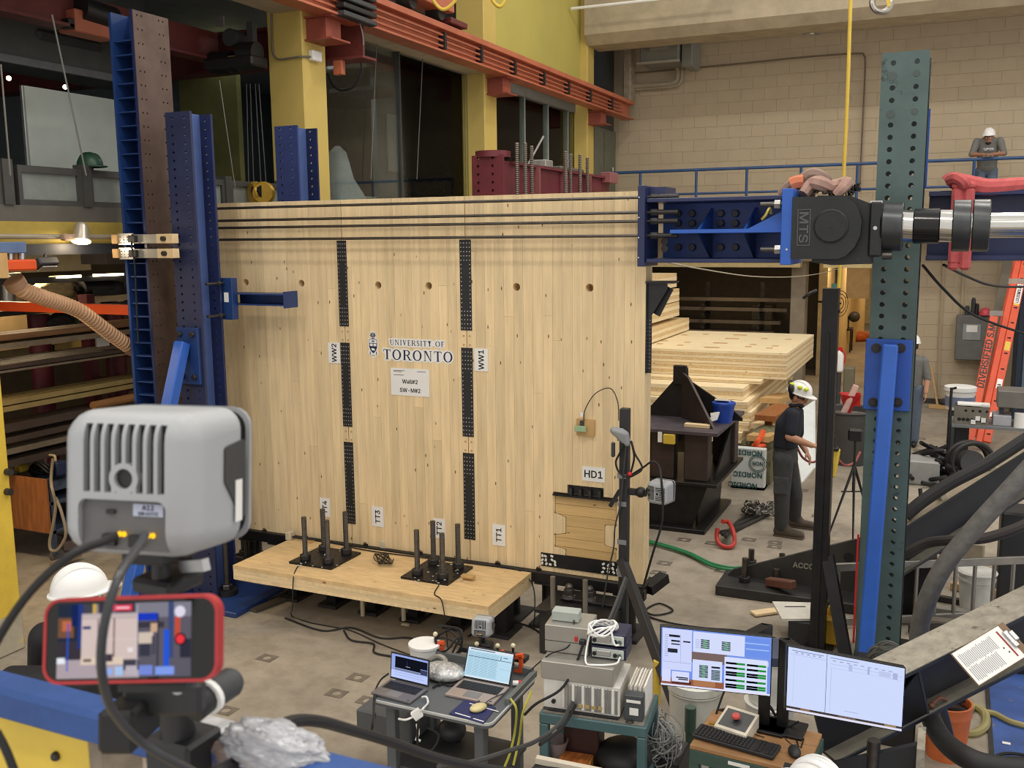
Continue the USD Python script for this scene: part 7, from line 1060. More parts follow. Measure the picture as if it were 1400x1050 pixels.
# grey control box, cable reel and lead heap beyond
c = PZ(1262,662,0); t = T('control_box', 'grey metal control box on the floor right of the green column', 'control box', loc=c); t.part('case', MB().cb(c[0] - .22, c[0] + .2, c[1] - .1, c[1] + .35,0,.34,.02), mat('box_pale_grey', (150,150,148),.5)); t.part('lever', MB().cyl(PZ(1258,668,.2), PZ(1260,690,.0),.025, n=8), black)
rl_ = T('cable_reel', 'black cable reel lying among leads by the grey hose', 'cable reel', loc=PZ(1322,650,0)); c = PZ(1324,664,0) + [0,0,.33]; ax_ = nrm([.35,-1,.15]); [rl_.part('flange', MB().tube([c + ax_ * s + .27 * (math.cos(a) * nrm(np.cross(ax_, (0,0,1))) + math.sin(a) * np.array([0,0,1])) for a in np.linspace(0,6.283,26)],.035,8,0, False), black) for s in (-.1,.1)]; rl_.part('drum', MB().cyl(c - ax_ * .1, c + ax_ * .1,.16, n=20), dark_grey)
hp = MB()
for k in range(16): c = PZ(1285 + random.uniform(-24,20),655 + random.uniform(-14,8),0) + [0,0, random.uniform(.04,.35)]; r = random.uniform(.15,.3); d1 = nrm([random.uniform(-1,1), random.uniform(-1,1),.2]); d2_ = nrm(np.cross(d1,[random.uniform(-.4,.4), random.uniform(-.4,.4),1])); hp.tube([c + r * (math.cos(a) * d1 + .6 * math.sin(a) * d2_) for a in np.linspace(0, random.uniform(4,6.2),12)],.03,6,2)
one('cable_heap', 'heap of thick black cables on the floor beyond the green column', 'cable heap', hp, black_rubber, kind='stuff')
# equipment bench at right
b0, b1 = PZ(1297,648,0), PZ(1415,648,0); by = b0[1]; zb = PY(1300,580, by)[2]; eq = T('equipment_bench', 'steel frame bench with instruments beside the orange ladder', 'bench', loc=[(b0[0] + b1[0]) / 2, by, 0])
eq.part('top', MB().box(b0[0], b0[0] + 1.7, by, by + .7, zb - .04, zb), grey_paint); [eq.part('leg', MB().box(x, x + .04, y, y + .04,0, zb - .04), dark_grey) for x in (b0[0], b0[0] + 1.3) for y in (by, by + .66)]; eq.part('mast', MB().cyl([b0[0] - .03, by, 0], PY(1301,530, by),.02, n=8), black); eq.part('mast_arm', MB().bar(PY(1300,532, by), PY(1308,530, by),.02,.03), black)
P = lambda px, py, dy=0: PY(px, py, by + dy); zp = P(1304,555,.05)[2]; pn = T('instrument_case', 'perforated grey instrument case with round holes on the steel bench', 'instrument case', loc=P(1326,585,.2)); x0, x1 = P(1304,570,.05)[0], P(1352,570,.05)[0]; hs = [disc(x0 + .06 + (x1 - x0 - .1) * k / 8, zb + .42 + 0,.016,2) for k in range(9)] + [disc(x0 + .07 + (x1 - x0 - .12) * k / 6, zb + .07,.026,3) for k in range(7)] + [disc(x0 + .15 + .09 * (k % 5), zb + .2 + .12 * (k // 5),.02,2) for k in range(8)]
pn.part('front', MB().ext(rect(x0, zb, x1, zp).difference(unary_union(hs)),(0, by + .06,0),(1,0,0),(0,0,1),.01), mat('panel_taupe', (116,112,102),.5)); pn.part('body', MB().box(x0, x1, by + .08, by + .4, zb, zp - .005), dark_grey); [pn.part('white_tag', MB().box(P(px, 570)[0] - .03, P(px, 570)[0] + .03, by + .03, by + .05, P(1338, py)[2] - .03, P(1338, py)[2] + .03), white) for px, py in ((1331,578),(1337,573),(1345,575))]
one('paper_stack', 'loose papers and red cable on top of the perforated case', 'papers', MB().ob(P(1325,552,.2),(.3,.25,.02)).ob(P(1340,553,.25),(.25,.2,.03)), paper)
cpn = T('grey_cabinet', 'plain grey cabinet on the bench at the right edge', 'cabinet', loc=P(1385,560,.3)); cpn.part('body', MB().cb(P(1363,570)[0], P(1430,570)[0], by + .1, by + .6, P(1370,559)[2], P(1370,536)[2],.01), mat('cab_grey', (112,110,106),.5)); cpn.part('foot', MB().box(P(1367,570)[0], P(1373,570)[0], by + .2, by + .3, zb, P(1370,559)[2]), mat('can_navy', (60,66,84),.5)); cpn.part('foot', MB().box(P(1395,570)[0], P(1401,570)[0], by + .2, by + .3, zb, P(1370,559)[2]), mat('can_navy', (60,66,84),.5)); one('pale_box', 'pale box with dark print under the grey cabinet', 'box', MB().cb(P(1358,570)[0], P(1384,570)[0], by + .1, by + .5, zb, P(1370,570)[2],.01), mat('box_lilac', (170,172,178),.5))
one('white_tin', 'white tins on the bench at the right edge', 'tin', MB().cyl([P(1396,570)[0], by + .1, zb],[P(1396,570)[0], by + .1, zb + .2],.08, n=14), white)
c = PZ(1313,556,0); t = T('white_pail', 'white pail with blue label standing near the block wall left of the orange ladder', 'pail', loc=[c[0], by + .9,0]); c = PY(1312,550, by + .9); t.part('body', MB().lathe([(.19,-.1),(.21,.18),(.225,.18),(.225,.24),(.2,.25)], c, n=22), white); t.part('label', MB().lathe([(.206,-.04),(.212,.1)], c + [.004,-.004,0], n=22, closed=False), mat('label_blue_grey', (120,130,160),.5)); t.part('stand', MB().box(c[0] - .15, c[0] + .15, c[1] - .15, c[1] + .15,0, c[2] - .1), dark_grey)
# orange extension ladder
lz = lambda px, py, y: PY(px, py, y); om2 = mat('ladder_orange', (214,82,46),.5, var=.1, wear=((160,70,50),.7,5)); t = T('orange_ladder', 'orange fibreglass extension ladder with black lettering leaning on the block wall', 'ladder', loc=PZ(1343,622,0))
r1a, r1b = lz(1325,605,16.6), lz(1360,428,18.1); r2a, r2b = lz(1338,605,16.7), lz(1393,352,19.0); r3a, r3b = lz(1349,605,16.7), lz(1403,352,19.0)
for a, b, w_ in ((r1a, r1b, .13),(r2a, r2b, .10),(r3a, r3b, .12)): t.part('rail', MB().bar(a, b, w_, .05,(0,1,0),.008), om2)
for k in range(12): f = (k + .5) / 12; p = r3a + (r3b - r3a) * f; t.part('rung_end', MB().ob(p + [0,-.03,0],(.05,.01,.035)), black); p2_ = r2a + (r2b - r2a) * f; t.part('rung', MB().cyl(p2_ + [0,.03,0], p2_ + [0,.45,0],.018, n=8), alu)
for a, b in ((r2a, r2b),(r3a, r3b)): t.part('far_rail', MB().bar(a + [0,.45,0], b + [0,.45,0],.1,.05,(0,1,0)), om2)
dv = nrm(r1b - r1a); uv = nrm(np.cross(dv, (0,1,0))); text_on(t, 'DIVERSIFIED S.M.', .1, r1a + (r1b - r1a) * .66 - frame(dv, (0,1,0))[1] * .027, dv, uv, black, sx=1.05)
for f, cx, h_ in ((.14, white, .08),(.5, yellow, .18),(.74, yellow, .12),(.3, white, .18)): p = r3a + (r3b - r3a) * f; t.part('sticker', MB().ob(p + [0,-.032,0],(.08,.006, h_), np.array([nrm(np.cross((0,1,0), r3b - r3a)),(0,1,0), nrm(r3b - r3a)])), cx)
p = r3a + (r3b - r3a) * .79; stk = t.part('brand_sticker', MB().ob(p + [0,-.033,0],(.09,.006,.4), np.array([nrm(np.cross((0,1,0), r3b - r3a)),(0,1,0), nrm(r3b - r3a)])), paper); text_on(t, 'LOUISVILLE', .045, p + [0,-.037,0], nrm(r3b - r3a), np.cross(nrm(r3b - r3a),(0,1,0)), black, parent=stk)
p = r1b; t.part('top_cap', MB().ob(p + [.02,-.02,0],(.2,.1,.08)), alu_dull); t.part('top_cap', MB().ob(r2a + (r2b - r2a) * .86 + [.05,-.03,0],(.26,.06,.1)), mat('grey_band', (176,160,150),.5)); one('ladder_hook_strap', 'black cap on top of the orange ladder at the right edge', 'cap', MB().ob((r2b + r3b) / 2 + [0,-.02,.1],(.35,.2,.2), None, .04), black)
# wall fittings at lower right
Q = lambda px, py, y=21.1: PY(px, py, y); t = T('electrical_panel', 'grey electrical cabinet with a white notice on the block wall', 'electrical cabinet', loc=Q(1340,494)); a, b = Q(1308,431,20.9), Q(1362,494,20.9); t.part('case', MB().cb(a[0], b[0],20.9,21.18, b[2], a[2],.015), mat('panel_grey2', (108,108,106),.5)); n0, n1 = Q(1317,443,20.89), Q(1340,465,20.89); t.part('notice_plate', MB().box(n0[0], n1[0],20.885,20.9, n1[2], n0[2]), mat('notice_grey', (150,154,156),.4)); t.part('notice', MB().box(n0[0] + .06, n1[0] - .06,20.88,20.886,(n0[2] + n1[2]) / 2, n0[2] - .02), white)
zt_ = a[2]; Rp = np.array([[1,0,0],[0,-1,0],[0,0,1.]]); hx = Q(1347,428,21.03); t = T('hard_hat', 'pink hard hat lying on top of the grey electrical cabinet', 'hard hat', loc=[hx[0],21.03, zt_]); hardhat(t, np.array([hx[0],21.03, zt_ + .03]), Rp, mat('hat_pink', (214,82,96),.4),1.0, 'shell')
for k, (px, h_, m) in enumerate(((1330,.34, dark_grey),(1335,.23, black),(1322,.18, dark_grey))): x = Q(px, 430,21.03)[0]; one('bottle', ['tall dark tube', 'black spray can with a red cap', 'short dark canister'][k] + ' standing on the electrical cabinet', 'bottle', MB().lathe([(.04,0),(.04, h_ * .85),(.025, h_)],(x, 21.03, zt_), n=12), m)
one('wall_conduit', 'thin conduit running down the lower block wall beside the column', 'conduit', MB().tube([Q(1290,355,21.15), Q(1289,390,21.15), Q(1285,470,21.15), Q(1283,540,21.15)],.02,6,0), beige_plain); one('wall_conduit', 'second thin conduit down to the electrical cabinet', 'conduit', MB().tube([Q(1317,362,21.15), Q(1315,431,21.15)],.022,6,0), beige_plain); one('wall_plate', 'small white plate on the block wall left of the cabinet', 'plate', MB().box(Q(1312,530)[0], Q(1322,530)[0],21.16,21.185, Q(1317,534)[2], Q(1317,528)[2]), white)
one('broom_stick', 'wooden broom stick leaning on the block wall', 'broom', MB().cyl(PZ(1282,556,.02), Q(1273,500,21.1),.022, n=8).ob(PZ(1283,556,.04),(.35,.08,.07)), ply_tan); one('floor_bag', 'flat black bag on the floor at the foot of the block wall', 'bag', MB().cb(*(PZ(1285,558,0)[0], PZ(1302,558,0)[0]), PZ(1290,558,0)[1] - .1, PZ(1290,558,0)[1] + .3,0,.16,.04), black)
t = T('wall_strut', 'two grey sloping channels behind the orange ladder', 'strut', loc=Q(1345,540)); [t.part('channel', MB().bar(Q(1338 + k * 8,545,20.7), Q(1378 + k * 9,352,20.9),.11,.05,(0,1,0)), mat('strut_grey', (130,122,108),.6)) for k in range(2)]
t = T('dark_cabinet', 'dark blue steel cabinet at the right edge behind the ladder', 'cabinet', loc=PY(1396,560,19.5)); x = PY(1388,500,19.5)[0]; t.part('body', MB().cb(x, x + 1.2,19.5,20.5,0, PY(1390,392,19.5)[2],.02), mat('cab_navy', (36,50,70),.5)); t.part('door_edge', MB().box(x + .12, x + .16,19.47,19.5,.2,2.6), mat('cab_edge', (90,110,130),.5))
# ================================================================ things on the near gallery rail, close to the camera
bz = 2.88; yb0, yb1 = PZ(0,912, bz)[1], PZ(0,943, bz)[1]; hb = bz - PY(0,986, yb1)[2]
rl2 = T('gallery_beam', 'worn blue steel box beam across the bottom left corner in front of the camera', 'steel beam', loc=(-.9,(yb0 + yb1) / 2, bz - hb))
rl2.part('beam', MB().cb(-1.7,.3, yb1, yb0, bz - hb, bz, .006), worn_blue)
px0 = PY(121,1020, yb1 + .03)[0]; yp = T('yellow_plate', 'yellow painted steel plate under the worn blue beam', 'steel plate', loc=(px0 - .4, yb1 + .05,2.0)); yp.part('plate', MB().cb(px0 - .9, px0, yb1 + .03, yb1 + .06,1.9, bz - hb - .001,.002), yellow); yp.part('edge', MB().box(px0, px0 + .02, yb1 + .03, yb1 + .09,1.9, bz - hb - .001), mat('rusty_edge', (128,116,100),.7, var=.4, scale=20)); yp.part('screw', MB().ball(PY(76,1034, yb1 + .028),.006,1), dark_steel)
cA = PD(221,652,.97); mcA = mocap('large light grey motion-capture camera close to the viewer, labelled A12, with two orange lights', cA, math.radians(13),1.1, pitch=-.12, tagtext=('A12', 'S/N 62772'))
P = lambda px, py, t_=.87: PD(px, py, t_)
bh_ = T('ball_head', 'black ball head mount between the near camera and the blue beam', 'mount', loc=P(225,900,.9)); bh_.part('clamp', MB().cb(cA[0] - .026, cA[0] + .026, cA[1] - .026, cA[1] + .026, cA[2] - .116, cA[2] - .1,.004), black); bh_.part('neck', MB().cyl(cA - [0,0,.138], cA - [0,0,.11],.009, n=12), dark_grey); bh_.part('base', MB().lathe([(.024,-.138),(.032,-.15),(.036,-.175)][::-1], cA, n=20), black); bh_.part('column', MB().cyl([cA[0], cA[1], bz - .05], cA - [0,0,.17],.018, n=14), black); bh_.part('foot', MB().cb(cA[0] - .03, cA[0] + .03, min(cA[1], yb1) - .02, yb1 + .02, bz - .06, bz + .012,.004), black); bh_.part('latch', MB().bar(cA + [.02,-.0,-.09], cA + [.06,-.01,-.08],.008,.012), alu)
one('camera_cable', 'black cable curving from the near camera to the left edge', 'cable', MB().tube([P(157,733,.86), P(140,741,.82), P(100,757,.76), P(50,800,.78), P(15,845,.8), P(-15,900,.82), P(-30,960,.85)],.0036,10), black_rubber)
one('camera_cable', 'grey black cable hanging from the near camera in front of the phone', 'cable', MB().tube([P(199,731,.86), P(186,752,.8), P(165,783,.74), P(148,830,.72), P(139,880,.72), P(140,925,.73), P(153,970,.76), P(185,1008,.8), P(225,1035,.82), P(262,1054,.84), P(300,1075,.86)],.0036,10), mat('cable_sheen', (52,54,58),.35))
one('rail_cable', 'thick black cable lying over the blue beam toward the work table', 'cable', MB().tube([P(285,1062,.95), P(320,1045,1.0), P(360,1012,1.05), P(385,992,1.1), P(410,985,1.15), P(440,987,1.2), P(480,998,1.3), P(530,1013,1.4), P(590,1034,1.5), P(640,1046,1.6), P(700,1056,1.7)],.0075,10), black_rubber)
one('loose_cable', 'thin black cable at the lower left edge in front of the yellow plate', 'cable', MB().tube([P(-5,1000,.8), P(8,1025,.8), P(20,1055,.8)],.0035,8), black_rubber)
# phone
tl, tr, bl_ = P(62,819,.80), P(299,812,.785), P(63,936,.79); u = nrm(tr - tl); v = bl_ - tl; v = nrm(v - u * (v @ u)); w_, h_ = np.linalg.norm(tr - tl), np.linalg.norm(bl_ - tl); n = np.cross(u, v); n = n if n @ (EYE - tl) > 0 else -n; c = tl + u * w_ / 2 + v * h_ / 2; Rp = np.array([u, v, np.cross(u, v)]); sg = 1 if Rp[2] @ n > 0 else -1
ph = T('phone', 'phone in a red case held sideways, its screen filming the timber wall', 'phone', loc=c - [0,0,.04]); rr = lambda a, b, r: rect(-a / 2,-b / 2, a / 2, b / 2).buffer(-r).buffer(r, quad_segs=8)
def flat(poly, off, th): return MB().ext(poly, c + n * off, u, v, sg * th)
ph.part('case', flat(rr(w_, h_, .014),-.011,.011).add(flat(rr(w_, h_, .014).difference(rr(w_ - .005, h_ - .005,.012)),0,.0012)), mat('case_red', (176,46,50),.45)); ph.part('glass', flat(rr(w_ - .005, h_ - .005,.012),0,.0004), mat('phone_black', (8,8,10),.12))
W0, H0 = w_ * .765, h_ * .86; o = c - u * (w_ / 2 - w_ * .083) - v * (h_ / 2 - h_ * .075) + n * .0006
scr = [(0,0,1,1,(96,92,104)),(0,0,.19,.5,(40,48,66)),(0,.18,.12,.45,(120,84,62)),(.03,.22,.1,.36,(196,108,72)),(0,.5,.2,.75,(60,54,62)),(.1,0,.15,.3,(24,40,90)),(.15,0,.2,.6,(44,60,130)),(.19,0,.27,.13,(70,70,80)),(.26,0,.29,.14,(204,170,90)),(.31,0,.4,.13,(56,50,62)),(.44,0,.6,.13,(60,56,66)),(.58,0,1,.2,(130,128,140)),(.83,0,.87,.75,(64,78,120)),(.18,.13,.6,.78,(216,196,190)),(.18,.13,.6,.17,(190,176,176)),(.18,.19,.6,.2,(150,140,150)),(.3,.2,.31,.72,(150,120,120)),(.42,.2,.432,.72,(120,90,90)),(.19,.3,.25,.34,(34,52,120)),(.53,.6,.57,.66,(236,228,228)),(.6,.14,.75,.24,(30,60,190)),(.6,.26,.8,.34,(60,58,70)),(.7,.28,.75,.4,(206,170,140)),(.61,.4,.72,.55,(212,196,180)),(.62,.55,.7,.72,(60,60,74)),(.71,.45,.74,.7,(80,74,90)),(.8,.37,.84,.88,(40,90,220)),(.75,.15,.76,1,(40,38,48)),(.88,.2,.92,.5,(200,80,60)),(.92,.5,1,.75,(50,50,64)),(.0,.75,.62,1,(178,164,170)),(.0,.72,.06,.8,(236,240,250)),(.18,.72,.5,.82,(226,206,186)),(.2,.74,.26,.78,(110,96,96)),(.37,.68,.42,.78,(70,60,70)),(.5,.76,.62,.9,(70,66,80)),(.36,.87,.42,.96,(150,180,240)),(.44,.85,.5,.97,(170,200,240)),(.62,.84,.72,.97,(120,140,220)),(.74,.86,.88,.97,(130,160,240)),(.52,.84,.6,.97,(190,180,190)),(.42,.02,.56,.1,(230,60,90)),(.44,.045,.54,.075,(250,190,200))]
scr += [(.075,.25 + 0 * k, .085,.9,(40,90,210)) for k in range(1)] + [(.36,.48,.62,.484,(236,226,226)),(.6,.02,.604,.98,(210,205,215)),(.3,.02,.303,.98,(190,186,196))]
lay = {}
for i, (x0, y0, x1, y1, col) in enumerate(scr): q = o + n * (.00002 * i); lay.setdefault(col, MB()).raw([q + u * W0 * x + v * H0 * y for x, y in ((x0, y0),(x1, y0),(x1, y1),(x0, y1))],[(0,1,2),(0,2,3)])
for k, (col, mb_) in enumerate(lay.items()): ph.part('screen' if k == 0 else 'screen_area', mb_, glow('phone_%02x%02x%02x' % col, col, .95), parent=None if k == 0 else ph.path + '/screen')
for cx, cy, r, col in ((.92,.13,.0045,(226,222,240)),(.925,.5,.0048,(18,14,18)),(.925,.5,.0036,(240,60,70))): q = o + u * W0 * cx + v * H0 * cy + n * (.0012 + (.0002 if r == .0036 else 0)); ph.part('screen_area', MB().ext(disc(0,0, r, 10), q, u, v, sg * .0001), glow('phone_%02x%02x%02x' % col, col, .95), parent=ph.path + '/screen')
hd_ = T('phone_clamp', 'black phone clamp with grip handle fixed on the blue beam below the phone', 'phone holder', loc=P(205,990,.9)); hd_.part('body', MB().ob(P(178,985,.92),(.034,.04,.07), RC, .004), mat('clamp_black', (18,18,20),.5)); hd_.part('jaw', MB().ob(P(225,953,.93),(.075,.032,.02), RC, .004), mat('clamp_dark', (36,36,38),.4)); hd_.part('screw', MB().cyl(P(243,941,.905), P(243,941,.9),.006, n=12), silver); hd_.part('ledge', MB().ob(P(215,935,.88),(.06,.006,.03), RC), black)
hd_.part('grip_base', MB().tube([P(262,968,.96), P(275,958,.97), P(283,952,.98)],.016,12,0), black); hd_.part('grip_ring', MB().cyl(P(282,954,.975), P(287,950,.98),.0185, n=18), white); hd_.part('grip', MB().lathe([(.0165,0),(.0155,.03),(.012,.036)], P(287,950,.98), P(320,930,1.01) - P(287,950,.98),16), dark_grey)
# crumpled grey plastic bag taped over the beam
g = trimesh.creation.icosphere(5,1.0); d_ = g.vertices.copy(); nn = meshkit.fbm(d_ * 3.1 + 5,4,2); g.vertices = d_ * (.75 + .5 * nn)[:, None] * [.062,.03,.026]; cb_ = PZ(335,1012, bz + .0); one('plastic_bag', 'crumpled silver grey plastic bag lying on the blue beam', 'plastic bag', MB().raw(g.vertices + cb_ + [.035,-.0,.0], g.faces), mat('bag_grey', (170,172,178),.3,.1, var=.2, scale=12), smooth=True)
x0 = PZ(262,1000, bz)[0]; one('cloth_tape', 'pale silver tape wrapped around the blue beam beside the plastic bag', 'tape', MB().cb(x0 - .006, x0 + .034, yb1 - .004, yb0 + .004, bz - hb - .004, bz + .004,.003), mat('tape_pale', (196,196,198),.35,.2, var=.15, scale=25, bump=.6, bscale=30))
# man below the gallery, seen over the phone
hc = PD(109,812,5.1); mp_ = T('person', 'person in a white hard hat and black jacket mostly hidden behind the phone', 'person', loc=[hc[0], hc[1],0]); jk = mat('black_jacket', (26,26,30),.8); hz = hc[2]; cc = np.array([hc[0], hc[1],0]); dl = RC[0] * [1,1,0]; dl = nrm(dl); df = nrm(np.cross((0,0,1), dl)); Jp = lambda a, b, z: cc + dl * a + df * b + np.array([0,0, z])
sh_ = hz - .24; Mx = lambda p, r: ell(p, r, np.array([dl, df, (0,0,1)]))
mp_.part('jacket', human({'ls': Jp(-.2,0, sh_), 'rs': Jp(.2,0, sh_), 'le': Jp(-.27,.03, sh_ - .3), 're': Jp(.26,.03, sh_ - .3), 'lw': Jp(-.18,.22, sh_ - .42), 'rw': Jp(.18,.22, sh_ - .42)}, {'ls': .085, 'rs': .085, 'le': .062, 're': .062, 'lw': .045, 'rw': .045}, [('ls', 'le'),('rs', 're'),('le', 'lw'),('re', 'rw')], extra=[m3.Manifold.batch_hull([Mx(Jp(0,0, sh_ - .55),(.18,.14,.08)), Mx(Jp(0,0, sh_ - .1),(.21,.15,.12)), Mx(Jp(0,0, sh_ + .03),(.12,.1,.05))])]), jk, smooth=True)
hand(mp_, Jp(-.18,.22, sh_ - .42), df, (0,0,-1), skin, .6,-1); hand(mp_, Jp(.18,.22, sh_ - .42), df, (0,0,-1), skin, .6,1)
mp_.part('trousers', human({'a': Jp(-.09,0, sh_ - .6), 'b': Jp(.09,0, sh_ - .6), 'k': Jp(-.1,.02,.5), 'l': Jp(.1,.02,.5), 'c': Jp(-.1,0,.12), 'd': Jp(.1,0,.12)}, {'a': .115, 'b': .115, 'k': .085, 'l': .085, 'c': .07, 'd': .07}, [('a', 'k'),('k', 'c'),('b', 'l'),('l', 'd'),('a', 'b')]), trs, smooth=True); [mp_.part('shoe', MB().add(Mx(Jp(s * .1,.05,.05),(.05,.14,.05)), True), black) for s in (-1,1)]
bp_ = T('backpack', 'black backpack with pale piping on the back of the person behind the phone', 'backpack', loc=Jp(-.2,-.2, sh_ - .5)); bp_.part('bag', MB().add(m3.Manifold.batch_hull([m3.Manifold.sphere(.07,18).translate(tuple(Jp(a, b, z))) for a in (-.26,.12) for b in (-.3,-.24) for z in (sh_ - .48, sh_ - .12)]), True), jk); [bp_.part('piping', MB().tube([Jp(-.4,-.26, z), Jp(-.37,-.36, z), Jp(-.2,-.38, z)],.006,5), mat('piping_grey', (170,170,170),.6)) for z in (sh_ - .27, sh_ - .4)]
mp_.part('neck', MB().cyl(Jp(0,0, sh_), hc - [0,0,.05],.055), skin); Rm = head(mp_, hc - [0,0,.02], df * .6 + dl * .8,1, skin); hardhat(mp_, hc + [0,0,.03], Rm, white, 1.04)
# ================================================================ storage bay on the left, under the offices
V = lambda px, py, x=-7.6: PX(px, py, x)
t = T('spot_lamp', 'lit clip-on spot lamp on the conduit below the yellow slab edge', 'lamp', loc=V(108,330,-7.15)); c = V(111,330,-7.12); axd = nrm([-.25,.32,1]); t.part('shade', MB().lathe([(.085,0),(.07,.06),(.06,.14),(.04,.17)], c, axd, 18, False), mat('lamp_shade_metal', (196,186,170),.35,.6)); t.part('bulb', MB().ball(c + axd * .035,.055), glow('lamp_warm', (255,226,170),9)); t.part('clip', MB().bar(V(85,324,-7.15), V(102,325,-7.15),.06,.06, cham=.01), mat('clip_rose', (168,140,120),.5))
lp_ = UsdLux.SphereLight.Define(stage, t.path + '/lamp_light'); lp_.CreateRadiusAttr(.03); lp_.CreateIntensityAttr(90); lp_.CreateColorAttr(Gf.Vec3f(1,.8,.55)); lp_.AddTranslateOp().Set(Gf.Vec3d(*map(float, c - axd * .05 - t.loc)))
one('lamp_conduit', 'pale conduit running along the yellow slab edge at left', 'conduit', MB().tube([V(-60,323,-7.2), V(185,324,-7.2)],.022,8,0), mat('conduit_pale', (156,146,126),.5)); z = V(100,340,-7.3)[2]; one('lintel_beam', 'dark steel beam across the top of the storage bay', 'steel beam', MB().box(-7.4,-7.24,3,9.5, z - .05, z + .045), mat('lintel_dark', (58,60,66),.5))
t = T('jib_arm', 'blue beam end with steel tubes and an orange arm at the left edge', 'jib arm', loc=V(15,345,-6.9)); a, b = V(-20,331,-6.9), V(31,346,-6.9); t.part('beam', MB().cb(-7.05,-6.85, a[1], b[1], b[2], a[2],.006), mat('jib_blue', (92,112,150),.5)); [t.part('tube', MB().cyl(V(px, 346,-6.95), V(px, 357,-6.95) - [0,0,.02],.03, n=10), silver if k % 2 else mat('tube_brown', (150,110,70),.3,.6)) for k, px in enumerate((6,13,20,29))]; t.part('orange_arm', MB().bar(V(4,363,-6.9), V(46,362,-6.9),.1,.09, cham=.015), red_orange); t.part('left_plate', MB().box(-6.95,-6.85, V(-10,360,-6.9)[1], V(5,360,-6.9)[1], V(0,380,-6.9)[2], V(0,345,-6.9)[2]), ply_tan)
t = T('flood_light', 'black flood light hanging below the dark lintel beam', 'flood light', loc=V(62,362,-7.2)); c = V(62,360,-7.2); t.part('body', MB().ob(c, (.12,.2,.07), trimesh.transformations.rotation_matrix(.5,(0,1,0))[:3, :3],.01), dark_grey); t.part('lens', MB().ob(c + [.02,-.0,-.045],(.08,.15,.01), trimesh.transformations.rotation_matrix(.5,(0,1,0))[:3, :3]), alu_dull); t.part('bracket', MB().cyl(c, V(61,347,-7.25),.012, n=6), black)
warm_w = mat('duct_beige', (206,190,150),.6)
one('air_duct', 'beige flat duct panel hanging in the storage bay', 'duct', MB().box(-9.6,-9.3, V(38,360,-9.3)[1], V(124,360,-9.3)[1], V(80,371,-9.3)[2], V(80,346,-9.3)[2]), warm_w); one('louvre_box', 'beige box with dark louvre hanging in the bay beside the clamp bars', 'ventilator', MB().box(-9.0,-8.6, V(146,350,-8.6)[1], V(190,350,-8.6)[1], V(160,361,-8.6)[2], V(160,345,-8.6)[2]), mat('louvre_taupe', (96,88,80),.6))
t = T('light_track', 'long lighting track with bright tubes in the storage bay', 'light', loc=V(100,382,-8.8)); t.part('rail', MB().bar(V(-10,386,-8.8), V(190,378,-8.8),.06,.06), dark_steel); [t.part('tube', MB().bar(V(a, ya, -8.75), V(b, yb, -8.75),.03,.03), glow('tube_warm', (255,238,200),3)) for a, ya, b, yb in ((78,379,110,377.5),(128,376.5,168,375))]
# corrugated hose
hp_ = smoothpath([V(22,385,-7.0), V(30,396,-7.0), V(62,408,-7.05), V(90,417,-7.1), V(112,427,-7.1), V(140,448,-7.1), V(165,466,-7.1), V(190,482,-7.1)],8); L_ = np.concatenate([[0], np.cumsum(np.linalg.norm(np.diff(hp_, axis=0), axis=1))]); ss = np.arange(0, L_[-1],.009); pp_ = np.stack([np.interp(ss, L_, hp_[:, k]) for k in range(3)],1); t = T('flexible_hose', 'ribbed flexible exhaust hose sloping through the storage bay', 'flexible duct', loc=V(100,425,-7.1)); t.part('hose', MB().tube(pp_, [.062 + .008 * (((k // 2) % 2) * 2 - 1) for k in range(len(pp_))],14,0), mat('hose_tan', (190,152,118),.5,.2)); t.part('collar', MB().tube([V(18,383,-7.0), V(24,392,-7.0)],.085,14,0), mat('collar_tan', (150,116,90),.5)); t.part('end_cuff', MB().tube([V(176,473,-7.1), V(183,478,-7.1)],.074,14,0), mat('collar_tan', (150,116,90),.5))
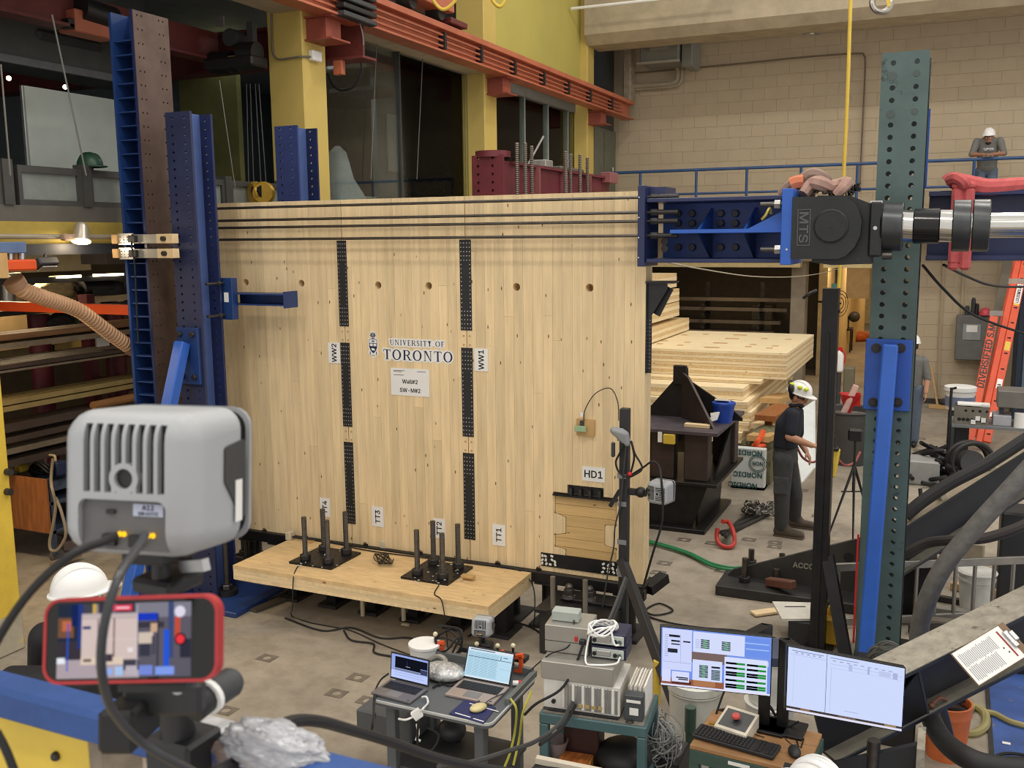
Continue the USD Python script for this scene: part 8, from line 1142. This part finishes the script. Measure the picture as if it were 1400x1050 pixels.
# racks and steel stock
one('orange_beam', 'orange rack beam crossing the storage bay', 'rack beam', MB().box(-9.8, PY(184,420,7.3)[0],7.3,7.4, PY(90,428,7.3)[2], PY(90,415,7.3)[2]), red_orange)
rk = T('stock_rack', 'maroon steel rack frame holding long bars at left', 'rack', loc=(-9.5,6,0))
for y in (4.6,5.9,8.9,10.0): rk.part('post', MB().box(-9.95,-9.8, y - .06, y + .06,0,2.75), maroon)
rk.part('diagonal', MB().bar((-9.88,7.4,.5),(-9.88,5.95,2.2),.08,.08), maroon)
bm_ = [mat('stock_brown', (128,96,66),.6,.2, var=.3, scale=3, stretch=(8,.5,8)), mat('stock_steel', (140,128,112),.4,.6, var=.2), mat('stock_dark', (74,62,56),.55,.3), mat('stock_yellowish', (156,138,92),.5,.3)]
for k, (py, nb_, w_, h_, m) in enumerate(((458,2,.14,.05,0),(470,3,.08,.05,1),(500,5,.1,.035,2),(507,3,.1,.02,1),(548,4,.06,.045,3),(557,4,.06,.045,3),(582,3,.07,.07,2),(600,4,.06,.05,2),(616,3,.09,.05,1),(632,4,.08,.06,2))):
    z = V(0, py, -9)[2]; t = T('steel_stock', ['flat brown boards highest on the left rack', 'pale steel channels just below the brown boards', 'dark flat bars in the middle of the left rack', 'thin bright bars at the edge of the middle shelf', 'upper layer of yellowish bars on the left rack', 'lower layer of yellowish bars on the left rack', 'dark pipes under the yellowish bars', 'dark bars near the rack bottom', 'pale bars second lowest on the left rack', 'lowest dark bars on the left rack'][k], 'steel bars', loc=(-9.3,6.3, z))
    [rk.part('arm', MB().box(-9.8,-8.99, y - .04, y + .04, z - h_ * 1.2 - .07, z - h_ * 1.2 - .002), maroon) for y in (4.6,5.9,8.9)]
    for j in range(nb_): t.part('bar', MB().box(-8.97 - j * (w_ * 1.2 + .02) - w_ * 1.2,-8.97 - j * (w_ * 1.2 + .02),3.6 + .2 * random.random(),10.2 - 1.2 * random.random(), z - h_ * 1.2, z), bm_[m])
c = V(127,555,-8.95); one('cardboard_tube', 'brown cardboard tube end sticking out of the left rack', 'tube', MB().cyl(c, c + [-.1,2.2,0],.05, n=14), mat('tube_tan', (150,108,66),.6))
for k, (px, y0, y1, x) in enumerate(((52,430,449,-10.4),(154,424,440,-10.0))): one('maroon_stub', ['left', 'right'][k] + ' maroon steel stub column standing in the storage bay', 'steel stub', MB().cyl([V(px, y1, x)[0], V(px, y1, x)[1],0], V(px, y0, x),.13, n=18), maroon)
clut = [((78,395),-10.5, 'plastic_bag', 'crumpled cream plastic sack on the upper shelf at left', 'sack', 'ball', (.14,.28,.13), mat('sack_cream', (206,188,140),.7, var=.2, scale=10, bump=.8, bscale=12)),((102,397),-10.5, 'sack', 'tan sack beside the cream plastic sack', 'sack', 'ball', (.12,.14,.15), mat('sack_tan', (170,140,104),.8)),((130,393),-10.3, 'motor', 'black electric motor on the upper shelf', 'motor', 'cyl', (.09,.2,.09), black),((152,394),-10.3, 'motor', 'black and silver pump beside the electric motor', 'pump', 'cyl', (.08,.22,.08), dark_grey),((175,393),-10.3, 'machine_part', 'dark machine part next to the ribbed column on the upper shelf', 'machine part', 'box', (.1,.15,.08), dark_grey),((10,396),-10.5, 'steel_can', 'shiny can at the left edge of the upper shelf', 'can', 'cylz', (.07,.07,.14), alu),((22,394),-10.5, 'steel_can', 'cream-topped can second from the left edge on the upper shelf', 'can', 'cylz', (.07,.07,.16), mat('can_cream', (196,176,136),.5)),((15,445),-11.7, 'filing_box', 'beige cabinet deep in the bay at the left edge', 'cabinet', 'box', (.3,.5,.25), mat('cab_beige', (140,120,86),.6)),((30,482),-11.7, 'filing_box', 'olive beige box behind the middle rack shelf', 'box', 'box', (.2,.3,.14), mat('box_olive', (140,124,84),.6)),((78,472),-11.7, 'filing_box', 'small yellowish boxes behind the middle rack shelf', 'box', 'box', (.2,.25,.06), mat('box_yellowish', (176,150,84),.6)),((108,442),-10.3, 'green_bin', 'small green bin on the rack under the hose', 'bin', 'box', (.1,.1,.06), mat('bin_green', (70,96,76),.6)),((80,440),-10.3, 'machine_part', 'dark machine part under the hose with a pale stripe', 'machine part', 'ball', (.1,.18,.09), dark_grey),((140,467),-9.2, 'paper_tag', 'white tag among the bars under the hose', 'tag', 'box', (.02,.08,.05), paper)]
zsh = V(100,408,-10.5)[2]; one('upper_shelf', 'long dark shelf carrying motors and sacks in the storage bay', 'shelf', MB().box(-10.9,-10.05,3.5,11.3, zsh - .12, zsh - .06).box(-10.9,-10.8,3.6,3.7,0, zsh - .12).box(-10.15,-10.05,11.1,11.2,0, zsh - .12), dark_steel)
one('wood_pallet', 'pale wood skid on the upper shelf under the pumps', 'pallet', MB().box(-10.2,-10.08, V(117,408,-10.1)[1], V(190,408,-10.1)[1], V(150,412,-10.1)[2], V(150,404,-10.1)[2]).box(-10.2,-10.08, V(130,415,-10.1)[1], V(136,415,-10.1)[1], zsh - .06, V(150,412,-10.1)[2]).box(-10.2,-10.08, V(160,415,-10.1)[1], V(168,415,-10.1)[1], zsh - .06, V(150,412,-10.1)[2]), wood_y)
for (px, py), x, nm, lab, cat, kind, s, m in clut:
    s = [1.17 * e for e in s]; c = V(px, py, x); mb_ = MB()
    if kind == 'ball': q = trimesh.creation.icosphere(3,1.0); q.vertices *= (.85 + .3 * meshkit.noise(q.vertices * 4,5))[:, None] * s; mb_.raw(q.vertices + c, q.faces); mb_.round = True
    elif kind == 'cyl': mb_.cyl(c - [0, s[1],0], c + [0, s[1],0], s[0], n=16).cyl(c - [0, s[1] * 1.3,0], c + [0, s[1] * 1.3,0], s[0] * .4, n=10).box(c[0] - s[0], c[0] + s[0], c[1] - s[1] * .6, c[1] + s[1] * .6, c[2] - s[2] * 1.25, c[2])
    elif kind == 'cylz': mb_.lathe([(s[0],-s[2]),(s[0], s[2] * .8),(s[0] * .8, s[2])], c, n=16)
    else: mb_.cb(c[0] - s[0], c[0] + s[0], c[1] - s[1], c[1] + s[1], c[2] - s[2], c[2] + s[2],.01)
    one(nm, lab, cat, mb_, m)
# welding cart with plywood side
c0 = PZ(68,772,0); ct = T('tool_cart', 'wheeled cart with a brown plywood side panel and tools at left', 'cart', loc=c0); p0, p1 = PY(14,648, c0[1])[0] - .4, PY(64,660, c0[1])[0]; zt_, zb = PY(60,655, c0[1])[2], PY(60,728, c0[1])[2]; ct.part('plywood_panel', MB().box(p0, p1, c0[1] - .01, c0[1] + .01, zb, zt_), brown_ply)
yb_ = c0[1] + .9; cbl = mat('cart_blue_grey', (58,70,90),.5); [ct.part('tray', MB().cb(p0, p1, c0[1] + .02, yb_, z, z + .04,.004), cbl) for z in (zb - .02,(zt_ + zb) / 2, zt_ - .15)]; [ct.part('post', MB().box(x - .02, x + .02, y - .02, y + .02,.1, zt_), cbl) for x in (p0 + .05, p1 - .02) for y in (c0[1] + .05, yb_ - .05)]; [ct.part('caster', MB().cyl((x - .03, y, .07),(x + .03, y, .07),.07, n=16), mat('wheel_grey', (90,86,82),.6)) for x in (p0 + .1, p1 - .06) for y in (c0[1] + .1, yb_ - .08)]
P = lambda px, py, d_=.4: PY(px, py, c0[1] + d_); wd = T('welding_tool', 'jumble of black and blue welding tools with a pale handle on the cart', 'tools', loc=P(75,640)); wd.part('body', MB().ob(P(80,640),(.12,.14,.16), None, .015), mat('tool_navy', (40,52,84),.5)); wd.part('coil', MB().tube([P(60 + 12 * math.cos(a),640 + 9 * math.sin(a * 1.1),.3 + .1 * math.sin(a)) for a in np.linspace(0,22,40)],.012,6,2), black_rubber); wd.part('handle', MB().tube([P(62,630), P(64,623), P(74,623), P(76,630)],.014,6), mat('handle_cream', (196,178,140),.5)); wd.part('motor', MB().cyl(P(46,640), P(56,646),.07, n=12), black); one('yellow_tool', 'yellow tool end on the cart', 'tool', MB().ob(P(30,640,.3),(.1,.12,.08), None, .015), yellow)
one('cart_hose', 'pale hose looping down from the cart to the floor', 'hose', MB().tube([P(72,628), P(70,660,-.05), P(76,690,-.06), P(72,720,-.06), P(68,740,-.06), P(70,752,-.06), P(80,750,-.05), P(90,730,-.05), P(84,700,-.05), P(76,680,-.05)],.016,7), mat('hose_pale', (150,136,116),.5))
one('cart_towbar', 'pale tow bar lying on the floor at the cart', 'tow bar', MB().bar(PZ(70,772,.06), PZ(110,758,.06),.05,.05), mat('towbar_tan', (150,132,106),.6)); one('floor_plank', 'pinkish board lying on the floor right of the cart', 'board', MB().bar(PZ(85,742,.1), PZ(130,735,.1),.3,.1), mat('board_rose', (110,92,86),.7)); one('flat_bars', 'flat dark bars lying on the floor left of the base slab', 'steel bars', MB().bar(PZ(330,830,.02), PZ(395,805,.02),.1,.02).bar(PZ(345,835,.015), PZ(405,812,.015),.1,.02).bar(PZ(370,800,.03), PZ(420,806,.03),.12,.02), mat('flat_bar_grey', (92,86,80),.5,.4))
# offices: white board, green hard hat, wires, cloth, boxes
x = -9.0; a, b = V(30,117, x), V(161,139, x); t = T('white_board', 'big pale whiteboard standing in the office behind the left parapet', 'whiteboard', loc=(x, 8.1,3.6)); t.part('board', MB().ext(Polygon([(V(30,117, x)[1], V(30,117, x)[2]),(V(163,138, x)[1], V(163,138, x)[2]),(V(172,236, x)[1] + .3,3.58),(V(41,240, x)[1],3.58)]),(x, 0,0),(0,1,0),(0,0,1),.03), mat('whiteboard_face', (196,206,200),.4, var=.08, scale=2)); t.part('frame', MB().bar(V(39,232, x), V(30,117, x),.03,.04,(0,1,0)), alu)
c = V(123,226,-7.4); Rg = np.array([[0,1,0],[1,0,0],[0,0,1.]]); t = T('hard_hat', 'green hard hat on a post of the left parapet screen', 'hard hat', loc=c); hardhat(t, c, Rg, mat('hat_green', (40,74,58),.4),.95, 'shell'); one('hat_post', 'short dark post holding the green hard hat', 'post', MB().cyl([c[0], c[1],3.72], c, .03, n=8), frame_mat)
c = V(118,256,-7.44)
for k, (p, q) in enumerate((((71,20),(118,240)),((1,88),(14,240)),((515,60),(507,245)),((578,78),(570,245)),((300,110),(322,260)))): one('stay_wire', ['long sloping wire in front of the whiteboard', 'wire at the left edge by the parapet', 'left thin wire in the dark office window', 'right thin wire in the dark office window', 'thin wire left of the yellow hook block'][k], 'wire', MB().tube([V(*p, -7.25), V(*q, -7.25)],.008 if k < 2 else .005,6,0), mat('wire_pale', (120,120,116),.5))
for k, (px, py) in enumerate(((12,107),(89,119))): c = V(px, py, -8.6); one('ceiling_spot', ['left', 'right'][k] + ' tiny lit ceiling spot above the whiteboard', 'lamp', MB().ball(c, .025,1), glow('lamp_warm', (255,226,170),9))
one('ceiling_diffuser', 'dark square diffuser hanging from the office ceiling at upper left', 'diffuser', MB().ob(V(78,58,-9.3),(.5,.9,.12), None, .04), mat('diffuser_grey', (70,72,72),.6)); one('ceiling_diffuser', 'flat square diffuser under the office ceiling between the yellow columns', 'diffuser', MB().ob(PD(505,127,15.5),(.9,.9,.06)), mat('diffuser_grey', (70,72,72),.6))
g = MB().lathe([(.3,0),(.26,.15),(.2,.35),(.15,.55),(.1,.72),(.03,.8)],(0,0,0), n=40).tm(); g.vertices[:, :2] *= (.6 + .9 * meshkit.noise(g.vertices * [6,6,1.5],3))[:, None]; c = V(463,250,-8.0); one('draped_cloth', 'pale grey cloth hanging behind the office window right of the yellow column', 'cloth', MB().raw(g.vertices + [c[0], c[1],3.9], g.faces), mat('cloth_pale', (150,156,152),.8)); zc = 3.9
one('office_counter', 'dark counter along the office window', 'counter', MB().box(-8.6,-7.6,10.2,14.4,3.59,3.9), frame_mat)
for k, (px, py, w_, h_, m) in enumerate(((597,238,.3,.2, mat('carton_tan', (150,124,82),.7)),(616,238,.22,.22, mat('carton_pale', (176,172,156),.7)),(482,245,.4,.1, mat('stack_grey', (130,128,118),.7)))): c = V(px, py, -8.0); one('office_box', ['tan carton on the office counter by the second yellow column', 'pale carton right of the tan carton', 'low grey box on the office counter by the draped cloth'][k], 'box', MB().cb(-8.15,-7.85, c[1] - w_, c[1] + w_, zc, zc + h_ * 1.2,.01), m)
one('office_poster', 'pale grey notice sheets on the office partition behind the glass', 'poster', MB().box(-9.29,-9.27,15.2,16.6,4.6,5.6).box(-9.27,-9.26,15.4,15.6,5.1,5.3).box(-9.27,-9.26,15.8,16.0,5.1,5.3), mat('poster_grey', (140,146,146),.7))
one('junction_box', 'white junction box with a grey cable on the first yellow column', 'junction box', MB().cb(-7.0,-6.93, PX(432,78,-6.95)[1] - .08, PX(432,78,-6.95)[1] + .1, PX(437,85,-6.95)[2], PX(437,71,-6.95)[2],.01), white); one('column_cable', 'grey cable wrapped around the first yellow column', 'cable', MB().tube([PY(371,0,9.63), PY(372,60,9.63), PY(378,80,9.63), PY(400,79,9.63),(-7.0,9.64, PY(414,77,9.63)[2]), PX(432,78,-6.96)],.012,6), mat('cable_mid', (110,104,92),.6))
# ================================================================ signs and small things on the wall and slab
def paper_sign(px0, py0, px1, py1, lines, label, rot=False, y=YW - .003):
    a, b = PY(px0, py0, y), PY(px1, py1, y); t = T('paper_sign', label, 'paper sign', loc=((a[0] + b[0]) / 2, y, b[2])); t.part('sheet', MB().box(a[0], b[0], y - .0015, y + .002, b[2], a[2]), paper); cx, cz = (a[0] + b[0]) / 2,(a[2] + b[2]) / 2
    for s_, hh, dz_ in lines:
        if rot: text_on(t, s_, hh, (cx, y - .0016, cz),(0,0,1),(-1,0,0), ink, depth=.0008)
        else: text_on(t, s_, hh, (cx, y - .0016, cz + dz_),(1,0,0),(0,0,1), ink, depth=.0008)
    return t, a, b
t, a, b = paper_sign(534,502.5,587.5,543,[('Wall#2', .036,.005),('SW-M#2', .036,-.075)], 'white sheet reading Wall#2 SW-M#2 below the university logo')
for x0, w_, dz_ in ((.03,.12,.02),(.28,.09,.022),(.03,.11,.06),(.03,.09,.03)): t.part('small_print', MB().box(a[0] + x0, a[0] + x0 + w_, YW - .0052, YW - .004, a[2] - dz_ - .006, a[2] - dz_), mat('print_grey', (120,120,124),.7))
for s_, q in (('WW2', (448.5,468,465.5,497)),('WW1', (648.5,476,667.5,508)),('TT4', (437,680,451.5,707)),('TT3', (508,692,525,721)),('TT2', (592,708,609,737)),('TT1', (673,716,691,747))): paper_sign(*q, [(s_, .05,0)], 'white paper tag reading %s upright on the timber wall' % s_, True)
paper_sign(796,637,827,660,[('HD1', .06,0)], 'white paper sign reading HD1 above the hold-down pocket')
def serif(ch):
    """capital with serifs in a 1-high box: (polygon, width)"""
    R, TH, tn, sf = rect, .17,.07,.05
    def stem(x, w=TH, top=True, bot=True, e=.09): return unary_union([R(x, 0, x + w, 1)] + ([R(x - e, 1 - sf, x + w + e, 1)] if top else []) + ([R(x - e, 0, x + w + e, sf)] if bot else []))
    def ellipse(cx, cy, rx, ry): return affinity.scale(disc(0,0,1,10), rx, ry).__class__(affinity.translate(affinity.scale(disc(0,0,1,10), rx, ry, origin=(0,0)), cx, cy))
    def bowl(x, y0, y1, rx): return unary_union([R(x, y0, x + rx * .5, y1), ellipse(x + rx * .5,(y0 + y1) / 2, rx * .6,(y1 - y0) / 2)]).difference(unary_union([R(x, y0 + tn, x + rx * .5, y1 - tn), ellipse(x + rx * .5,(y0 + y1) / 2, rx * .6 - TH * .85,(y1 - y0) / 2 - tn)])).intersection(R(x, -1,9,2))
    if ch == 'T': return unary_union([stem(.3, top=False), R(0,1 - tn, .77,1), R(0,.78,.05,1), R(.72,.78,.77,1)]),.8
    if ch == 'O': return ellipse(.46,.5,.46,.52).difference(ellipse(.46,.5,.46 - TH, .45)),.96
    if ch == 'I': return stem(.09),.36
    if ch == 'N': return unary_union([stem(.12, tn), stem(.72, tn, bot=False), Polygon([(.1,1),(.3,1),(.79,0),(.72,0)])]),.95
    if ch == 'U': return unary_union([R(.1,.35,.27,1), R(.66,.35,.73,1), R(0,1 - sf, .37,1), R(.55,1 - sf, .84,1), ellipse(.415,.36,.315,.38).difference(ellipse(.43,.4,.23,.33)).intersection(R(0,-1,1,.37))]),.86
    if ch == 'V': return unary_union([Polygon([(.08,1),(.27,1),(.47,.22),(.42,0),(.37,0)]), Polygon([(.67,1),(.74,1),(.45,0),(.4,0),(.42,.1)]), R(0,1 - sf, .35,1), R(.58,1 - sf, .84,1)]),.84
    if ch == 'E': return unary_union([stem(.09), R(.1,0,.62, tn), R(.1,1 - tn, .6,1), R(.2,.47,.48,.54), R(.57,0,.62,.22), R(.55,.8,.6,1), R(.44,.4,.48,.62)]),.68
    if ch == 'F': return unary_union([stem(.09), R(.1,1 - tn, .6,1), R(.2,.47,.48,.54), R(.55,.78,.6,1), R(.44,.4,.48,.62)]),.66
    if ch == 'R': return unary_union([stem(.09), bowl(.2,.46,1,.5), Polygon([(.38,.5),(.54,.5),(.85,0),(.68,0)]), R(.62,0,.92, sf)]),.9
    if ch == 'S': return unary_union([ellipse(.28,.74,.26,.28).difference(ellipse(.3,.74,.15,.21)).difference(R(.3,.4,.6,.72)), ellipse(.28,.26,.27,.28).difference(ellipse(.25,.26,.16,.21)).difference(R(-.1,.28,.25,.6)), Polygon([(.06,.62),(.2,.66),(.52,.36),(.36,.36)])]),.6
    if ch == 'Y': return unary_union([stem(.3, top=False), Polygon([(.06,1),(.25,1),(.46,.5),(.3,.46)]), Polygon([(.62,1),(.69,1),(.46,.46),(.38,.52)]), R(0,1 - sf, .32,1), R(.54,1 - sf, .78,1)]),.78
    return None, .45
def word(s_, x0, x1, h):
    out, x = [],0
    for ch in s_: g, w_ = serif(ch); (out.append(affinity.translate(g, x, 0)) if g is not None else None); x += w_ + .16
    g = unary_union(out); b = g.bounds; return affinity.scale(affinity.translate(g, -b[0],0),(x1 - x0) / (b[2] - b[0]), h, origin=(0,0))
lg = T('university_logo', 'white cut-out wall sticker reading UNIVERSITY OF TORONTO with a crest', 'wall sticker', loc=PY(560,495, YW)); yl = YW - .0035
for s_, p, q, h in (('UNIVERSITY OF', (533,475.5 - 4),(607,470),7.2),('TORONTO', (524.5,491),(618.5,491),13.5)):
    A = PY(p[0], p[1] + 0, yl); Bx = PY(q[0], p[1] + (q[0] - p[0]) * .035, yl); g = word(s_, A[0], Bx[0], h / FPX * (RC[2] @ (A - EYE)) * 1.02); lg.part('white_border', MB().ext(g.buffer(.014).buffer(.02).buffer(-.02),(A[0], yl + .003, A[2]),(1,0,0),(0,0,1),.0012), paper); lg.part('lettering', MB().ext(g, (A[0], yl + .0018, A[2]),(1,0,0),(0,0,1),.0008), navy_ink)
o = PY(510,472, yl); s_ = .0056 * 1.0; E2 = lambda cx, cy, rx, ry: affinity.translate(affinity.scale(disc(0,0,1,8), rx, ry, origin=(0,0)), cx, cy); sc_ = lambda g: affinity.scale(g, s_, s_, origin=(0,0)); X3 = lambda n_, g, dd, m: lg.part(n_, MB().ext(sc_(g),(o[0], yl + dd, o[2]),(1,0,0),(0,0,1),.0007), m)
shield = Polygon([(-7.6,10),(7.6,10),(7.6,-3),(5,-9),(0,-13.5),(-5,-9),(-7.6,-3)]); X3('white_border', unary_union([shield.buffer(1.8), E2(0,17,6.2,6.6), E2(0,-16,5,5), E2(-6,-12,4,4), E2(6,-12,4,4)]),.003, paper)
X3('crest_shield', shield.difference(rect(-6.8,3.5,6.8,9.2)),.0022, navy_ink); X3('crest_open_book', unary_union([rect(-6,-1.5,-.8,2.6), rect(.8,-1.5,6,2.6)]),.0016, paper); X3('crest_beaver', unary_union([E2(0,-7,3.2,1.9), E2(-2,-6,1.6,1.4), Polygon([(1.5,-8),(3.6,-9.4),(2,-6)])]),.0016, paper); X3('crest_crown', unary_union([rect(-2.4,5,2.4,6.2), Polygon([(-2.4,6),(-2.6,8.4),(-1,7),(0,8.6),(1,7),(2.6,8.4),(2.4,6)])]),.0018, mat('print_mid', (110,116,136),.6)); X3('crest_tree', unary_union([E2(dx, dy, 1.5,1.1) for dx, dy in ((0,20),(-3,19),(3,19),(-4,16.5),(4,16.5),(-1.6,17),(1.7,17),(0,14.6),(-2.7,14.4),(2.7,14.4))] + [rect(-.5,11,.5,15), rect(-3,10.8,3,12)]),.0018, mat('tree_ink', (52,66,84),.6)); X3('crest_scroll', unary_union([E2(0,-17,3.4,1), E2(-6,-13,1,3), E2(6,-13,1,3)]).difference(E2(0,-17,2.4,.5)),.0018, mat('print_mid', (110,116,136),.6))
# sensor on the wall
c = PY(800,584, YW); t = T('wall_sensor', 'small circuit sensor on a wood pad fixed to the wall with a looping lead', 'sensor', loc=c); t.part('wood_pad', MB().box(c[0] - .07, c[0] + .09, YW - .025, YW - .001, c[2] - .07, c[2] + .07), ply_tan); t.part('bracket', MB().box(c[0] - .03, c[0] + .0, YW - .05, YW - .025, c[2] - .02, c[2] + .06), dark_grey); t.part('board', MB().ob(c + [-.02,-.06,-.005],(.1,.02,.05), None, .004), mat('sensor_green', (150,178,140),.5)); t.part('plug', MB().box(c[0] - .025, c[0] - .0, YW - .05, YW - .03, c[2] + .1, c[2] + .13), white); t.part('lead', MB().tube([PY(798,575, YW - .04), PY(800,560, YW - .05), PY(812,540, YW - .06), PY(828,531, YW - .06), PY(838,534, YW - .06), PY(845,552, YW - .08), PY(846,575, YW - .1)],.0045,6), mat('cable_grey', (60,60,60),.6))
# leads, gauges, tangle on the slab
one('gauge_lead', 'black lead running along the slab top at the wall foot', 'cable', MB().tube([PZ(420,734,.495), PZ(455,742,.495), PZ(500,752,.495), PZ(560,760,.495), PZ(610,766,.495), PZ(660,772,.495), PZ(705,778,.495), PZ(728,800,.4), PZ(731,840,.2), PZ(728,860,.05)],.006,5), black_rubber); one('wire_tangle', 'small tangle of black wire on the base slab between the anchor plates', 'wire tangle', MB().tube([PZ(524 + 14 * math.cos(a) * (1 - a / 60),764 + 7 * math.sin(1.13 * a),.495 + .03 * abs(math.sin(a * .7))) for a in np.linspace(0,40,90)],.004,5,2), black_rubber)
one('slab_lead', 'thin black lead hanging over the front edge of the slab below the left anchor plate', 'cable', MB().tube([PZ(410,770,.49), PZ(404,780,.49), PY(401,792, SY0 - .01), PY(400,830, SY0 - .02), PZ(399,842,.01), PZ(420,850,.01), PZ(450,856,.01), PZ(480,862,.01), PZ(520,880,.01), PZ(560,895,.01)],.005,5), black_rubber); one('slab_lead', 'thin black lead hanging over the slab front near its right corner', 'cable', MB().tube([PZ(600,800,.49), PZ(594,812,.49), PY(604,822, SY0 - .01), PY(610,860, SY0 - .02), PZ(612,885,.01)],.005,5), black_rubber)
for k, pts in enumerate(([(390,845),(440,862),(480,858),(520,872),(560,872),(590,885)],[(470,862),(480,875),(510,880),(512,892),(540,898)],[(640,870),(680,850),(720,855),(745,870)],[(870,820),(890,840),(920,835),(900,825),(880,838),(910,850),(960,858),(1010,862),(1060,872)])): one('floor_lead', ['long black lead along the floor in front of the slab', 'branching black lead on the floor left of the table', 'grey leads on the floor behind the large laptop', 'tangled leads on the floor right of the black pole'][k], 'cable', MB().tube([PZ(*p, .012) for p in pts],.008,5), black_rubber)
for k, (px, py) in enumerate(((548,750),(740,768),(418,738))): c = PZ(px, py, SZ1); t = T('displacement_gauge', ['displacement gauge in the middle of the slab at the wall foot', 'displacement gauge at the right end of the slab', 'displacement gauge at the left end of the slab'][k], 'gauge', loc=c); c = c + [-.1 if k == 1 else 0,-.05,0]; t.part('body', MB().cyl(c + [-.12,0,.03], c + [.12,.02,.03],.011, n=8), dark_steel); t.part('block', MB().cb(c[0] - .18, c[0] - .12, c[1] - .04, c[1] + .04, SZ1 + .001, SZ1 + .08,.006), mat('gauge_pale', (206,196,170),.5)); t.part('wood_rest', MB().box(c[0] + .02, c[0] + .12, c[1] - .03, c[1] + .03, SZ1 + .001, SZ1 + .016), ply_tan)
dg_ = mat('debris_white', (216,212,200),.8); db = MB()
for c0_ in ((445,764),(598,784)):
    for k in range(26): p = PZ(c0_[0] + random.uniform(-38,38), c0_[1] + random.uniform(-14,14), SZ1 + .022); db.ob(p, (random.uniform(.008,.02), random.uniform(.006,.012),.004))
one('plaster_crumbs', 'white crumbs scattered over both anchor plates', 'crumbs', db, dg_, kind='stuff'); one('wood_chip_block', 'small pale wood block on the right anchor plate edge', 'wood block', MB().cb(*(lambda c: (c[0] - .06, c[0] + .06, c[1] - .03, c[1] + .03))(PZ(640,793, SZ1)), SZ1 + .021, SZ1 + .045,.004), ply_tan)
for k, (px, py) in enumerate(((496,842),(552,848))): c = PY(px, py, 7.1); one('hanging_block', ['left', 'right'][k] + ' small pale block dangling under the base slab', 'block', MB().cyl(c, [c[0], c[1],.352],.02, n=8).ob(c + [.02,0,-.05],(.08,.04,.05), None, .006), mat('gauge_pale', (206,196,170),.5))
c = PZ(660,895,0)
